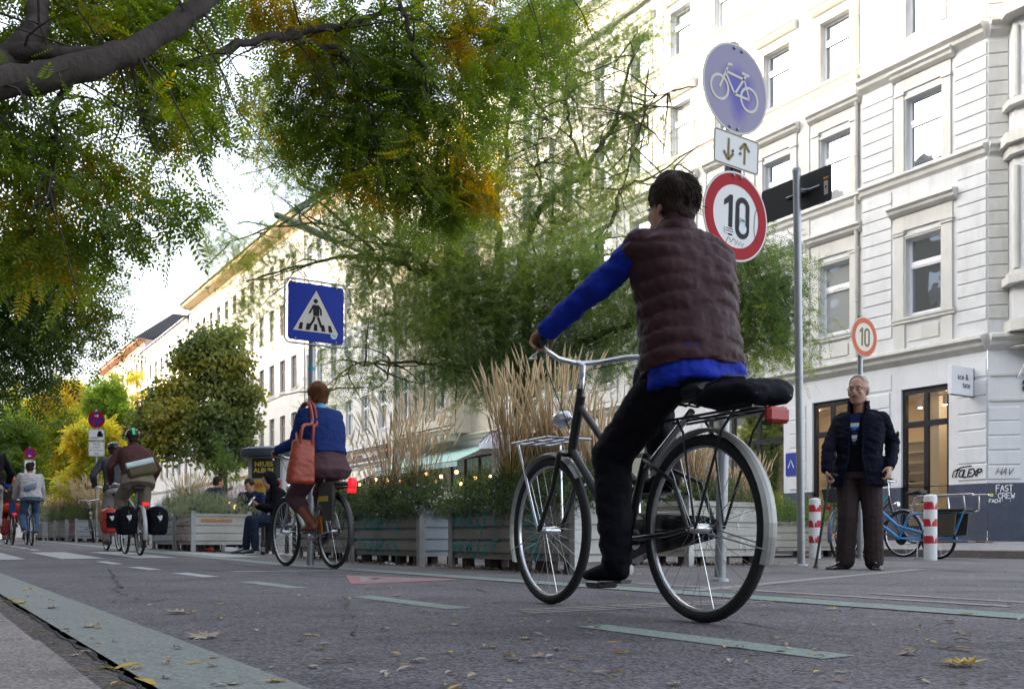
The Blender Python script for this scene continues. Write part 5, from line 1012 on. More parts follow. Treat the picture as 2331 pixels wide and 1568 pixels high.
# plain steel pole with the blank back of a street name plate
pp=P3(1824,1224,9.9); px_,py_=pp.x,pp.y
rp=thing('steel_pole','tall bare galvanised pole standing between the planters and the old man','pole',(px_,py_,0),(0,R(-1.0),0))
mb=MB(); mb.cyl((0,0,-.02),(0,0,4.12),.040,n=24); mb.build('tube',M_pole,rp,smooth=50); mb=MB(); mb.lathe([(.043,0),(.043,.035),(.035,.045),(.01,.047)],(0,0,4.10),20); mb.lathe([(.044,.0),(.044,.012),(.04,.016)],(0,0,1.95),20); mb.lathe([(.04,0),(.07,.0),(.06,.02),(.04,.025)],(0,0,0),20); mb.build('cap',M_back,rp,smooth=50)
mb=MB(); mb.cyl((.04,0,2.55),(.06,0,2.55),.012); mb.build('bolt',M_back,rp)
yL,yR=onX(1740,px_+.07)-py_,onX(1898,px_+.07)-py_; zc=CH+(HY-437)*9.9/FPX
np_=thing('street_name_plate','black blank reverse of a street name plate clamped to the tall steel pole','sign',(px_-.07,py_,zc),(0,R(-1.0),0))
mb=MB(); cy=(yL+yR)/2; w_=abs(yL-yR); mb.prism([(a+cy,b) for a,b in rrect(w_,.36,.03)],(.10,0,0),(0,1,0),(0,0,1),(.012,0,0)); mb.build('plate',mat('plate_back_black',(.014,.014,.017),.55,var=.2,vscale=4),np_)
mb=MB()
for sg in (-1,1): mb.tube([(.07-.04,sg*.03,0),(.06,sg*.06,.0),(.092,sg*.10,.0),(.092,sg*.22,.0)],.012,6)
mb.lathe([(.046,-.02),(.049,-.018),(.049,.018),(.046,.02)],(.07,0,0),20); mb.build('clamp',M_pole,np_,smooth=50)
mb=MB(); mb.prism([(yR+.04,-.11),(yR+.09,-.11),(yR+.09,.03),(yR+.04,.03)],(.0985,0,0),(0,1,0),(0,0,1),(.001,0,0)); mb.m=1; mb.prism([(yR+.035,.05),(yR+.095,.05),(yR+.095,.07),(yR+.035,.07)],(.0985,0,0),(0,1,0),(0,0,1),(.001,0,0)); mb.m=2; mb.prism([(yR+.05,-.02),(yR+.08,-.02),(yR+.065,-.06)],(.0978,0,0),(0,1,0),(0,0,1),(.0005,0,0)); mb.build('sticker',[mat('grey_label',(.45,.45,.45),.5),mat('orange_label',(.7,.30,.03),.5),M_sgr],np_)
# far speed limit sign behind the man
b=P3(1958,1224,13.4)
fp=thing('sign_post','short grey post rising behind the old man','pole',(b.x,b.y,0)); zt=CH+(HY-722)*13.4/FPX
mb=MB(); mb.cyl((0,0,0),(0,0,zt),.036,n=20); mb.lathe([(.038,0),(.038,.03),(.01,.035)],(0,0,zt-.01),16); mb.build('tube',M_pole,fp,smooth=50)
zc=CH+(HY-768)*13.4/FPX; q=P3(1965,768,13.35); speed('small weathered orange-ringed speed limit disc reading 10 behind the old man',(b.x+.03,b.y-.045,zc),(0,R(1),0),.285,M_sgo,M_gold,mat('sign_cream2',(.72,.68,.58),.4,var=.04))
# pedestrian crossing sign
b=P3(706,1224,9.9); cpole=thing('crossing_pole','grey pole of the blue crossing sign standing behind the woman cyclist','pole',(b.x,b.y,0),(0,R(.5),0)); zt=CH+(HY-640)*9.9/FPX
mb=MB(); mb.cyl((0,0,0),(0,0,zt-.05),.037,n=20); mb.build('tube',M_pole,cpole,smooth=50); mb=MB(); mb.lathe([(.039,0),(.039,.03)],(0,0,1.78),16); mb.build('collar',M_sgblk,cpole); mb=MB(); mb.lathe([(.0385,0),(.0385,.04)],(0,0,2.04),16); mb.build('sticker',mat('cyan_sticker',(.05,.35,.5),.5),cpole)
zc=CH+(HY-714)*9.9/FPX; zs=thing('crossing_sign','square blue pedestrian crossing sign with a walking figure in a white triangle','sign',(b.x+.045,b.y-.05,zc),(0,R(.5),R(-2)))
mb=MB(); mb.prism(rrect(.60,.60,.035),(0,-.003,0),(1,0,0),(0,0,1),(0,.003,0)); mb.build('plate',M_sgb,zs)
mb=MB(); fr=rrect(.665,.665,.06,6); mb.tube([(x,0.003,z) for x,z in fr],.010,8,closed=True)
for x,z,dx,dz in ((-.22,.30,0,.03),(.22,.30,0,.03),(-.22,-.30,0,-.03),(.22,-.30,0,-.03)): mb.cyl((x,.003,z-dz*.5),(x+dx,.003,z+dz),.005,n=6)
mb.build('tube_frame',M_pole,zs,smooth=50)
mb=MB(); mb.prism([(-.245,-.20),(.245,-.20),(0,.235)],(0,-.005,0),(1,0,0),(0,0,1),(0,.0015,0)); mb.build('triangle',M_sgc,zs)
mb=MB(); Y2=-.0075
disc(mb,(-.005,0,.125),.023,Y2-.0005,-.0055,20)
mb.prism([(-.035,.085),(.025,.085),(.035,.02),(.03,-.04),(-.03,-.04),(-.032,.02)],(0,Y2,0),(1,0,0),(0,0,1),(0,.002,0))
def b2(pts,w): mb.ribbon([(x,Y2-.0012,z) for x,z in pts],w,(0,-1,0))
b2([(-.03,.08),(-.05,.03),(-.075,-.01)],.018); b2([(.02,.08),(.05,.04),(.052,-.02)],.018); b2([(-.015,-.03),(-.03,-.08),(-.07,-.145)],.024); b2([(.015,-.03),(.035,-.08),(.06,-.145)],.024); b2([(-.075,-.15),(-.085,-.155),(-.055,-.16)],.014); b2([(.06,-.15),(.085,-.15)],.014)
for x0 in (-.17,-.09,-.005,.08,.16):
    sl=-.14*x0/.2; mb.prism([(x0-.022,-.185),(x0+.022,-.185),(x0+.016+sl*.12,-.115),(x0-.016+sl*.12,-.115)],(0,-.0062,0),(1,0,0),(0,0,1),(0,.0008,0))
mb.build('walker_symbol',M_sgblk,zs)
mb=MB(); mb.ribbon([(-.028,-.0092,-.036),(.028,-.0092,-.036)],.006,(0,-1,0)); mb.build('belt',M_sgc,zs)
mb=MB(); disc(mb,(.195,0,-.215),.036,-.0075,-.006,24); mb.m=1; mb.ribbon([(.175,-.0082,-.22),(.19,-.0082,-.205),(.2,-.0082,-.23),(.215,-.0082,-.21)],.008,(0,-1,0)); mb.build('sticker',[mat('pale_sticker',(.5,.6,.65),.5),mat('sticker_blue',(.05,.2,.45),.5)],zs)
bolts(zs,[(-.22,.285),(.22,.285),(-.22,-.285),(.22,-.285)],-.004)
# no-stopping signs
def nostop(label,plabel,px,d,cy,r,arrow,yaw,base_lab,h0):
    b=P3(px,1224,d); g=G(b.y); zc=CH+(HY-cy)*d/FPX
    po=thing('sign_post',plabel,'pole',(b.x,b.y,g)); mb=MB(); mb.cyl((0,0,0),(0,0,zc+r+.05-g),.035,n=14); mb.build('tube',M_pole,po,smooth=50)
    t=thing('no_stopping_sign',label,'sign',(b.x,b.y-.05,zc),(0,0,yaw),'round red and blue no-stopping signs'); mb=MB(); disc(mb,(0,0,0),r,-.004,0,32); mb.build('plate',M_sgr,t)
    mb=MB()
    for k in range(4):
        a0=k*PI/2+PI/4-PI/4+.28-PI/4+PI/4; a=[a0+(PI/2-.56)*i/8 for i in range(9)]
        a=[x-PI/4 for x in a]; mb.prism([(.10*r*math.cos(a[4]),.10*r*math.sin(a[4]))]+[(r*.80*math.cos(x),r*.80*math.sin(x)) for x in a],(0,-.0065,0),(1,0,0),(0,0,1),(0,.002,0))
    mb.build('blue_field',M_sgb,t); mb=MB(); zz=.45*r if arrow>0 else -.45*r; mb.ribbon([(-.25*r,-.0085,zz),(.25*r,-.0085,zz)],.09*r,(0,-1,0)); mb.ribbon([(arrow*.05*r,-.009,zz+.15*r),(arrow*.28*r,-.009,zz),(arrow*.05*r,-.009,zz-.15*r)],.09*r,(0,-1,0)); mb.build('arrow',M_sgw,t)
    for k,(dz,hh) in enumerate(((-1.35*r-.03,.22*r/.22),( -2.6*r-.03,.22))):
        hh=.30*(r/.22) if k==0 else .40*(r/.22)
        zz=-r-.04-(hh/2 if k==0 else .30*(r/.22)+.03+hh/2)
        q=thing('parking_plate',('loading bay plate directly under the ' if k==0 else 'opening hours plate lowest under the ')+base_lab,'sign',(b.x,b.y-.05,zc+zz),(0,0,yaw),'white plates under the no-stopping signs'); w=.42*(r/.22)
        mb=MB(); mb.prism(rrect(w,hh,.02),(0,-.004,0),(1,0,0),(0,0,1),(0,.004,0)); mb.build('plate',M_sgw,q); A=rrect(w*.96,hh*.94,.016); B_=rrect(w*.92,hh*.89,.012); mb=MB()
        for i in range(len(A)): j=(i+1)%len(A); mb.face([(A[i][0],-.0052,A[i][1]),(A[j][0],-.0052,A[j][1]),(B_[j][0],-.0052,B_[j][1]),(B_[i][0],-.0052,B_[i][1])])
        mb.build('border',M_sgblk,q)
        if k==0: mb=MB(); mb.prism([(x*w,z*hh) for x,z in ((.05,-.2),(.4,-.2),(.4,.12),(.34,.12),(.3,.33),(.12,.33),(.08,.12),(.05,.12))],(0,-.007,0),(1,0,0),(0,0,1),(0,.002,0)); mb.prism([(x*w,z*hh) for x,z in ((-.4,-.3),(.1,-.3),(.1,-.24),(-.4,-.24))],(0,-.007,0),(1,0,0),(0,0,1),(0,.002,0)); mb.build('symbol',M_sgblk,q)
        else:
            for j,wd in enumerate(('Mo-Sa','6-22 h','Be- und Entladen','frei')): text('lettering',wd,.075*(r/.22) if j!=2 else .05*(r/.22),M_sgblk,q,(0,-.006,hh*(.32-.21*j)),(R(90),0,0),.0005)
nostop('no-stopping disc with arrow pointing right on the nearer left pole','pole of the nearer no-stopping sign, with a bicycle leaning on it',219,26,955,.225,1,R(-28),'nearer no-stopping disc',0)
nostop('no-stopping disc with arrow pointing left, above the capped cyclist','pole of the farther no-stopping sign behind the capped cyclist',68,36,1032,.215,-1,R(12),'farther no-stopping disc',0)
# bollards
M_bolw=mat('bollard_white',(.70,.70,.71),.45,var=.06,vscale=5,dirt=.3); M_bolr=mat('bollard_red',(.50,.02,.035),.45,var=.12,vscale=5)
def bollard(label,px,d,seed):
    b=P3(px,1224,d); t=thing('bollard',label,'bollard',(b.x,b.y,0),group='red and white bollards by the parked bicycles'); H=.85; r=.082
    mb=MB(); mb.lathe([(r,0),(r,H-.03),(r*.93,H-.01),(r*.6,H+.005),(.01,H+.01)],(0,0,0),28); mb.build('post',M_bolw,t,smooth=50); rg=random.Random(seed)
    for z0 in (.22,.44,.66):
        mb=MB(); n=60; r_=r+.0018; tp=[];bt=[]
        ph=rg.uniform(3.6,4.4)
        for i in range(n+1):
            a=2*PI*i/n; k=math.exp(-((a-ph)/.17)**2)+.5*math.exp(-((a-ph-.35)/.12)**2); tp.append(z0+.10-.10*min(1,k)*rg.uniform(.7,1)-rg.uniform(0,.002)); bt.append(z0+.0*k)
        for i in range(n):
            a,c=2*PI*i/n,2*PI*(i+1)/n
            if tp[i]-bt[i]<.02: continue
            mb.face([(r_*math.cos(a),r_*math.sin(a),bt[i]),(r_*math.cos(c),r_*math.sin(c),bt[i+1]),(r_*math.cos(c),r_*math.sin(c),tp[i+1]),(r_*math.cos(a),r_*math.sin(a),tp[i])])
        mb.build('red_band',M_bolr,t)
bollard('scuffed red and white bollard left of the walking stick',1855,13.4,1); bollard('red and white bollard in front of the blue cargo bicycle',2118,12.3,2)
# advertising column and street lamp
b=P3(622,1224,24); g=G(b.y); ac=thing('advertising_column','round advertising column with dark cap and colourful posters behind the woman cyclist','advertising column',(b.x,b.y,g))
mb=MB(); mb.lathe([(.70,0),(.70,.25),(.62,.30),(.62,2.25),(.60,2.3)],(0,0,0),36); mb.build('drum',mat('column_grey',(.30,.31,.32),.6,var=.1),ac,smooth=50)
mb=MB(); mb.lathe([(.60,2.18),(.80,2.20),(.82,2.24),(.82,2.38),(.74,2.42),(.1,2.5)],(0,0,0),40); mb.build('cap',mat('column_cap',(.05,.065,.09),.5,var=.1),ac,smooth=50)
def poster(a0,a1,z0,z1,m,words=(),tm=None,sz=.16):
    mb=MB(); n=8; r=.626
    for i in range(n):
        a,c=a0+(a1-a0)*i/n,a0+(a1-a0)*(i+1)/n; mb.face([(r*math.cos(a),r*math.sin(a),z0),(r*math.cos(c),r*math.sin(c),z0),(r*math.cos(c),r*math.sin(c),z1),(r*math.cos(a),r*math.sin(a),z1)])
    o=mb.build('poster',m,ac); am=(a0+a1)/2
    for k,w_ in enumerate(words): text('lettering',w_,sz,tm,o,(.66*math.cos(am),.66*math.sin(am),z1-.16-k*sz*.95),(R(90),0,am+PI/2),.001,.004)
PB=mat('poster_black',(.015,.015,.02),.5); PY=mat('poster_yellow',(.55,.42,.02),.5); PW=mat('poster_white',(.5,.5,.5),.5); PR=mat('poster_red',(.45,.04,.08),.5); PBl=mat('poster_blue',(.05,.08,.35),.5)
am=-PI/2-.6
poster(am-.7,am+.55,1.65,2.15,PB,('NEUES','ALBUM'),PY); poster(am-.65,am-.05,1.0,1.62,PY,('HIER',),PR); poster(am+0,am+.6,1.0,1.62,PR,('live',),PW); poster(am-.6,am+.1,.4,.97,PW,('TOUR','22.10.'),PB); poster(am+.15,am+.9,.4,.97,PBl,('BAR',),PW); poster(am+.65,am+1.6,1.0,2.1,PW,('KINO',),PR)
b=P3(903,1224,20); g=G(b.y); lp=thing('street_lamp','slim grey street lamp with a long tubular head poking out of the pagoda tree','street lamp',(b.x,b.y,g))
mb=MB(); mb.tube([(0,0,0),(0,0,1.2)],.075,14); mb.tube([(0,0,1.2),(0,0,5.2),(-.15,0,5.75),(-.7,0,6.1),(-1.5,0,6.3)],[.055,.045,.04,.035,.035],12); mb.build('pole',M_pole,lp,smooth=50)
mb=MB(); dv_=Vector((-1.2,0,.30)); s0=Vector((-1.45,0,6.28)); mb.tube([s0,s0+dv_*.05,s0+dv_*.97,s0+dv_],[.04,.075,.065,.03],12); mb.build('lamp_head',mat('lamp_housing',(.14,.16,.16),.5,var=.1),lp,smooth=50); mb=MB(); mb.tube([s0+dv_*.1+Vector((0,0,-.035)),s0+dv_*.9+Vector((0,0,-.035))],.045,10); mb.build('diffuser',M_gutter,lp)
# parked estate car far behind the plants
def car(label,loc,rz,col,gl=None):
    t=thing('parked_car',label,'car',loc,(0,0,rz),'cars parked beyond the planters'); M=mat(col[0],col[1],.3,metal=.3,coat=.5)
    mb=MB(); sec=[]
    for y,w,z0,z1 in ((-2.1,.70,.35,.62),(-2.0,.82,.22,.82),(-1.2,.88,.18,.90),(0,.89,.18,.93),(1.3,.88,.18,.95),(1.95,.84,.22,.93),(2.12,.76,.35,.80)): sec.append(((0,y,(z0+z1)/2),(w,0,0),(0,0,(z1-z0)/2)))
    mb.loft(sec,24,4); mb.build('body',M,t,smooth=50)
    mb=MB(); mb.loft([((0,-.95,.9),(.78,0,0),(0,0,.05)),((0,-.35,1.15),(.72,0,0),(0,0,.26)),((0,.2,1.17),(.70,0,0),(0,0,.29)),((0,1.2,1.15),(.70,0,0),(0,0,.27)),((0,1.85,.95),(.74,0,0),(0,0,.08))],24,5); mb.build('cabin_glass',M_glass,t,smooth=50)
    mb=MB(); mb.loft([((0,-.28,1.41),(.60,0,0),(0,0,.02)),((0,.2,1.455),(.62,0,0),(0,0,.02)),((0,1.25,1.43),(.60,0,0),(0,0,.02))],16,4); mb.build('roof',M,t,smooth=50)
    for sx in (-1,1):
        for y in (-1.3,1.3):
            mb=MB(); mb.ring((sx*.80,y,.31),(1,0,0),.24,.075,28,8); o=mb.build('wheel',mat('tyre_rubber',(.02,.02,.022),.8),t,smooth=50); mb=MB(); mb.lathe([(.19,0),(.19,.05),(.05,.07)],(sx*.80,y,.31),18,(sx,0,0)); mb.build('rim',M_gutter,o)
        mb=MB(); mb.ell((sx*.6,-2.05,.66),(.16,.08,.07),n=12,k=8); mb.build('headlight',M_frame,t,smooth=50); mb=MB(); mb.ell((sx*.68,2.06,.75),(.10,.07,.10),n=12,k=8); mb.build('taillight',M_sgr,t,smooth=50)
    return t
car('silver parked car half hidden behind the TOURIS planter herbs',(11.6,22.5,.11),0.,('silver_car',(.42,.44,.47)))
car('white parked car glimpsed behind the far tan grasses',(8.2,40,.2),0.,('white_car',(.6,.6,.6)))
# ============================================================ BICYCLES
M_tyre=mat('bike_tyre',(.018,.018,.020),.75,var=.2,vscale=20); M_rim=mat('bike_rim',(.50,.50,.52),.3,metal=.85); M_chrome=mat('bike_chrome',(.60,.60,.62),.22,metal=.9); M_bblk=mat('bike_black',(.012,.012,.014),.35,coat=.3); M_sad=mat('saddle_black',(.015,.014,.014),.6,bump=.3,bscale=60)
M_bred=mat('tail_red',(.45,.01,.01),.3,emit=(1,.01,.03),estr=.22); M_bredoff=mat('reflector_red',(.35,.015,.02),.3); M_amber=mat('reflector_amber',(.80,.22,.01),.35); M_fgrey=mat('fender_grey',(.42,.42,.44),.4,metal=.4)
def wheelparts(t,y,r,nsp=28,tw=.021,x=0.,rimm=None):
    mb=MB(); mb.ring((x,y,r),(1,0,0),r-.036,.0105,44,6); w=mb.build('wheel',rimm or M_rim,t,smooth=50)
    mb=MB(); mb.ring((x,y,r),(1,0,0),r-tw,tw,48,8); mb.build('tyre',M_tyre,w,smooth=60)
    mb=MB()
    for i in range(nsp): a=2*PI*i/nsp; b=a+(.5 if i%2 else -.5); s=.028 if (i//2)%2 else -.028; mb.tube([(x+s,y+.022*math.cos(b),r+.022*math.sin(b)),(x,y+(r-.04)*math.cos(a),r+(r-.04)*math.sin(a))],.0012,3,caps=False)
    mb.build('spoke',M_chrome,w); mb=MB(); mb.tube([(x-.06,y,r),(x-.03,y,r),(x-.03,y,r),(x+.03,y,r),(x+.06,y,r)],[.007,.02,.018,.02,.007],12); mb.build('hub',M_chrome,w,smooth=50); return w
def fender(t,y,r,a0,a1,m,x=0.,w=.028,name='fender'):
    mb=MB(); n=22; R_=r+.022
    for i in range(n):
        q=[]
        for a in (a0+(a1-a0)*i/n,a0+(a1-a0)*(i+1)/n): q.append([(x+s*w,y+(R_-abs(s)**2*.012)*math.cos(a),r+(R_-abs(s)**2*.012)*math.sin(a)) for s in (-1,-.5,0,.5,1)])
        for k in range(4): mb.face([q[0][k],q[0][k+1],q[1][k+1],q[1][k]])
    for s in (-1,1): mb.tube([(x+s*.05,y,r),(x+s*w,y+R_*math.cos(a0+.15*(1 if a1>a0 else -1)),r+R_*math.sin(a0+.15*(1 if a1>a0 else -1)))],.0025,4)
    return mb.build(name,m,t,smooth=60)
def bicycle(label,loc,yaw,style='city',fm=None,wb=1.10,r=.345,rr=None,sh=.93,hh=1.08,fend=None,rack=True,basket=None,light=True,lit=True,battery=False,crank=0.,stand=False,guard=True,bagtop=None,rimm=None,group='bicycles on the street',name='bicycle',frontrack=False,sb=0.,gb=0.):
    rr=rr or r; t=thing(name,label,'bicycle',loc,(0,0,yaw),group); fm=fm or M_bblk; T=lambda mb,p,w,n=10: mb.tube(p,w,n)
    bb=Vector((0,.45 if style!='longtail' else .62,.285)); hx=wb-.17; head0=Vector((0,hx-.015,.66)); head1=Vector((0,hx-.085,.88)); hub=Vector((0,0,rr)); sc=Vector((0,bb.y-.13 if style!='longtail' else bb.y-.16,.60 if style!='step' else .66)); st=Vector((0,bb.y-.245-sb,sh-.07))
    if style=='longtail': st=Vector((0,bb.y-.27,sh-.07))
    mb=MB()
    if style=='step': T(mb,[head0,(0,hx-.25,.42),(0,bb.y+.08,.30),bb],.022); T(mb,[head1-Vector((0,0,.03)),(0,hx-.3,.58),(0,bb.y+.05,.42),(0,bb.y-.04,.40)],.016)
    elif style=='diamond': T(mb,[head0,bb],.018); T(mb,[head1-Vector((0,0,.04)),sc+Vector((0,-.02,.05))],.016)
    elif style=='longtail': T(mb,[head0+Vector((0,0,.02)),bb],.024); T(mb,[head1-Vector((0,.0,.02)),(0,bb.y+.02,.46),(0,.10,.32)],.022); T(mb,[(0,bb.y,.285),(0,-.28,.285)],.015); T(mb,[sc,(0,bb.y-.3,.63),(0,-.36,.62)],.016); T(mb,[(0,-.36,.62),(0,-.22,.29)],.016); T(mb,[(.09,.1,.285),(.09,-.40,.25)],.014); T(mb,[(-.09,.1,.285),(-.09,-.40,.25)],.014)
    else: T(mb,[head0,(0,hx-.22,.46),(0,bb.y+.15,.36),bb],.018); T(mb,[head1-Vector((0,0,.05)),(0,hx-.3,.64),(0,bb.y-.06,.50)],.015)
    T(mb,[bb,sc],.017); T(mb,[head0,head1],.021)
    for s in (-1,1):
        T(mb,[bb+Vector((s*.03,-.02,0)),(s*.06,.12,rr-.02),(s*.062,0,rr)],.0095,8)
        if style!='longtail' : T(mb,[sc+Vector((s*.012,0,-.02)),(s*.06,.08,rr+.16),(s*.062,0,rr)],.008,8)
    mb.lathe([(.024,-.035),(.024,.035)],bb,14,(1,0,0)); mb.build('frame',fm,t,smooth=60)
    mb=MB(); fh=Vector((0,wb,r)); T(mb,[head0+Vector((0,.008,-.03)),head1+Vector((0,0,.05))],.014)
    mb.loft([((0,hx,.655),(.055,0,0),(0,.018,.01)),((0,hx+.004,.64),(.062,0,0),(0,.018,.01))],12)
    for s in (-1,1): T(mb,[(s*.052,hx+.004,.645),(s*.055,hx+.05,.50),fh+Vector((s*.056,0,0))],.0115,8)
    mb.build('fork',fm,t,smooth=60)
    mb=MB(); T(mb,[st,sc-Vector((0,0,.05))],.013); mb.build('seat_post',M_chrome,t,smooth=60)
    mb=MB(); y0=st.y; z=sh
    mb.loft([((0,y0-.125,z-.005),(.075,0,0),(0,0,.018)),((0,y0-.10,z),(.10,0,0),(0,0,.032)),((0,y0-.03,z-.006),(.085,0,0),(0,0,.032)),((0,y0+.05,z-.008),(.038,0,0),(0,0,.026)),((0,y0+.13,z-.012),(.022,0,0),(0,0,.02)),((0,y0+.155,z-.02),(.012,0,0),(0,0,.01))],18,2.2)
    for s in (-1,1): mb.tube([(s*.03,y0-.09,z-.03),(s*.025,y0,z-.055),(s*.015,y0+.1,z-.03)],.004,5)
    for s in (-1,1): mb.tube([(s*.045,y0-.1,z-.03),(s*.045,y0-.09,z-.065)],.014,8)
    mb.build('saddle',M_sad,t,smooth=50)
    hb=head1+Vector((0,-.02-gb,.0)); mb=MB(); T(mb,[head1+Vector((0,-.0,.03)),(0,hb.y+.0,hh-.03),(0,hb.y+.04,hh-.01)],.0125)
    for s in (-1,1): T(mb,[(0,hb.y+.045,hh-.012),(s*.10,hb.y+.04,hh),(s*.20,hb.y-.02,hh+.02),(s*.29,hb.y-.16,hh+.01)],.0115,8)
    for s in (-1,1): T(mb,[(s*.24,hb.y-.05,hh),(s*.27,hb.y-.03,hh-.03),(s*.29,hb.y-.12,hh-.045)],.005,6)
    ha=mb.build('handlebar',M_chrome,t,smooth=60)
    for s in (-1,1): mb=MB(); T(mb,[(s*.262,hb.y-.105,hh+.013),(s*.30,hb.y-.19,hh+.009)],.0165); mb.build('grip',M_sad,ha,smooth=50)
    mb=MB(); T(mb,[(.2,hb.y-.02,hh),(.1,hb.y+.12,hh-.02),(.02,hb.y+.08,hh-.25)],.0025,5); T(mb,[(-.2,hb.y-.02,hh),(-.1,hb.y+.13,hh-.03),(-.02,hb.y+.08,hh-.28)],.0025,5); mb.build('cable',M_bblk,ha)
    wheelparts(t,0,rr,rimm=rimm); wheelparts(t,wb,r,rimm=rimm)
    if fend: fender(t,0,rr,R(200),R(35),fend); fender(t,wb,r,R(-25),R(140),fend)
    ca=crank; mb=MB(); mb.lathe([(.092,-.002),(.095,0),(.092,.002)],bb+Vector((.042,0,0)),28,(1,0,0)); mb.lathe([(.04,-.004),(.04,.004)],bb+Vector((.042,0,0)),12,(1,0,0))
    ped=[]
    for s,a in ((1,ca),(-1,ca+PI)):
        e=bb+Vector((s*.075,.17*math.cos(a),.17*math.sin(a))); T(mb,[bb+Vector((s*.055,0,0)),e],.009,8); ped.append(e+Vector((s*.06,0,0)))
    mb.build('crank',M_bblk if style=='longtail' else M_chrome,t,smooth=50)
    for e in ped: mb=MB(); mb.bevbox((e.x-.045,e.y-.045,e.z-.013),(e.x+.045,e.y+.045,e.z+.013),.006); mb.build('pedal',M_bblk,t)
    if guard: mb=MB(); mb.loft([((.045,bb.y+.10,bb.z),(.006,0,0),(0,0,.06)),((.045,bb.y+.02,bb.z+.0),(.007,0,0),(0,0,.105)),((.045,bb.y-.12,bb.z+.02),(.007,0,0),(0,0,.075)),((.045,.04,rr),(.007,0,0),(0,0,.045)),((.045,-.03,rr),(.006,0,0),(0,0,.03))],16,2.2); mb.build('chain_guard',M_bblk,t,smooth=50)
    else: mb=MB(); mb.tube([(.042,bb.y,bb.z+.09),(.042,0,rr+.035)],.003,4); mb.tube([(.042,bb.y,bb.z-.09),(.042,0,rr-.035)],.003,4); mb.build('chain',M_bblk,t)
    if rack:
        z=2*rr+.055; mb=MB(); yb=-.32
        for x in (-.06,0,.06): T(mb,[(x,.16,z),(x,yb,z)],.005,6)
        for y in (.14,0,-.16,-.31): T(mb,[(-.065,y,z),(.065,y,z)],.004,6)
        for s in (-1,1): T(mb,[(s*.062,-.04,rr),(s*.066,.02,z-.05),(s*.062,.06,z)],.005,6); T(mb,[(s*.062,-.04,rr),(s*.066,-.18,z-.06),(s*.062,-.24,z)],.005,6)
        mb.build('rack',M_bblk,t,smooth=60)
    if light:
        mb=MB(); z=2*rr+.03; y=-.345 if rack else -.2; mb.bevbox((-.045,y-.03,z-.03),(.045,y,z+.02),.01); mb.build('tail_light',M_bred if lit else M_bredoff,t)
        mb=MB(); c=Vector((0,hx+.06,.80)); mb.lathe([(.01,-.05),(.032,-.03),(.04,.02),(.036,.03)],c,16,(0,1,0)); mb.tube([(0,hx-.02,.80),(0,hx+.03,.79)],.008,6); mb.build('headlight',M_chrome,t,smooth=50)
    if basket=='front':
        mb=MB(); y0=hb.y+.10; w=.17
        def rng(z,k): return [(-w*k,y0,z),(w*k,y0,z),(w*k,y0+.25*k,z),(-w*k,y0+.25*k,z)]
        for z,k in ((hh-.26,.82),(hh-.19,.87),(hh-.12,.92),(hh-.03,1.)): mb.tube(rng(z,k),.0035,5,closed=True)
        a,b_=rng(hh-.26,.82),rng(hh-.03,1.)
        for i in range(4):
            for j in range(7): f=j/7; p=Vector(a[i]).lerp(Vector(a[(i+1)%4]),f); q=Vector(b_[i]).lerp(Vector(b_[(i+1)%4]),f); mb.tube([p,q],.0022,4,caps=False)
        for j in range(5): f=(j+.5)/5; mb.tube([Vector(a[0]).lerp(Vector(a[1]),f),Vector(a[3]).lerp(Vector(a[2]),f)],.0022,4)
        mb.build('basket',M_bblk,t)
    if frontrack:
        mb=MB(); z=2*r+.07
        for x in (-.10,-.03,.03,.10): T(mb,[(x,wb-.16,z),(x,wb+.16,z)],.006,6)
        for y in (wb-.16,wb,wb+.16): T(mb,[(-.11,y,z),(.11,y,z)],.006,6)
        for s in (-1,1): T(mb,[(s*.11,wb+.10,z),(s*.062,wb,r)],.006,6)
        mb.build('front_rack',M_chrome,t,smooth=60)
    if battery:
        mb=MB(); mb.loft([((0,.22,.36),(.035,0,0),(0,.05,0)),((0,.21,.50),(.042,0,0),(0,.06,0)),((0,.17,.68),(.038,0,0),(0,.055,0))],14,3); mb.build('battery',mat('battery_dark',(.03,.03,.035),.4,col2=(.05,.05,.055)),t,smooth=50)
        mb=MB(); mb.bevbox((-.10,-.26,2*rr+.08),(.10,.08,2*rr+.11),.008); mb.loft([((-.10,-.05,.60),(.03,0,0),(0,.14,0)),((-.105,-.06,.76),(.03,0,0),(0,.15,0)),((-.09,-.06,.80),(.02,0,0),(0,.13,0))],14,4); mb.loft([((-.10,-.08,.45),(.018,0,0),(0,.09,0)),((-.10,-.06,.60),(.022,0,0),(0,.12,0))],14,4); mb.build('dress_guard',mat('guard_dark',(.035,.035,.038),.5,var=.2),t,smooth=50)
        mb=MB(); mb.box((-.135,-.14,.63),(-.131,.06,.68)); mb.build('label',mat('label_yellow',(.50,.38,.02),.5),t); mb=MB(); mb.loft([((-.06,.16,.32),(.008,0,0),(0,.035,0)),((-.07,.17,.50),(.008,0,0),(0,.05,0))],12,3); mb.build('panel',mat('panel_orange',(.60,.20,.02),.5),t)
    if stand: mb=MB(); T(mb,[(-.03,.30,.27),(-.15,.22,.02),(-.17,.26,.01)],.009,8); T(mb,[(.03,.30,.27),(.15,.22,.02),(.17,.26,.01)],.009,8); mb.build('kickstand',M_fgrey if style=='longtail' else M_bblk,t,smooth=50)
    t['_p']=0; del t['_p']
    return t,dict(bb=bb,ped=ped,seat=Vector((0,st.y,sh)),grip=[Vector((s*.285,hb.y-.15,hh+.02)) for s in (-1,1)])
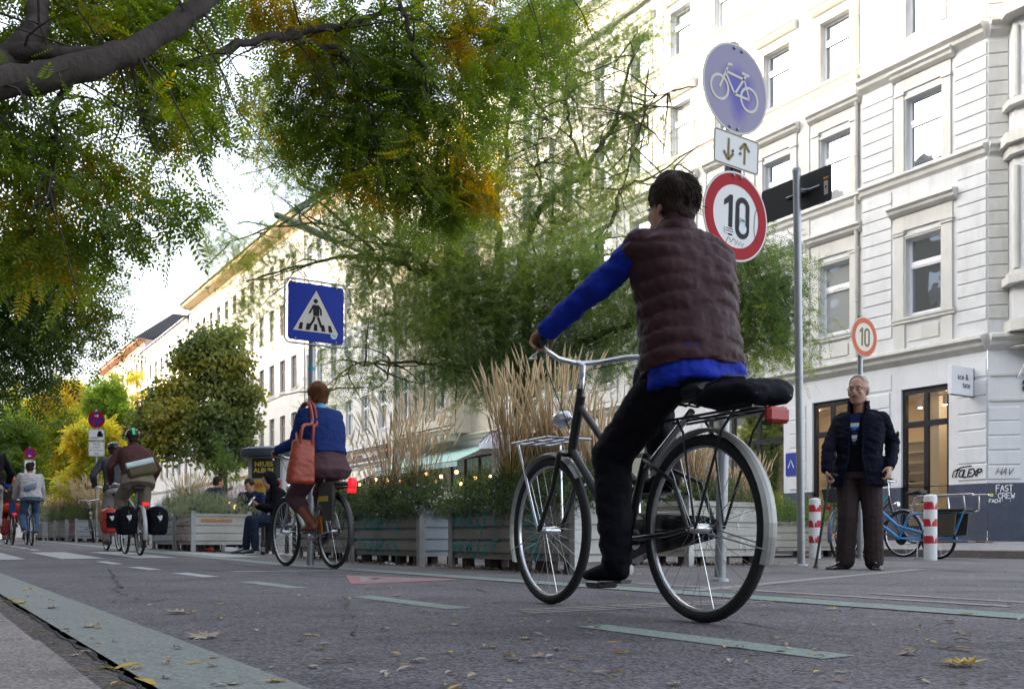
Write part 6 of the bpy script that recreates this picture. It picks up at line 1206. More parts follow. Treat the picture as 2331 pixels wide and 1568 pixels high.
# ============================================================ PEOPLE
def remesh(name,mb,vox,m,parent,it=4,quilt=None,wrinkle=0.,cut=None,seed=0,mats=None):
    me=mb.mesh('tmp',m); o=bpy.data.objects.new('tmp',me); COL.objects.link(o)
    md=o.modifiers.new('r','REMESH'); md.mode='VOXEL'; md.voxel_size=vox; md.use_smooth_shade=True
    sm=o.modifiers.new('s','SMOOTH'); sm.factor=.5; sm.iterations=it
    bpy.context.view_layer.update(); dg=bpy.context.evaluated_depsgraph_get(); nm=bpy.data.meshes.new_from_object(o.evaluated_get(dg)); bpy.data.objects.remove(o); bpy.data.meshes.remove(me)
    nm.name=name; n=len(nm.vertices)
    if n and (quilt or wrinkle):
        co=np.empty(n*3,np.float32); nm.vertices.foreach_get('co',co); co=co.reshape(-1,3); no=np.empty(n*3,np.float32); nm.vertices.foreach_get('normal',no); no=no.reshape(-1,3); d=np.zeros(n,np.float32)
        if quilt:
            pitch,amp,ax=quilt; w=co@np.array(ax,np.float32)+.012*np.sin(co[:,0]*23+seed)+.008*np.sin(co[:,1]*31); d+=amp*(np.abs(np.sin(PI*w/pitch))**.6-.75)
        if wrinkle:
            for i in range(n):
                p=Vector(co[i]); d[i]+=wrinkle*1.25*(noise.noise(Vector((p.x*9+seed,p.y*9,p.z*6)))+.9*noise.noise(Vector((p.x*16+p.z*8,p.y*16+seed-p.z*6,p.z*24)))+.35*noise.noise(Vector((p.x*50,p.y*50,p.z*60+seed))))
        co=co+no*d[:,None]; nm.vertices.foreach_set('co',co.ravel())
    if cut:
        bm=bmesh.new(); bm.from_mesh(nm); bmesh.ops.delete(bm,geom=[v for v in bm.verts if cut(v.co)],context='VERTS'); bm.to_mesh(nm); bm.free()
    nm.materials.clear()
    for x in (mats or [m]): nm.materials.append(x)
    nm.polygons.foreach_set('use_smooth',[True]*len(nm.polygons)); nm.update(); return link(name,nm,parent)
def ik(a,b,l1,l2,pole):
    a,b=Vector(a),Vector(b); d=b-a; L=min(d.length,(l1+l2)*.999); u=d.normalized(); x=(l1*l1-l2*l2+L*L)/(2*L); h=math.sqrt(max(0,l1*l1-x*x)); p=Vector(pole); p=(p-u*p.dot(u)).normalized(); return a+u*x+p*h
def hand(mb,W,d,n,side,k=1.,curl=1.0,spread=.0,idx=None):
    """W wrist, d pointing direction, n palm normal (fingers bend towards it), side=+1/-1: thumb side = side * (d x n)"""
    W=Vector(W); d=Vector(d).normalized(); n=Vector(n); n=(n-d*n.dot(d)).normalized(); s=d.cross(n)*side
    for i,o in enumerate((.030,.010,-.010,-.030)):
        kn=W+d*(.082-.004*abs(i-1))*k+s*o*k; mb.capsule(W+d*.012*k+s*o*.55*k,kn,.0125*k,.0105*k,8,3)
        c=curl*(1 if idx is None else idx[i]); a=.30*c; p=kn; dd=d
        for l,r in ((.042-.005*(i in (0,3))-.004*(i==3),.0092),(.026,.0082),(.020,.0072)):
            a=min(a,2.6); dd=(d*math.cos(a)+n*math.sin(a)+s*spread*(1.5-i)*.1).normalized(); q=p+dd*l*k; mb.capsule(p,q,r*k,r*.93*k,8,3); p=q; a+=.75*c
    t0=W+d*.022*k+s*.024*k; t1=t0+(d*.55+s*.75+n*.35).normalized()*.038*k; t2=t1+(d*.85+s*.15+n*.45*curl).normalized()*.030*k; t3=t2+(d*.8-s*.15+n*.5*curl).normalized()*.022*k
    mb.capsule(t0,t1,.014*k,.0115*k,8,3); mb.capsule(t1,t2,.0108*k,.0095*k,8,3); mb.capsule(t2,t3,.0092*k,.0075*k,8,3)
def skinm(nm,c): return mat(nm,c,.5,var=.08,vscale=25,bump=.15,bscale=90)
SK1=skinm('skin_light',(.50,.27,.18)); SK2=skinm('skin_old',(.45,.24,.17)); SK3=skinm('skin_tan',(.34,.18,.11))
M_eyew=mat('eye_white',(.6,.58,.55),.3); M_eyed=mat('eye_dark',(.02,.015,.012),.2); M_lip=mat('lip',(.30,.11,.09),.5)
class Person:
    def __init__(s,label,loc,rz,P,C,N,head,Fd,sh,hips,elb,wri,knee,ank,toe,k=1.,skin=None,vox=.009,build=1.,name='person',cat='person',group=None,Ud=(0,0,1),handspec=None,sides=None,neckr=.054,headk=1.,gender=0):
        V=Vector; s.t=thing(name,label,cat,loc,(0,0,rz),group); s.k=k; s.vox=vox; s.P,s.C,s.N=V(P),V(C),V(N); s.H=V(head); s.sh=[V(x) for x in sh]; s.hips=[V(x) for x in hips]; s.elb=[V(x) for x in elb]; s.wri=[V(x) for x in wri]; s.knee=[V(x) for x in knee]; s.ank=[V(x) for x in ank]; s.toe=[V(x) for x in toe]; s.b=build; s.skin=skin or SK1
        f=V(Fd).normalized(); u=V(Ud); u=(u-f*u.dot(f)).normalized(); r=f.cross(u); s.MH=Matrix((( r.x,f.x,u.x,s.H.x),(r.y,f.y,u.y,s.H.y),(r.z,f.z,u.z,s.H.z),(0,0,0,1)))@Matrix.Scale(k*headk,4)
        s.body(handspec,neckr)
    def rings(s,e,lo=0.,hi=1.,wd=1.,dp=1.,flare=0.):
        lat=(s.sh[1]-s.sh[0]).normalized(); lh=(s.hips[1]-s.hips[0]).normalized(); ax=(s.N-s.P).normalized(); sw=(s.sh[1]-s.sh[0]).length/2; mid=(s.sh[0]+s.sh[1])/2; b=s.b; out=[]
        spec=((-.30,.165,.12),(-.17,.17,.125),(-.05,.175,.125),(.12,.17,.12),(.32,.155,.112),(.55,.165,.118),(.75,.178,.118),(.90,sw/s.k/b*.98 if s.k*b else .17,.095),(.97,.12,.075),(1.0,.07,.062))
        for t,w,d in spec:
            if t<lo or t>hi: continue
            c=s.P+(s.C-s.P)*min(t/.62,1) if t<.62 else s.C+(s.N-s.C)*((t-.62)/.38)
            if t<0: c=s.P+ax*t*(s.N-s.P).length
            l=lh.lerp(lat,max(0,min(1,t))).normalized(); 
            if t<0: l=lh
            f=ax.cross(l).normalized(); fl=1+flare*max(0,.35-t)
            out.append((c,l*(w*s.k*b*wd*fl+e),f*(d*s.k*b*dp*fl+e)))
        return out
    def body(s,hs,nr):
        k=s.k; mb=MB(); mb.loft(s.rings(-.012,-.1,1.),20,2.3)
        for i in range(2):
            mb.capsule(s.sh[i],s.elb[i],.040*k,.034*k); mb.capsule(s.elb[i],s.wri[i],.034*k,.024*k); mb.capsule(s.hips[i],s.knee[i],.066*k,.046*k); mb.capsule(s.knee[i],s.ank[i],.046*k,.032*k); mb.capsule(s.ank[i],s.ank[i].lerp(s.toe[i],.7)+Vector((0,0,.0)),.030*k,.018*k)
            if hs: d,n,side,cu=hs[i][:4]; hand(mb,s.wri[i],d,n,side,k,cu,idx=hs[i][4] if len(hs[i])>4 else None)
            else: d=(s.wri[i]-s.elb[i]).normalized(); hand(mb,s.wri[i],d,Vector((0,.2,-1)),(-1 if i==0 else 1),k,1.3)
        o=mb.M; mb.capsule(s.N-(s.H-s.N)*.2,s.H-s.MH.to_3x3()@Vector((0,.02,.05)),nr*k,nr*.95*k)
        mb.M=s.MH; mb.ell((0,-.012,.030),(.076,.096,.092)); mb.ell((0,.022,-.030),(.062,.070,.085)); mb.ell((0,.050,-.088),(.030,.030,.024)); mb.capsule((-.045,-.005,-.065),(-.02,.055,-.09),.024,.018); mb.capsule((.045,-.005,-.065),(.02,.055,-.09),.024,.018)
        mb.capsule((0,.078,.020),(0,.103,-.018),.009,.0125,10); mb.ell((0,.098,-.024),(.017,.012,.009),n=12,k=8); mb.capsule((-.034,.076,.034),(.034,.076,.034),.010,.010); mb.ell((-.036,.068,-.02),(.02,.016,.018),n=12,k=8); mb.ell((.036,.068,-.02),(.02,.016,.018),n=12,k=8); mb.ell((0,.083,-.052),(.024,.010,.011),n=12,k=8)
        for sx in (-1,1): mb.ell((sx*.079,-.012,-.005),(.008,.020,.032),n=12,k=8); mb.capsule((sx*.076,.0,-.03),(sx*.08,-.01,-.025),.008,.008)
        mb.M=o; remesh('body',mb,s.vox,s.skin,s.t,3) if False else None
        bo=remesh('body',mb,s.vox,s.skin,None,2); 
        # the body mesh itself is the first child of the person
        bo.parent=s.t; s.bo=bo
        for sx in (-1,1):
            mb=MB(); mb.M=s.MH; mb.ell((sx*.031,.0785,.010),(.0125,.008,.0075),n=12,k=8); mb.m=1; mb.ell((sx*.031,.0845,.010),(.0055,.004,.0055),n=10,k=6); mb.build('eye',[M_eyew,M_eyed],s.t,smooth=60)
        mb=MB(); mb.M=s.MH; mb.ell((0,.0905,-.052),(.021,.006,.006),n=12,k=6); mb.build('mouth',M_lip,s.t,smooth=60)
    def top(s,name,m,e=.018,lo=-.05,arm=(1.,1.),quilt=None,wr=.004,flare=0.,sleeve=1.,collar=.0,wd=1.,dp=1.,sl=(.058,.050,.042),seed=1,vox=None,hem=0.):
        k=s.k; mb=MB(); mb.loft(s.rings(e,lo,1.,wd,dp,flare),24,2.4)
        if hem: mb.loft(s.rings(hem,lo,.13,wd,dp,flare),24,2.4)
        for i in range(2):
            mb.capsule(s.N-Vector((0,0,.035*k)),s.sh[i].lerp(s.N,.1),.052*k+e*.4,.050*k+e*.35)
            if sleeve<=0: mb.capsule(s.sh[i],s.sh[i].lerp(s.elb[i],.06),.056*k+e*.3,.05*k+e*.3); continue
            mb.capsule(s.sh[i],s.elb[i],(sl[0])*k+e*.35,sl[1]*k+e*.3); w=s.elb[i].lerp(s.wri[i],sleeve-.0); mb.capsule(s.elb[i],w,sl[1]*k+e*.3,sl[2]*k+e*.2)
        if collar: mb.tube([s.N-(s.H-s.N)*.25,s.N+(s.H-s.N)*collar],[.085*k,.078*k],16)
        return remesh(name,mb,vox or s.vox,m,s.t,3,quilt,wr,seed=seed)
    def trousers(s,name,m,r=(.098,.072,.058),wr=.005,seed=2,hem=1.0,pel=1.0):
        k=s.k; mb=MB(); lh=(s.hips[1]-s.hips[0]).normalized(); f=Vector((0,0,1)).cross(lh)
        mb.loft(s.rings(.012,-.17,.16,pel,pel),20,2.3)
        for i in range(2):
            mb.capsule(s.hips[i],s.knee[i],r[0]*k,r[1]*k); a=s.knee[i].lerp(s.ank[i],hem); mb.capsule(s.knee[i],a,r[1]*k,r[2]*k)
        return remesh(name,mb,s.vox,m,s.t,3,None,wr,seed=seed)
    def shoes(s,m,sole=None,name='shoe'):
        for i in range(2):
            a,b=s.ank[i],s.toe[i]; h=Vector((0,0,1)); f=(b-a); f.z*=.15; f.normalize(); r=f.cross(h).normalized(); u=r.cross(f); k=s.k; he=a-f*.045*k-u*.035*k
            mb=MB(); L_=(b-a).length+.10*k
            mb.loft([(he-f*.02*k,r*.022*k,u*.02*k),(he+u*.005*k,r*.034*k,u*.045*k),(he+f*.06*k+u*.012*k,r*.036*k,u*.055*k),(he+f*.13*k-u*.004*k,r*.040*k,u*.036*k),(he+f*.20*k-u*.012*k,r*.045*k,u*.028*k),(he+f*.255*k-u*.018*k,r*.036*k,u*.020*k),(he+f*.28*k-u*.02*k,r*.016*k,u*.012*k)],16,2.3)
            o=remesh(name,mb,.008,m,s.t,2)
            mb=MB(); mb.loft([(he-f*.022*k-u*.045*k,r*.026*k,u*.008*k),(he+f*.06*k-u*.045*k,r*.036*k,u*.009*k),(he+f*.20*k-u*.046*k,r*.047*k,u*.009*k),(he+f*.28*k-u*.044*k,r*.02*k,u*.007*k)],14,2.5); mb.build('sole',sole or M_bblk,o,smooth=50)
    def hair(s,m,kind='short',vox=.007,amp=.004):
        mb=MB(); mb.M=s.MH
        if kind=='short': mb.ell((0,-.022,.036),(.085,.098,.094)); mb.ell((0,-.05,-.01),(.072,.062,.075)); cut=lambda v:(lambda q:(q.y>.055 and q.z<.075) or (q.y>.0 and q.z<.02 and abs(q.x)>.03) or q.z<-.075)(s.MH.inverted()@v)
        elif kind=='full': mb.ell((0,-.018,.045),(.095,.105,.100)); mb.ell((0,-.05,-.01),(.082,.066,.085)); mb.ell((0,.04,.085),(.06,.05,.045)); cut=lambda v:(lambda q:(q.y>.07 and q.z<.06) or (q.y>.01 and q.z<.0))(s.MH.inverted()@v)
        elif kind=='curly': mb.ell((0,-.03,.04),(.12,.12,.115)); mb.ell((0,-.06,-.07),(.13,.09,.11)); mb.ell((-.06,-.03,-.06),(.07,.07,.1)); mb.ell((.06,-.03,-.06),(.07,.07,.1)); cut=lambda v:(lambda q:(q.y>.06 and q.z<.07))(s.MH.inverted()@v)
        else: mb.ell((0,-.03,.012),(.0815,.088,.075)); cut=lambda v:(lambda q:(q.y>.03) or q.z<-.06 )(s.MH.inverted()@v)
        o=remesh('hair',mb,vox,m,s.t,2,None,amp,cut=cut); return o
    def strands(s,m,n,L,seed=1,curl=.3):
        rg=random.Random(seed); mb=MB(); mb.M=s.MH
        for i in range(n):
            a=rg.uniform(0,2*PI); z=rg.uniform(-.45,1); r=math.sqrt(1-z*z); d=Vector((r*math.cos(a),r*math.sin(a),z))
            if d.y>.25 and d.z<.62: continue
            p=Vector((d.x*.086,-.02+d.y*.102,.036+d.z*.094)); f=Vector((d.x*.3+rg.uniform(-curl,curl),d.y*.3-.25+rg.uniform(-curl,curl),-.75+rg.uniform(-curl,curl)*.8)); f=(f-d*f.dot(d)*.85).normalized(); l=L*rg.uniform(.6,1.2); q=p+f*l*.5+d*.006; w=p+f*l+d*rg.uniform(-.004,.012)
            mb.tube([p,q,w],[.0022,.0019,.0005],3,caps=False)
        return mb.build('hair_tuft',m,s.t)
    def helmet(s,m,stripe=None,name='helmet'):
        mb=MB(); mb.M=s.MH; mb.ell((0,-.01,.052),(.100,.128,.098),n=28,k=18); inv=s.MH.inverted()
        o=remesh(name,mb,.007,m,s.t,2,cut=lambda v:(inv@v).z<.028+.25*max(0,-(inv@v).y-.08)*0); 
        mb=MB(); mb.M=s.MH
        for x in (-.055,-.02,.02,.055): mb.tube([(x,.10*math.cos(a)*1.2-.01,.052+.1015*math.sin(a)*(1-abs(x)*2.2)) for a in [PI*(.15+.75*i/10) for i in range(11)]],.006,6)
        mb.build('vent',M_bblk if stripe is None else M_frame if False else M_bblk,o)
        if stripe:
            mb=MB(); mb.M=s.MH; mb.ribbon([(-.012,-.01+.131*math.cos(a),.052+.101*math.sin(a)) for a in [PI*(.35+.68*i/14) for i in range(15)]],.036,(0,-.6,.8)); 
            for a0 in (0,): pass
            mb.v=[tuple(Vector(v)+(Vector(v)-s.MH@Vector((0,-.01,.052))).normalized()*.003) for v in mb.v]; mb.build('stripe',stripe,o)
        mb=MB(); mb.M=s.MH; mb.tube([(-.08,0,.03),(-.06,.02,-.06),(0,.045,-.115),(.06,.02,-.06),(.08,0,.03)],.004,5); mb.build('strap',M_bblk,o); return o
def rider(label,bk,info,seat_dz=0.,eo=.6,lean=.22,k=1.,shz=.50,skin=None,vox=.009,crank=0.,shw=.185,hy=0.,headf=(0,1,-.05),hx=0.,build=1.,group=None,hipw=.09,neckup=.10,tilt=0.,handup=0.):
    sx=info['seat']; P=Vector((0+hx,sx.y-.01,sx.z+.085*k+seat_dz)); C=P+Vector((tilt*.5,lean*.55,shz*.62))*k; N=P+Vector((tilt,lean,shz+.03))*k; mid=P+Vector((tilt,lean*.97,shz-.02))*k
    sh=[mid+Vector((s*shw*k,0,0)) for s in (-1,1)]; hips=[P+Vector((s*hipw*k,.03,-.03)) for s in (-1,1)]
    wr=[info['grip'][i]+Vector((0,-.06,.035+handup)) for i in range(2)]
    elb=[ik(sh[i],wr[i],.29*k,.26*k,((-eo if i==0 else eo),-.3,-.8)) for i in range(2)]
    pe={1:info['ped'][0],0:info['ped'][1]}; an=[pe[i]+Vector((0,-.10,.085)) for i in range(2)]; toe=[pe[i]+Vector((0,.045,.045)) for i in range(2)]
    kn=[ik(hips[i],an[i],.44*k,.43*k,((-.12 if i==0 else .12),1,.25)) for i in range(2)]
    H=N+Vector((tilt*.2,.055,neckup+.045))*k
    hs=[(Vector((0.1*(-1 if i==0 else 1),.9,-.25)),Vector((0,-.1,-1)),(-1 if i==0 else 1),1.9) for i in range(2)]
    return Person(label,bk.location,bk.rotation_euler.z,P,C,N,H,headf,sh,hips,elb,wr,kn,an,toe,k,skin,vox,build,handspec=hs,group=group)
def pannier(label,bk,side,y,z,w,h,d,m,m2=None,group='pannier bags on the rear racks',logo=True):
    t=thing('pannier_bag',label,'bag',bk.location,bk.rotation_euler,group); x=side*(.075+d/2)
    mb=MB(); mb.loft([((x,y,z-h/2),(d*.36,0,0),(0,w*.42,0)),((x,y,z-h*.42),(d*.5,0,0),(0,w*.5,0)),((x,y,z+.05),(d*.56,0,0),(0,w*.52,0)),((x,y,z+h*.36),(d*.5,0,0),(0,w*.48,0)),((x,y,z+h*.46),(d*.28,0,0),(0,w*.47,0)),((x,y,z+h*.5),(d*.1,0,0),(0,w*.44,0))],24,3.4); remesh('bag',mb,.011,m,t,2,None,.006)
    mb=MB(); mb.tube([(x,y-w*.40,z+h*.46),(x,y-w*.54,z+h*.2),(x,y-w*.53,z-h*.1)],.008,6); mb.tube([(x-.03,y-w*.3,z+h*.5),(x,y,z+h*.58),(x+.03,y+w*.3,z+h*.5)],.008,6); mb.build('strap',M_bblk,t,smooth=50)
    if m2: 
        mb=MB(); mb.loft([((x,y-w*.52,z-h*.3),(d*.3,0,0),(0,.02,0)),((x,y-w*.55,z),(d*.36,0,0),(0,.025,0)),((x,y-w*.52,z+h*.3),(d*.3,0,0),(0,.02,0))],12,3); mb.build('pocket',m2,t,smooth=50)
    if logo: mb=MB(); yy=y-w*.53-.003-(.04 if m2 else 0); mb.prism([(x-.035,z+.06),(x+.035,z+.075),(x+.03,z+.02),(x+.005,z-.01)],(0,yy,0),(1,0,0),(0,0,1),(0,-.012,0)); mb.build('reflector',mat('reflector_white',(.6,.62,.66),.3),t)
    return t
# ---- 1: close rider in the brown quilted vest, heading up the street
vest=mat('vest_brown',(.050,.022,.025),.5,var=.12,vscale=10,bump=.35,bscale=45); blue=mat('sleeve_blue',(.010,.028,.33),.6,var=.2,vscale=8,bump=.3,bscale=50); blk=mat('cloth_black',(.006,.006,.010),.75,var=.3,vscale=10,bump=.4,bscale=60); dhair=mat('hair_dark',(.035,.022,.018),.65,var=.3,vscale=40,bump=.8,bscale=120)
b1,i1=bicycle('dark city bicycle with pale fenders, nearest to the camera',(2.29,2.37,0),R(-5),'city',M_bblk,1.04,.322,sh=.80,hh=1.03,fend=mat('fender_pale',(.30,.295,.28),.35,metal=.2,var=.08),crank=R(80),lit=False,frontrack=True,guard=True,sb=.15,gb=-.0)
p1=rider('rider seen close from behind in a brown quilted vest with blue sleeves and black trousers',b1,i1,lean=.09,k=.90,shz=.485,vox=.0075,headf=(-.25,1,-.05),tilt=-.0,skin=SK1,shw=.185,build=.93)
p1.top('jacket',blue,.010,-.18,hem=.034,seed=3,wr=.007); p1.top('quilted_vest',vest,.046,-.07,quilt=(.062,.010,(0,.12,1)),sleeve=0,collar=.55,seed=4,wr=.006); p1.trousers('trousers',blk,(.102,.082,.066),wr=.006); p1.shoes(blk); p1.hair(dhair,'full',amp=.009,vox=.006)
p1.strands(dhair,900,.045,3,.45)
t=thing('rack_bag','black soft bag on the rear rack of the nearest bicycle','bag',b1.location,b1.rotation_euler); mb=MB(); mb.loft([((0,-.34,.74),(.09,0,0),(0,0,.02)),((0,-.31,.75),(.115,0,0),(0,0,.038)),((0,-.20,.755),(.12,0,0),(0,0,.048)),((0,-.10,.75),(.115,0,0),(0,0,.038)),((0,-.07,.745),(.09,0,0),(0,0,.02))],20,3); remesh('bag',mb,.01,blk,t,2,None,.008); mb=MB()
for x in (-.1,.1): mb.tube([(x*.7,-.345,.73),(x*.7,-.29,.792),(x*.7,-.20,.806),(x*.7,-.11,.79),(x*.7,-.06,.73)],.006,6)
mb.build('strap',M_bblk,t)
# ---- 2: woman on the city e-bike
b2_,i2=bicycle('silver-grey city electric bicycle with large red tail light, ridden by the woman in blue',(3.39,8.40,0),R(4),'step',mat('frame_silver',(.45,.46,.48),.35,metal=.5),1.12,.35,sh=.93,hh=1.10,fend=mat('fender_dark',(.05,.05,.055),.4),crank=R(-20),battery=True,guard=True,rack=True)
b2_.children; mb=MB(); mb.bevbox((-.04,-.395,.745),(.045,-.345,.84),.02); mb.build('tail_light',M_bred,b2_)
navy=mat('sweater_blue',(.018,.036,.15),.85,var=.15,vscale=9,bump=.4,bscale=70); mauve=mat('skirt_mauve',(.095,.050,.060),.75,var=.12,vscale=8,bump=.3,bscale=50); boot=mat('boot_brown',(.20,.055,.03),.5,var=.2,vscale=12); aub=mat('hair_auburn',(.17,.07,.035),.6,var=.35,vscale=45,bump=.9,bscale=110); orl=mat('leather_orange',(.32,.046,.018),.42,var=.15,vscale=6,bump=.25,bscale=50)
p2=rider('woman with short auburn hair cycling away in a blue sweater and mauve trousers',b2_,i2,lean=.12,k=1.0,shz=.475,hipw=.105,shw=.165,eo=.12,skin=SK1,headf=(-.1,1,0),build=1.08)
p2.top('trousers_seat',mauve,.055,-.30,sleeve=0,wr=.004,wd=1.12,dp=1.25) if False else None
mbp=MB(); mbp.loft([((0,p2.P.y-.02,p2.P.z-.16),(.20,0,0),(0,.16,0)),((0,p2.P.y-.02,p2.P.z-.08),(.25,0,0),(0,.20,0)),((0,p2.P.y-.0,p2.P.z+.02),(.215,0,0),(0,.165,0)),((0,p2.P.y+.02,p2.P.z+.14),(.185,0,0),(0,.14,0))],24,2.2)
for i in range(2): mbp.capsule(p2.hips[i],p2.knee[i],.12,.09); mbp.capsule(p2.knee[i],p2.knee[i].lerp(p2.ank[i],.35),.085,.08)
remesh('trousers',mbp,.009,mauve,p2.t,4,None,.006)
p2.top('sweater',navy,.040,.02,seed=5,wr=.006,sleeve=.96); mb=MB(); mb.tube([p2.N-Vector((0,0,.02)),p2.N+Vector((0,.02,.05))],[.075,.068],16); mb.build('collar',mat('collar_cyan',(.10,.35,.60),.7),p2.t,smooth=50)
mbp=MB()
for i in range(2): mbp.capsule(p2.knee[i].lerp(p2.ank[i],.3),p2.ank[i],.062,.045); mbp.capsule(p2.ank[i],p2.toe[i],.043,.03)
remesh('boots',mbp,.009,boot,p2.t,2); p2.shoes(boot); p2.hair(aub,'full',amp=.010)
p2.strands(aub,700,.045,4,.5)
t=thing('shoulder_bag','large orange-brown leather tote hanging from the woman cyclist\'s left shoulder','bag',b2_.location,b2_.rotation_euler); s0=p2.sh[0]; bx=s0.x-.155; by=p2.P.y-.13; zt=1.20
mb=MB(); mb.loft([((bx+.01,by,zt-.41),(.12,0,0),(0,.065,0)),((bx+.01,by,zt-.385),(.135,0,0),(0,.08,0)),((bx+.02,by,zt-.2),(.118,0,0),(0,.075,0)),((bx+.04,by+.01,zt-.02),(.105,0,0),(0,.06,0)),((bx+.045,by+.01,zt),(.10,0,0),(0,.045,0))],24,3.2); remesh('bag',mb,.009,orl,t,2,None,.004)
mb=MB()
for dx in (-.055,.065):
    pts=[Vector((bx+.045+dx,by-.04,zt-.05)),Vector((bx+.06+dx*.9,by-.05,zt+.12)),Vector((s0.x+.02+dx*.4,s0.y-.185,s0.z-.10)),Vector((s0.x+.03+dx*.35,s0.y-.11,s0.z+.075)),Vector((s0.x+.03+dx*.3,s0.y+.02,s0.z+.115)),Vector((s0.x+.01,s0.y+.17,s0.z+.0)),Vector((bx+.03,by+.12,zt-.02))]
    mb.tube(wig(pts,3,.0,4),.016,6)
mb.build('strap',orl,t,smooth=50)
# ---- 3: cyclist with the black panniers
b3,i3=bicycle('dark touring bicycle with red tail light between two black panniers',(2.80,14.2,G(14.2)),0.,'diamond',M_bblk,1.10,.35,sh=.98,hh=1.04,fend=M_fgrey,crank=R(-75),guard=False)
brn=mat('jacket_brown',(.075,.032,.030),.7,var=.15,vscale=9,bump=.4,bscale=60); bei=mat('trousers_beige',(.20,.16,.13),.8,var=.1,vscale=8); gry=mat('jacket_grey',(.065,.07,.085),.8,var=.15,vscale=9,bump=.3,bscale=60); lgr=mat('trousers_pale',(.33,.31,.31),.8,var=.1,vscale=8); hlm=mat('helmet_black',(.02,.022,.028),.25,coat=.5,var=.3,vscale=9)
p3=rider('cyclist in brown jacket and black helmet with a green stripe, cycling away between black panniers',b3,i3,lean=.28,k=1.0,shz=.47,skin=SK1,build=1.14,vox=.011)
p3.top('jacket',brn,.030,-.02,seed=6,wr=.006,collar=.5,dp=1.05); p3.trousers('trousers',bei,(.12,.09,.06),pel=1.15); p3.shoes(mat('shoe_beige',(.50,.36,.24),.6)); p3.hair(dhair,'short'); p3.helmet(hlm,mat('stripe_green',(.02,.55,.16),.4))
pannier('left black roll-top pannier with a white reflector, under the brown jacketed cyclist',b3,-1,-.10,.50,.34,.40,.26,blk); pannier('right black roll-top pannier with a white reflector, under the brown jacketed cyclist',b3,1,-.10,.50,.34,.40,.26,blk)
t=thing('messenger_bag','olive messenger bag with a pale blue flap slung across the brown jacket','bag',b3.location,b3.rotation_euler); c=p3.P+Vector((.02,-.10,.20)); RM=Matrix.Translation(c)@Matrix.Rotation(R(-16),4,'Y')@Matrix.Rotation(R(-12),4,'X')
mb=MB(); mb.M=RM; mb.loft([((-.20,0,-.05),(0,.05,0),(0,0,.07)),((-.17,-.01,-.04),(0,.08,0),(0,0,.10)),((.17,-.01,-.04),(0,.08,0),(0,0,.10)),((.21,0,-.04),(0,.05,0),(0,0,.07))],20,3); mb.build('bag',mat('olive_canvas',(.085,.07,.03),.8,var=.25,vscale=8),t,smooth=50)
mb=MB(); mb.M=RM; mb.loft([((-.19,-.05,.045),(0,.055,0),(0,0,.045)),((.19,-.05,.045),(0,.055,0),(0,0,.045))],16,3); mb.build('flap',mat('flap_paleblue',(.42,.58,.62),.6,col2=(.62,.66,.62),vscale=7),t,smooth=50)
mb=MB(); mb.tube([RM@Vector((.2,0,.0)),p3.sh[1]+Vector((-.03,-.09,-.04)),p3.sh[1]+Vector((-.06,.0,.085)),p3.C+Vector((0,.17,.05)),p3.P+Vector((-.17,.05,.14)),RM@Vector((-.2,0,0))],.016,6); mb.build('strap',M_bblk,t)
# ---- 4: cyclist in grey beside
b4,i4=bicycle('pale-wheeled bicycle of the grey-jacketed cyclist, with a red pannier',(3.02,17.0,G(17)),R(1),'city',mat('frame_white',(.55,.56,.58),.35),1.10,.35,sh=.96,hh=1.10,fend=M_frame,crank=R(100),guard=False,light=False,rimm=M_frame)
p4=rider('cyclist in a charcoal grey jacket, pale trousers and dark helmet',b4,i4,lean=.26,k=1.02,shz=.50,skin=SK1,vox=.011); p4.top('jacket',gry,.03,-.12,seed=7,wr=.006,flare=.3); p4.trousers('trousers',lgr,(.11,.085,.065)); p4.shoes(mat('shoe_brown',(.14,.09,.06),.6)); p4.hair(dhair,'short'); p4.helmet(hlm)
pannier('red and black pannier on the grey-jacketed cyclist\'s bicycle',b4,-1,-.10,.52,.34,.42,.22,mat('pannier_red',(.50,.03,.02),.5,var=.1),blk)
# ---- 5: capped cyclist
b5,i5=bicycle('blue-framed bicycle under the capped cyclist in the pale jacket',(2.33,23.4,G(23.4)),R(0),'diamond',mat('frame_blue_grey',(.06,.09,.22),.4),1.08,.345,sh=.98,hh=1.02,fend=None,crank=R(-10),guard=False,rack=False,light=False)
p5=rider('cyclist in a black cap, pale grey jacket and jeans, seen from behind',b5,i5,lean=.14,k=1.0,shz=.50,skin=SK3,vox=.012,build=1.1); p5.top('jacket',mat('jacket_pale',(.42,.41,.43),.8,var=.08,vscale=7,bump=.3,bscale=40),.04,-.05,seed=8,wr=.010,sl=(.07,.066,.05)); p5.trousers('jeans',mat('jeans_blue',(.07,.12,.20),.8,var=.2,vscale=9),(.105,.08,.075)); p5.shoes(M_bblk,M_frame); p5.hair(dhair,'short')
mb=MB(); mb.M=p5.MH; mb.ell((0,-.012,.055),(.088,.106,.080)); o=remesh('cap',mb,.008,blk,p5.t,2,cut=lambda v:(p5.MH.inverted()@v).z<.04)
t=thing('sling_bag','small blue-grey belt bag across the back of the pale jacket','bag',b5.location,b5.rotation_euler); c=p5.P+Vector((-.02,-.12,.24)); RM=Matrix.Translation(c)@Matrix.Rotation(R(-24),4,'Y'); mb=MB(); mb.M=RM; mb.loft([((-.14,0,0),(0,.03,0),(0,0,.03)),((-.10,-.01,-.01),(0,.05,0),(0,0,.065)),((.08,-.01,-.01),(0,.05,0),(0,0,.065)),((.13,0,.01),(0,.03,0),(0,0,.03))],16,2.6); mb.build('bag',mat('sling_blue',(.13,.17,.24),.7),t,smooth=50)
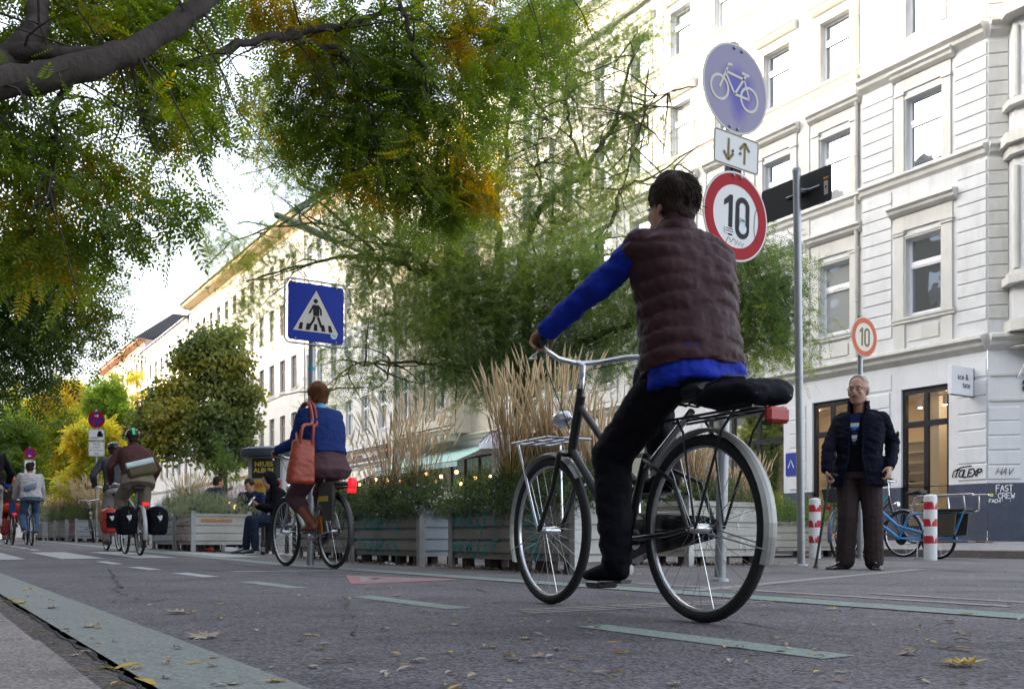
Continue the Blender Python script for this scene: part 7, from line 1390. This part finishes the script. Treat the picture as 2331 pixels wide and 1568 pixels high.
mb=MB(); mb.tube([RM@Vector((.12,0,.01)),p5.sh[1]+Vector((-.07,-.09,-.02)),p5.sh[1]+Vector((-.09,.0,.085)),p5.C+Vector((0,.16,0)),RM@Vector((-.13,.02,0))],.010,6); mb.build('strap',mat('strap_navy',(.02,.03,.12),.6),t)
# ---- 6: curly haired rider with red bags, 7: rider cut by the left edge
b6,i6=bicycle('small-wheeled transport bicycle with red tail light at the left edge',(2.05,24.6,G(24.6)),R(2),'city',mat('frame_maroon',(.16,.02,.02),.4),1.15,.34,sh=.82,hh=.98,fend=M_bblk,crank=R(60),guard=False)
p6=rider('rider with long curly ginger hair and a dark brown coat at the left edge',b6,i6,lean=.16,k=.9,shz=.46,skin=SK1,vox=.012); p6.top('coat',mat('coat_dark',(.035,.022,.02),.8),.04,-.1,seed=9,wr=.006); p6.trousers('trousers',mat('trousers_wine',(.10,.02,.02),.8)); p6.shoes(mat('shoe_pale',(.4,.3,.26),.6)); p6.hair(mat('hair_ginger',(.30,.14,.06),.7,var=.35,vscale=40,bump=.9,bscale=80),'curly',vox=.011,amp=.028)
t=thing('rack_bag','bright red and blue bag strapped behind the curly-haired rider','bag',b6.location,b6.rotation_euler); mb=MB(); mb.loft([((-.22,-.22,.84),(0,.07,0),(0,0,.05)),((-.18,-.22,.85),(0,.11,0),(0,0,.10)),((.18,-.22,.85),(0,.11,0),(0,0,.10)),((.22,-.22,.84),(0,.07,0),(0,0,.05))],20,3); mb.build('bag',mat('bag_red',(.60,.06,.02),.6,var=.12),t,smooth=50); mb=MB(); mb.loft([((-.04,-.345,.72),(.06,0,0),(0,.02,0)),((-.04,-.345,.95),(.07,0,0),(0,.02,0))],12,4); mb.build('pocket',mat('bag_blue',(.04,.09,.28),.6),t)
pannier('dark red pannier low on the left-edge transport bicycle',b6,-1,-.05,.42,.3,.36,.18,mat('pannier_wine',(.25,.015,.02),.6),None,logo=False)
b7,i7=bicycle('bicycle of the black-jacketed rider mostly outside the left edge',(1.16,17.6,G(17.6)),R(0),'diamond',M_bblk,1.10,.35,sh=1.0,hh=1.06,crank=R(30),guard=False,rack=False,light=False)
p7=rider('rider in a black jacket with a bright blue cuff, cut off by the left edge',b7,i7,lean=.25,k=1.02,shz=.5,skin=SK1,vox=.012); p7.top('jacket',blk,.03,-.05,seed=10); p7.trousers('trousers',lgr); p7.shoes(M_bblk,M_frame); p7.hair(dhair,'short'); mb=MB(); e=p7.wri[1]; d=(p7.elb[1]-e).normalized(); mb.tube([e,e+d*.07],[.048,.052],14); mb.build('cuff',mat('cuff_blue',(.01,.12,.60),.5),p7.t,smooth=50)
# ============================================================ PARKED BICYCLES
q=P3(2136,1224,12.9); bl=mat('frame_azure',(.04,.27,.62),.35,coat=.4,var=.06,vscale=6)
b8,i8=bicycle('long azure blue cargo bicycle parked by the bollard, with a small fat rear wheel',(q.x,q.y,.0),R(-2),'longtail',bl,1.42,.345,rr=.27,sh=.93,hh=1.15,fend=None,rack=False,light=False,crank=R(200),stand=True,guard=False,group='bicycles parked by the kerb')
mb=MB(); 
for s in (-1,1): mb.tube([(s*.17,.20,.86),(s*.17,-.62,.86)],.014,8); mb.tube([(s*.17,-.48,.86),(s*.15,-.50,.66),(s*.12,-.46,.64)],.012,8); mb.tube([(s*.17,-.02,.86),(s*.15,-.06,.70),(s*.08,-.05,.64)],.012,8)
mb.tube([(-.17,.20,.86),(.17,.20,.86)],.012,8); mb.build('rear_rail',M_chrome,b8,smooth=50)
mb=MB(); mb.bevbox((-.11,-.46,.645),(.11,.18,.685),.012); mb.build('rear_deck',M_sad,b8)

for s in (-1,1):
    mb=MB(); mb.prism([(-.33,.33),(.02,.30),(.12,.40),(.12,.61),(-.36,.62)],(min(s*.13,s*.145),0,0),(0,1,0),(0,0,1),(.015,0,0)); mb.build('side_bag',mat('guard_olive',(.07,.06,.042),.6,var=.15,vscale=6),b8)
    mb=MB(); mb.bevbox((s*.19-.09,-.62,.225),(s*.19+.09,.0,.25),.008); mb.build('foot_board',mat('board_wood',(.16,.10,.06),.7,var=.2,vscale=12),b8)
b8.children; mb=MB(); mb.tube([(0,.27,.86),(.02,.12,.80),(.05,-.02,.70),(.05,-.1,.66)],.006,6); mb.build('cable_lock',mat('lock_green',(.12,.50,.16),.4),b8)
q=P3(2052,1224,14.2)
b9,i9=bicycle('black city bicycle with grey fenders standing behind the azure cargo bicycle, facing right',(q.x+.05,q.y+1.05,.0),R(176),'city',M_bblk,1.10,.35,sh=.95,hh=1.16,fend=mat('fender_bluegrey',(.16,.18,.24),.35,metal=.4),lit=False,crank=R(20),stand=True,guard=False,group='bicycles parked by the kerb',basket=None)
q=P3(1914,1224,13.6)
b10,i10=bicycle('old bicycle with a blue-grey fender and red reflector, half behind the old man',(q.x-.05,q.y,.0),R(-72),'diamond',mat('frame_dark_blue',(.03,.04,.10),.4),1.08,.345,sh=.93,hh=1.02,fend=mat('fender_blue2',(.12,.15,.25),.35,metal=.4),lit=False,crank=R(60),stand=True,guard=False,group='bicycles parked by the kerb')
mb=MB(); mb.loft([((0,-.12,.80),(.13,0,0),(0,.15,0)),((0,-.12,.98),(.16,0,0),(0,.19,0))],16,5); mb.build('rear_crate',mat('crate_dark',(.04,.04,.045),.6,var=.2),b10)
for bb_,yy in ((b10,1.08),(b10,0),(b9,0)):
    mb=MB()
    for a in (.6,3.2): mb.cbox((0,yy+.22*math.cos(a),.345+.22*math.sin(a)),(.02,.08,.03))
    mb.build('spoke_reflector',M_amber,bb_)
q=P3(226,1224,25.2); b11,i11=bicycle('dark bicycle with a wire front basket leaning at the nearer no-stopping pole',(q.x,q.y+1.0,G(q.y)),R(172),'city',M_bblk,1.08,.345,sh=.95,hh=1.14,fend=M_bblk,lit=False,crank=R(40),basket='front',group='bicycles parked by the kerb')
b11.rotation_euler=(0,R(5),R(172))
# ============================================================ THE OLD MAN WITH THE STICK
D=8.65; u=D/FPX; base=P3(1943,1224,D); rt=thing
def mp(px,py,y=0.): return Vector(((px-1943)*u,y,(1296-py)*u))
jk=mat('jacket_navy',(.005,.0055,.016),.8,var=.25,vscale=7,bump=.3,bscale=45); trs=mat('trousers_brown',(.042,.030,.031),.8,var=.15,vscale=9,bump=.3,bscale=70); shoe=mat('shoe_black_leather',(.012,.012,.014),.18,coat=.4); cardi=mat('cardigan_black',(.004,.0045,.008),.85,var=.2,vscale=12)
P_=mp(1957,1068,.02); C_m=mp(1958,1000,.0); N_m=mp(1958,940,.03); H_m=mp(1951,891,-.03)
fx=Vector((-.5,-.866,0)).normalized(); lt=Vector((-.866,.5,0)).normalized() # lt points to his right hand side
ms=mp(1962,953,.03); shm=[ms+lt*.19+Vector((0,0,-.01)),ms-lt*.19+Vector((0,0,-.01))]
hipm=[P_+lt*.095-Vector((0,0,.04)),P_-lt*.095-Vector((0,0,.04))]
elm=[mp(1887,1018,.02),mp(2033,1008,.02)]; wrm=[mp(1877,1072,-.06),mp(2010,1067,-.17)]
anm=[mp(1929,1277,.06),mp(1984,1277,-.06)]; tom=[mp(1890,1290,-.02),mp(1976,1292,-.24)]
knm=[mp(1930,1172,.0),mp(1980,1172,-.07)]
man=Person('elderly man with short white hair, glasses and moustache, standing in an open navy quilted jacket',(base.x,base.y,0),-TH,P_,C_m,N_m,H_m,(-.62,-.78,-.04),shm,hipm,elm,wrm,knm,anm,tom,1.0,SK2,.006,1.0,
 handspec=[((0.02,-.15,-1),(.55,-.3,-.2),1,1.75),((-.35,-.45,-.85),(-.5,.55,.1),-1,1.0,(.35,1.3,1.6,1.7))],neckr=.058,headk=1.13)
man.top('cardigan',cardi,.020,-.16,seed=11,wr=.003,sleeve=.5)
# striped shirt showing in the neck opening
q0=man.C+fx*.125; 
mb=MB(); cols_=[mat('shirt_navy',(.012,.016,.07),.8),mat('shirt_white',(.55,.56,.56),.8),mat('shirt_blue',(.03,.16,.48),.8),mat('shirt_grey',(.22,.23,.27),.8)]
seq=[(0,.05),(0,.035),(1,.035),(2,.030),(0,.048),(1,.030),(3,.026),(0,.03)]; z=man.N.z-.015; lt2=lt
for ci,hh_ in seq:
    tt=(man.N.z-z); wv=max(.006,.052-.14*tt*.9); wv2=max(.004,.052-.14*(tt+hh_)*.9)
    c0=Vector((man.N.x,man.N.y,z))+fx*(.118+.22*min(tt,.20))+lt2*.010; c1=Vector((man.N.x,man.N.y,z-hh_))+fx*(.118+.22*min(tt+hh_,.20))+lt2*.012; mb.m=ci
    mb.face([c0+lt2*wv,c0-lt2*wv,c1-lt2*wv2,c1+lt2*wv2]); z-=hh_
mb.build('striped_shirt',cols_,man.t); mb=MB(); c=Vector((man.N.x,man.N.y,z-.005))+fx*.132+lt2*.014; mb.tube([c,c-Vector((0,0,.05))],.004,6); mb.build('zip_pull',M_chrome,man.t)
# open jacket: shell without the front strip
mb=MB(); rg_=man.rings(.036,-.36,1.,1.03,1.10,.34); mb.loft(rg_,28,2.5)
for i in range(2): mb.capsule(man.N-Vector((0,0,.02)),man.sh[i].lerp(man.N,.05),.072,.068)
for i in range(2): mb.capsule(man.sh[i]-Vector((0,0,.02)),man.elb[i],.066,.066); mb.capsule(man.elb[i],man.elb[i].lerp(man.wri[i],.9),.066,.052)
mb.tube([man.N-Vector((0,0,.06)),man.N+Vector((-.005,-.005,.03)),man.N+Vector((-.005,-.005,.115))],[.115,.10,.096],20)
jc=man.C+Vector((0,0,0))
def jcut(v):
    r=v-man.C; f=r.dot(fx); l=r.dot(lt)
    z=v.z; lim=.055+max(0,(man.P.z+.10-z))*.20+ (max(0,z-man.C.z-.10))*.10; a=.01
    if z>man.N.z-.01 and (v-man.N).dot(fx)>.03: return abs(l-a)<.065
    if z>man.N.z-.005 and math.hypot(v.x-man.N.x,v.y-man.N.y)<.083 : return False
    return f>.06 and abs(l-a)<lim
jo=remesh('jacket',mb,.0065,jk,man.t,3,(.105,.0055,(0.05,.0,1)),.008,cut=jcut,seed=3)
sd_=jo.modifiers.new('thickness','SOLIDIFY'); sd_.thickness=.012; sd_.offset=-1
mb=MB()
for sg in (-1,1):
    pts=[]
    for i in range(14):
        z=man.N.z-.03-(man.N.z-.03-(man.P.z-.17))*i/13; lim=.058+max(0,(man.P.z+.10-z))*.20+max(0,z-man.C.z-.10)*.10; f_=.150+.05*max(0,min(1,(man.C.z+.12-z)/.4)); pts.append(Vector((man.C.x,man.C.y,z))+fx*(f_-.012)+lt*(.01+sg*lim))
    mb.tube(pts,.008,6)
mb.build('jacket_edge',jk,man.t,smooth=50)
for w in (.0,):
    mb=MB(); e=man.elb[1].lerp(man.sh[1],.35)+Vector((.066,-.035,0)); mb.ell(e,(.012,.026,.030),n=14,k=8); mb.build('sleeve_badge',mat('badge_olive',(.07,.06,.03),.7,var=.4,vscale=60),man.t)
man.trousers('trousers',trs,(.112,.090,.086),wr=.003,hem=.98); man.shoes(shoe)
man.hair(mat('hair_white',(.42,.41,.40),.8,var=.15,vscale=60,bump=.6,bscale=150),'sides',amp=.0015,vox=.006)
mb=MB(); mb.M=man.MH; mb.ell((0,-.018,.052),(.0765,.092,.0815)); remesh('stubble',mb,.006,mat('hair_thin',(.44,.36,.32),.8,var=.12,vscale=90),man.t,1,cut=lambda v:(lambda q:q.z<.062 or q.y>.035)(man.MH.inverted()@v))
mb=MB(); mb.M=man.MH; mb.capsule((-.026,.090,-.042),(0,.098,-.037),.006,.0085); mb.capsule((.026,.090,-.042),(0,.098,-.037),.006,.0085); mb.build('moustache',mat('moustache_grey',(.33,.29,.27),.85,var=.3,vscale=80),man.t,smooth=60)
gl=thing('glasses','thin metal-rimmed glasses on the old man\'s nose','glasses',man.t.location,man.t.rotation_euler); mb=MB(); mb.M=man.MH
for sx in (-1,1): mb.tube([(sx*.033+.024*math.cos(a),.099-.010*abs(math.cos(a)),.010+.016*math.sin(a)) for a in [2*PI*i/20 for i in range(20)]],.0014,5,closed=True); mb.tube([(sx*.058,.092,.014),(sx*.078,.05,.014),(sx*.082,-.01,.012)],.0014,5)
mb.tube([(-.009,.101,.012),(0,.105,.015),(.009,.101,.012)],.0014,5); mb.build('rim',M_bblk,gl)
mb=MB(); mb.M=man.MH
for sx in (-1,1): mb.face([(sx*.033+.023*math.cos(a),.0985,.010+.015*math.sin(a)) for a in [2*PI*i/16 for i in range(16)]])
mb.build('lens',glassmat('lens_glass',refl=.05,transp=(.8,.82,.85)),gl)
st_=thing('walking_stick','black adjustable walking stick in the old man\'s right hand','walking stick',man.t.location,man.t.rotation_euler); a=man.wri[0]+Vector((.015,-.03,-.075)); b=mp(1848,1292,-.10)
mb=MB(); d=(a-b).normalized(); mb.tube([b+d*.05,a],.0095,12); mb.tube([b+d*.05,b+d*.40],.0115,12); mb.lathe([(.013,0),(.013,.02)],b+d*.40,12,d); mb.build('shaft',M_bblk,st_,smooth=50); mb=MB(); mb.tube([a-d*.01,a+d*.02,a+d*.035+Vector((.02,-.04,0)),a+d*.03+Vector((.03,-.09,0))],[.012,.014,.014,.012],10); mb.tube([a+d*.03,a+d*.035+Vector((-.01,.04,0))],.013,10); mb.build('handle',M_sad,st_,smooth=50); mb=MB(); mb.lathe([(.024,0),(.022,.012),(.014,.03),(.013,.06)],b,16,d); mb.build('rubber_tip',M_sad,st_,smooth=50)
cg=thing('cigarette','lit white cigarette between the fingers of the old man\'s left hand','cigarette',man.t.location,man.t.rotation_euler); w=man.wri[1]+Vector((-.04,-.055,-.085)); mb=MB(); mb.cyl(w,w+Vector((.045,-.03,-.028)),.004,n=10); mb.build('paper',M_frame,cg); mb=MB(); mb.cyl(w+Vector((.045,-.03,-.028)),w+Vector((.050,-.033,-.031)),.004,n=10); mb.build('ash',M_back,cg)
# ============================================================ SEATED AND STANDING PEOPLE BEHIND
def seated(label,px,d,facing,k=1.,hz=.47,lean=.12,hood=False,phone=True,topm=None,legm=None,shm=None,skin=None,hairm=None,headdown=.5,seatlab=None,legs=True):
    b=P3(px,1224,d); g=G(b.y); rz=facing
    P=Vector((0,0,hz+.08)); C=P+Vector((0,lean*.4,.30)); N=P+Vector((0,lean,.47)); H=N+Vector((0,.08,.115)); m_=P+Vector((0,lean*.95,.42)); sh=[m_+Vector((s*.18,0,0)) for s in (-1,1)]; hips=[P+Vector((s*.09,.05,-.03)) for s in (-1,1)]
    wr=[Vector((-.07,.36,P.z+.20)),Vector((.07,.36,P.z+.20))] if phone else [Vector((-.12,.42,hz+.10)),Vector((.12,.42,hz+.10))]
    kn=[Vector((s*.13,.46,hz+.06)) for s in (-1,1)]; an=[Vector((s*.12,.44 if s<0 else .52,.09)) for s in (-1,1)]; toe=[a+Vector((0,.14,-.045)) for a in an]
    el=[ik(sh[i],wr[i],.28,.26,((-.5,-.4,-1) if i==0 else (.5,-.4,-1))) for i in range(2)]
    p=Person(label,(b.x,b.y,g),rz,P,C,N,H,(0,1,-headdown),sh,hips,el,wr,kn,an,toe,k,skin or SK1,.010,handspec=[((.2 if i==0 else -.2,.8,.5),(0,-.6,.8),(1 if i==0 else -1),.9) for i in range(2)])
    p.top('hoodie' if hood else 'shirt',topm,.03,-.05,wr=.006,sleeve=.95); p.trousers('trousers',legm,(.10,.075,.06)); p.shoes(shm or M_bblk,M_frame)
    if hood:
        mb=MB(); mb.M=p.MH; mb.ell((0,-.03,.03),(.105,.125,.125)); mb.ell((0,-.05,-.08),(.10,.10,.08)); remesh('hood',mb,.009,topm,p.t,2,None,.004,cut=lambda v:(lambda q:q.y>.055)(p.MH.inverted()@v))
    else: p.hair(hairm or dhair,'short')
    s=thing('stool','low wooden crate seat under the '+seatlab,'seat',(b.x,b.y,g),(0,0,rz)); mb=MB(); mb.bevbox((-.22,-.18,hz-.06),(.22,.2,hz-.02),.01); mb.build('seat',mat('bench_wood',(.035,.03,.028),.8,var=.2,vscale=9),s)
    for x in (-.19,.19):
        for y in (-.15,.17): mb=MB(); mb.box((x-.025,y-.025,0),(x+.025,y+.025,hz-.06)); mb.build('leg',mat('bench_wood',(1,1,1)),s)
    return p,b,g
nv=mat('cloth_navy',(.018,.025,.07),.8,var=.2,vscale=9); jn=mat('jeans_dark',(.02,.028,.055),.8,var=.2,vscale=9)
pA,bA,gA=seated('person in a black hooded top sitting sideways and looking at a phone',640,14.8,R(88),1.0,hood=True,topm=blk,legm=jn,seatlab='hooded person')
ph=thing('phone','pale phone held up by the hooded person','phone',pA.t.location,pA.t.rotation_euler); mb=MB(); c=pA.wri[0]+Vector((.07,.10,.07)); mb.cbox(c,(.075,.012,.15),Matrix.Rotation(R(35),3,'X')); mb.build('case',mat('phone_pale',(.5,.55,.6),.3),ph)
pB,bB,gB=seated('young man in a navy shirt bent forward on a seat behind the orange-lettered planter',584,16.7,R(140),1.0,hood=False,topm=nv,legm=jn,phone=False,lean=.24,headdown=.8,skin=SK1,shm=M_frame,seatlab='young man in navy')
pC,bC,gC=seated('dark-haired person in profile sitting behind the silvery bush',478,18.2,R(-75),1.0,hz=.62,hood=False,topm=nv,legm=jn,phone=False,lean=.1,headdown=.1,skin=mat('skin_lit_orange',(.50,.24,.13),.5),seatlab='person in profile')  # orange light on the face is put into this skin colour
q=P3(598,1224,14.2); bt=thing('beer_bottle','dark beer bottle standing by the feet of the hooded person','bottle',(q.x,q.y,G(q.y))); mb=MB(); mb.lathe([(.030,0),(.033,.01),(.033,.15),(.028,.18),(.014,.215),(.0135,.25),(.015,.252),(.015,.265)],(0,0,0),16); mb.build('glass',mat('bottle_glass',(.02,.018,.012),.1),bt,smooth=50); mb=MB(); mb.lathe([(.0338,.05),(.0338,.12)],(0,0,0),16); mb.build('label',M_back,bt)
q=P3(588,1224,14.5); fb=thing('takeaway_tray','white open takeaway tray on the ground beside the seated people','tray',(q.x,q.y,G(q.y))); mb=MB(); mb.lathe([(.09,.0),(.11,.05),(.115,.052),(.105,.045),(.085,.006)],(0,0,0),4); mb.build('tray',M_frame,fb)
# standing person behind the nearest planter
b=P3(1228,1224,10.6); z0=0.
sP=Vector((0,0,.95)); sC=sP+Vector((.02,.02,.28)); sN=sP+Vector((.05,.05,.50)); sH=sN+Vector((.10,.07,.10)); mm=sP+Vector((.05,.05,.45))
pD=Person('standing person with ginger hair and a dark coat, half hidden by the tall straw grass',(b.x,b.y,0),-TH,sP,sC,sN,sH,(.8,.5,-.3),[mm+Vector((s*.19,0,0)) for s in (-1,1)],[sP+Vector((s*.09,0,-.03)) for s in (-1,1)],[mm+Vector((s*.25,.06,-.27)) for s in (-1,1)],[mm+Vector((s*.20,.22,-.44)) for s in (-1,1)],[Vector((s*.10,.02,.50)) for s in (-1,1)],[Vector((s*.11,-.02,.09)) for s in (-1,1)],[Vector((s*.12,.12,.045)) for s in (-1,1)],1.03,SK1,.010)
pD.top('coat',mat('coat_black',(.018,.018,.024),.75,var=.2,vscale=9),.045,-.34,wr=.006,flare=.2,collar=.4); pD.trousers('trousers',jn); pD.shoes(M_bblk); pD.hair(mat('hair_ginger2',(.34,.15,.06),.7,var=.3,vscale=50,bump=.8),'full',amp=.010)
# ============================================================ FALLEN LEAVES
ML=[leafmat('fallen_ochre',[(.30,.19,.06),(.44,.31,.11)],.15,3),leafmat('fallen_tan',[(.26,.19,.14),(.38,.30,.23)],.1,3),leafmat('fallen_yellow',[(.48,.30,.03),(.56,.40,.07)],.2,3),leafmat('fallen_pale',[(.28,.25,.22),(.38,.35,.31)],.1,3)]
def leafmesh(kind,m,seed):
    rg=random.Random(seed); mb=MB()
    if kind=='slim':
        n=7; L=[];Q=[];Mi=[]
        for i in range(n): t=i/(n-1); w=.011*math.sin(PI*min(.98,max(.03,t))**.8)+.0005; z=.006*math.sin(PI*t)+.004*rg.random(); x=(t-.5)*.062; L.append((x,-w,z+.004)); Mi.append((x,.0,z)); Q.append((x,w,z+.005))
        for i in range(n-1): mb.face([L[i],L[i+1],Mi[i+1],Mi[i]]); mb.face([Mi[i],Mi[i+1],Q[i+1],Q[i]])
        mb.tube([Mi[0],(-.045,.002,.001)],.0008,4)
    else:
        k=11; pts=[]
        for i in range(k*2): a=2*PI*i/(k*2); r=.055*(1.0 if i%2==0 else .55)*(1-.35*abs(math.sin(a/2+PI/2))**6)*rg.uniform(.8,1.15); pts.append((r*math.cos(a),r*math.sin(a),.006+.018*rg.random()*(1 if i%2==0 else .3)))
        for i in range(k*2): mb.face([(0,0,.004),pts[i],pts[(i+1)%(k*2)]])
        mb.tube([(0,0,.004),(-.05,.004,.003),(-.085,.012,.012)],.0012,4)
    return mb.mesh('leaf',m)
proto=[leafmesh('slim',ML[0],1),leafmesh('slim',ML[1],2),leafmesh('slim',ML[3],3),leafmesh('slim',ML[2],4),leafmesh('maple',ML[1],5),leafmesh('maple',ML[2],6),leafmesh('maple',ML[0],7)]
LL=['slim ochre fallen leaf lying on the asphalt','slim tan fallen leaf lying on the asphalt','slim pale grey fallen leaf lying on the asphalt','slim bright yellow fallen leaf lying on the ground','curled tan maple leaf lying on the asphalt','bright yellow maple leaf lying on the asphalt','ochre maple leaf lying on the asphalt']
rg=random.Random(99)
def leaf_at(x,y,k,s,ol=None):
    z=G(y)+.003
    if x<.2: z=G(y)+.107
    o=link('fallen_leaf',proto[k],None,ol or LL[k],'leaf','fallen leaves on the road',None,(x,y,z),(rg.uniform(-.15,.15),rg.uniform(-.15,.15),rg.uniform(0,6.28))); o.scale=(s,s,s*rg.uniform(.35,1.1)); return o
for px,py,k,s in ((465,1451,4,1.15),(400,1397,4,1.0),(205,1428,4,.7),(122,1385,4,.7),(2190,1515,5,1.0),(905,1357,4,.7),(1195,1455,4,.5),(2070,1490,4,.7),(62,1345,3,1.1),(20,1368,5,.8),(50,1374,5,.7),(290,1522,3,1.0),(245,1524,3,.8),(330,1558,3,1.0),(632,1553,5,.5),(2185,1480,0,1.1),(2165,1418,4,.6),(1895,1388,5,.6),(300,1524,4,.4)):
    q=Vector((0,0,0)); dd=CH*FPX/(py-HY); l=(px-1165.5)/FPX*dd; leaf_at(l*C_+dd*S_,-l*S_+dd*C_,k,s)
for i in range(270):
    py=1250+318*rg.random()**.75; px=rg.uniform(-40,2371); dd=CH*FPX/(py-HY); l=(px-1165.5)/FPX*dd; x,y=l*C_+dd*S_,-l*S_+dd*C_
    if x>12.8 or (y>5.8 and 4.3<x<5.1): continue
    k=rg.choice([0,0,1,1,1,2,2,2,0,3,4,6]); leaf_at(x,y,k,rg.uniform(.35,.8) if k<4 else rg.uniform(.2,.4))
# leaf litter drifted under and along the planters
rs=np.random.RandomState(5); n=2600; X=np.concatenate([4.42+rs.normal(0,.16,n//2)+.1,rs.uniform(3.9,5.3,n//4),rs.uniform(6.4,8.2,n-n//2-n//4)]); Y=np.concatenate([rs.uniform(5.5,12.6,n//2),rs.uniform(15.5,19.5,n//4),rs.uniform(6.6,8.6,n-n//2-n//4)])
Z=np.array([G(v) for v in Y])+.010+rs.rand(n)*.012; q=np.array([(-.5,0,0),(0,-.18,.05),(.5,0,.02),(0,.18,.05)])*.05
a=rs.uniform(0,6.28,n); rot=np.zeros((n,3,3)); rot[:,0,0]=np.cos(a); rot[:,1,0]=np.sin(a); rot[:,0,1]=-np.sin(a); rot[:,1,1]=np.cos(a); rot[:,2,2]=1; rot[:,2,0]=rs.uniform(-.4,.4,n)
V,Fc=scatter((q,np.array([[0,1,2,3]])),np.stack([X,Y,Z],1),rot,rs.uniform(.5,1.3,n)); link('leaf_litter',npmesh('leaf_litter',V,Fc,leafmat('litter',[(.20,.11,.04),(.42,.27,.10),(.50,.42,.32)],.1,5.,rand=.8)),None,'dry leaf litter drifted under and along the planters','leaf litter',None,'stuff')
# rubbish beneath the planters
for i,(x,y,c,lb) in enumerate(((4.4,9.3,(.6,.6,.6),'crumpled white paper scrap on the ground under the TOURIS planter'),(4.3,8.95,(.55,.53,.5),'pale paper scrap near the post of the TOURIS planter'),(4.35,16.0,(.5,.03,.03),'red can lying under the orange-lettered planter'),(4.6,15.95,(.6,.62,.65),'pale box pushed under the orange-lettered planter'))):
    t=thing('litter_piece',lb,'litter',(x-.05,y,G(y)+.008),(0,0,i*1.1)); mb=MB()
    if 'can' in lb: mb.lathe([(.025,0),(.032,.01),(.032,.11),(.026,.12)],(0,0,.033),14,(1,0,0))
    elif 'box' in lb: mb.bevbox((-.09,-.05,0),(.09,.05,.075),.008)
    else:
        r_=random.Random(i); P_l=[(math.cos(a)*.05*r_.uniform(.6,1.2),math.sin(a)*.035*r_.uniform(.6,1.2),r_.uniform(0,.02)) for a in [2*PI*j/9 for j in range(9)]]
        for j in range(9): mb.face([(0,0,.03),P_l[j],P_l[(j+1)%9]])
    mb.build('scrap',mat('scrap_%d'%int(c[0]*100+c[1]*1000),c,.7,var=.1),t)
# ============================================================ CAMERA, SKY, SUN
cam=bpy.data.cameras.new('camera'); co=bpy.data.objects.new('camera',cam); COL.objects.link(co); SC.camera=co
co.location=(0,0,CH); co.rotation_euler=(R(90),0,-TH); cam.sensor_width=36; cam.lens=36*FPX/2331; cam.shift_y=(HY-784)/2331; cam.clip_end=3000; cam.clip_start=.05
w=bpy.data.worlds.new('World'); SC.world=w; w.use_nodes=True; nt=w.node_tree; bg=nt.nodes['Background']
sk=nt.nodes.new('ShaderNodeTexSky'); sk.sky_type='NISHITA'; sk.sun_disc=False
SUN_EL=R(17.5); sd=Vector((-.86,.51,0)).normalized()
sk.sun_elevation=SUN_EL; sk.sun_rotation=math.atan2(sd.x,sd.y); sk.air_density=1.0; sk.dust_density=3.5; sk.ozone_density=1.0
hs=nt.nodes.new('ShaderNodeHueSaturation'); hs.inputs['Saturation'].default_value=.42; hs.inputs['Value'].default_value=1.35; nt.links.new(sk.outputs[0],hs.inputs['Color']); nt.links.new(hs.outputs[0],bg.inputs[0]); bg.inputs[1].default_value=.15
su=bpy.data.lights.new('sun','SUN'); su.energy=2.9; su.angle=R(.53); su.color=(1,.82,.56); so=bpy.data.objects.new('sun',su); COL.objects.link(so)
dv=Vector((sd.x*math.cos(SUN_EL),sd.y*math.cos(SUN_EL),math.sin(SUN_EL))); so.rotation_euler=dv.to_track_quat('Z','Y').to_euler()
vs=SC.view_settings; vs.view_transform='Standard'; vs.look='None'; vs.exposure=2.05; vs.gamma=1
SC.cycles.max_bounces=6; SC.cycles.transparent_max_bounces=12; SC.cycles.diffuse_bounces=3; SC.cycles.glossy_bounces=3
SC.cycles.sample_clamp_indirect=6
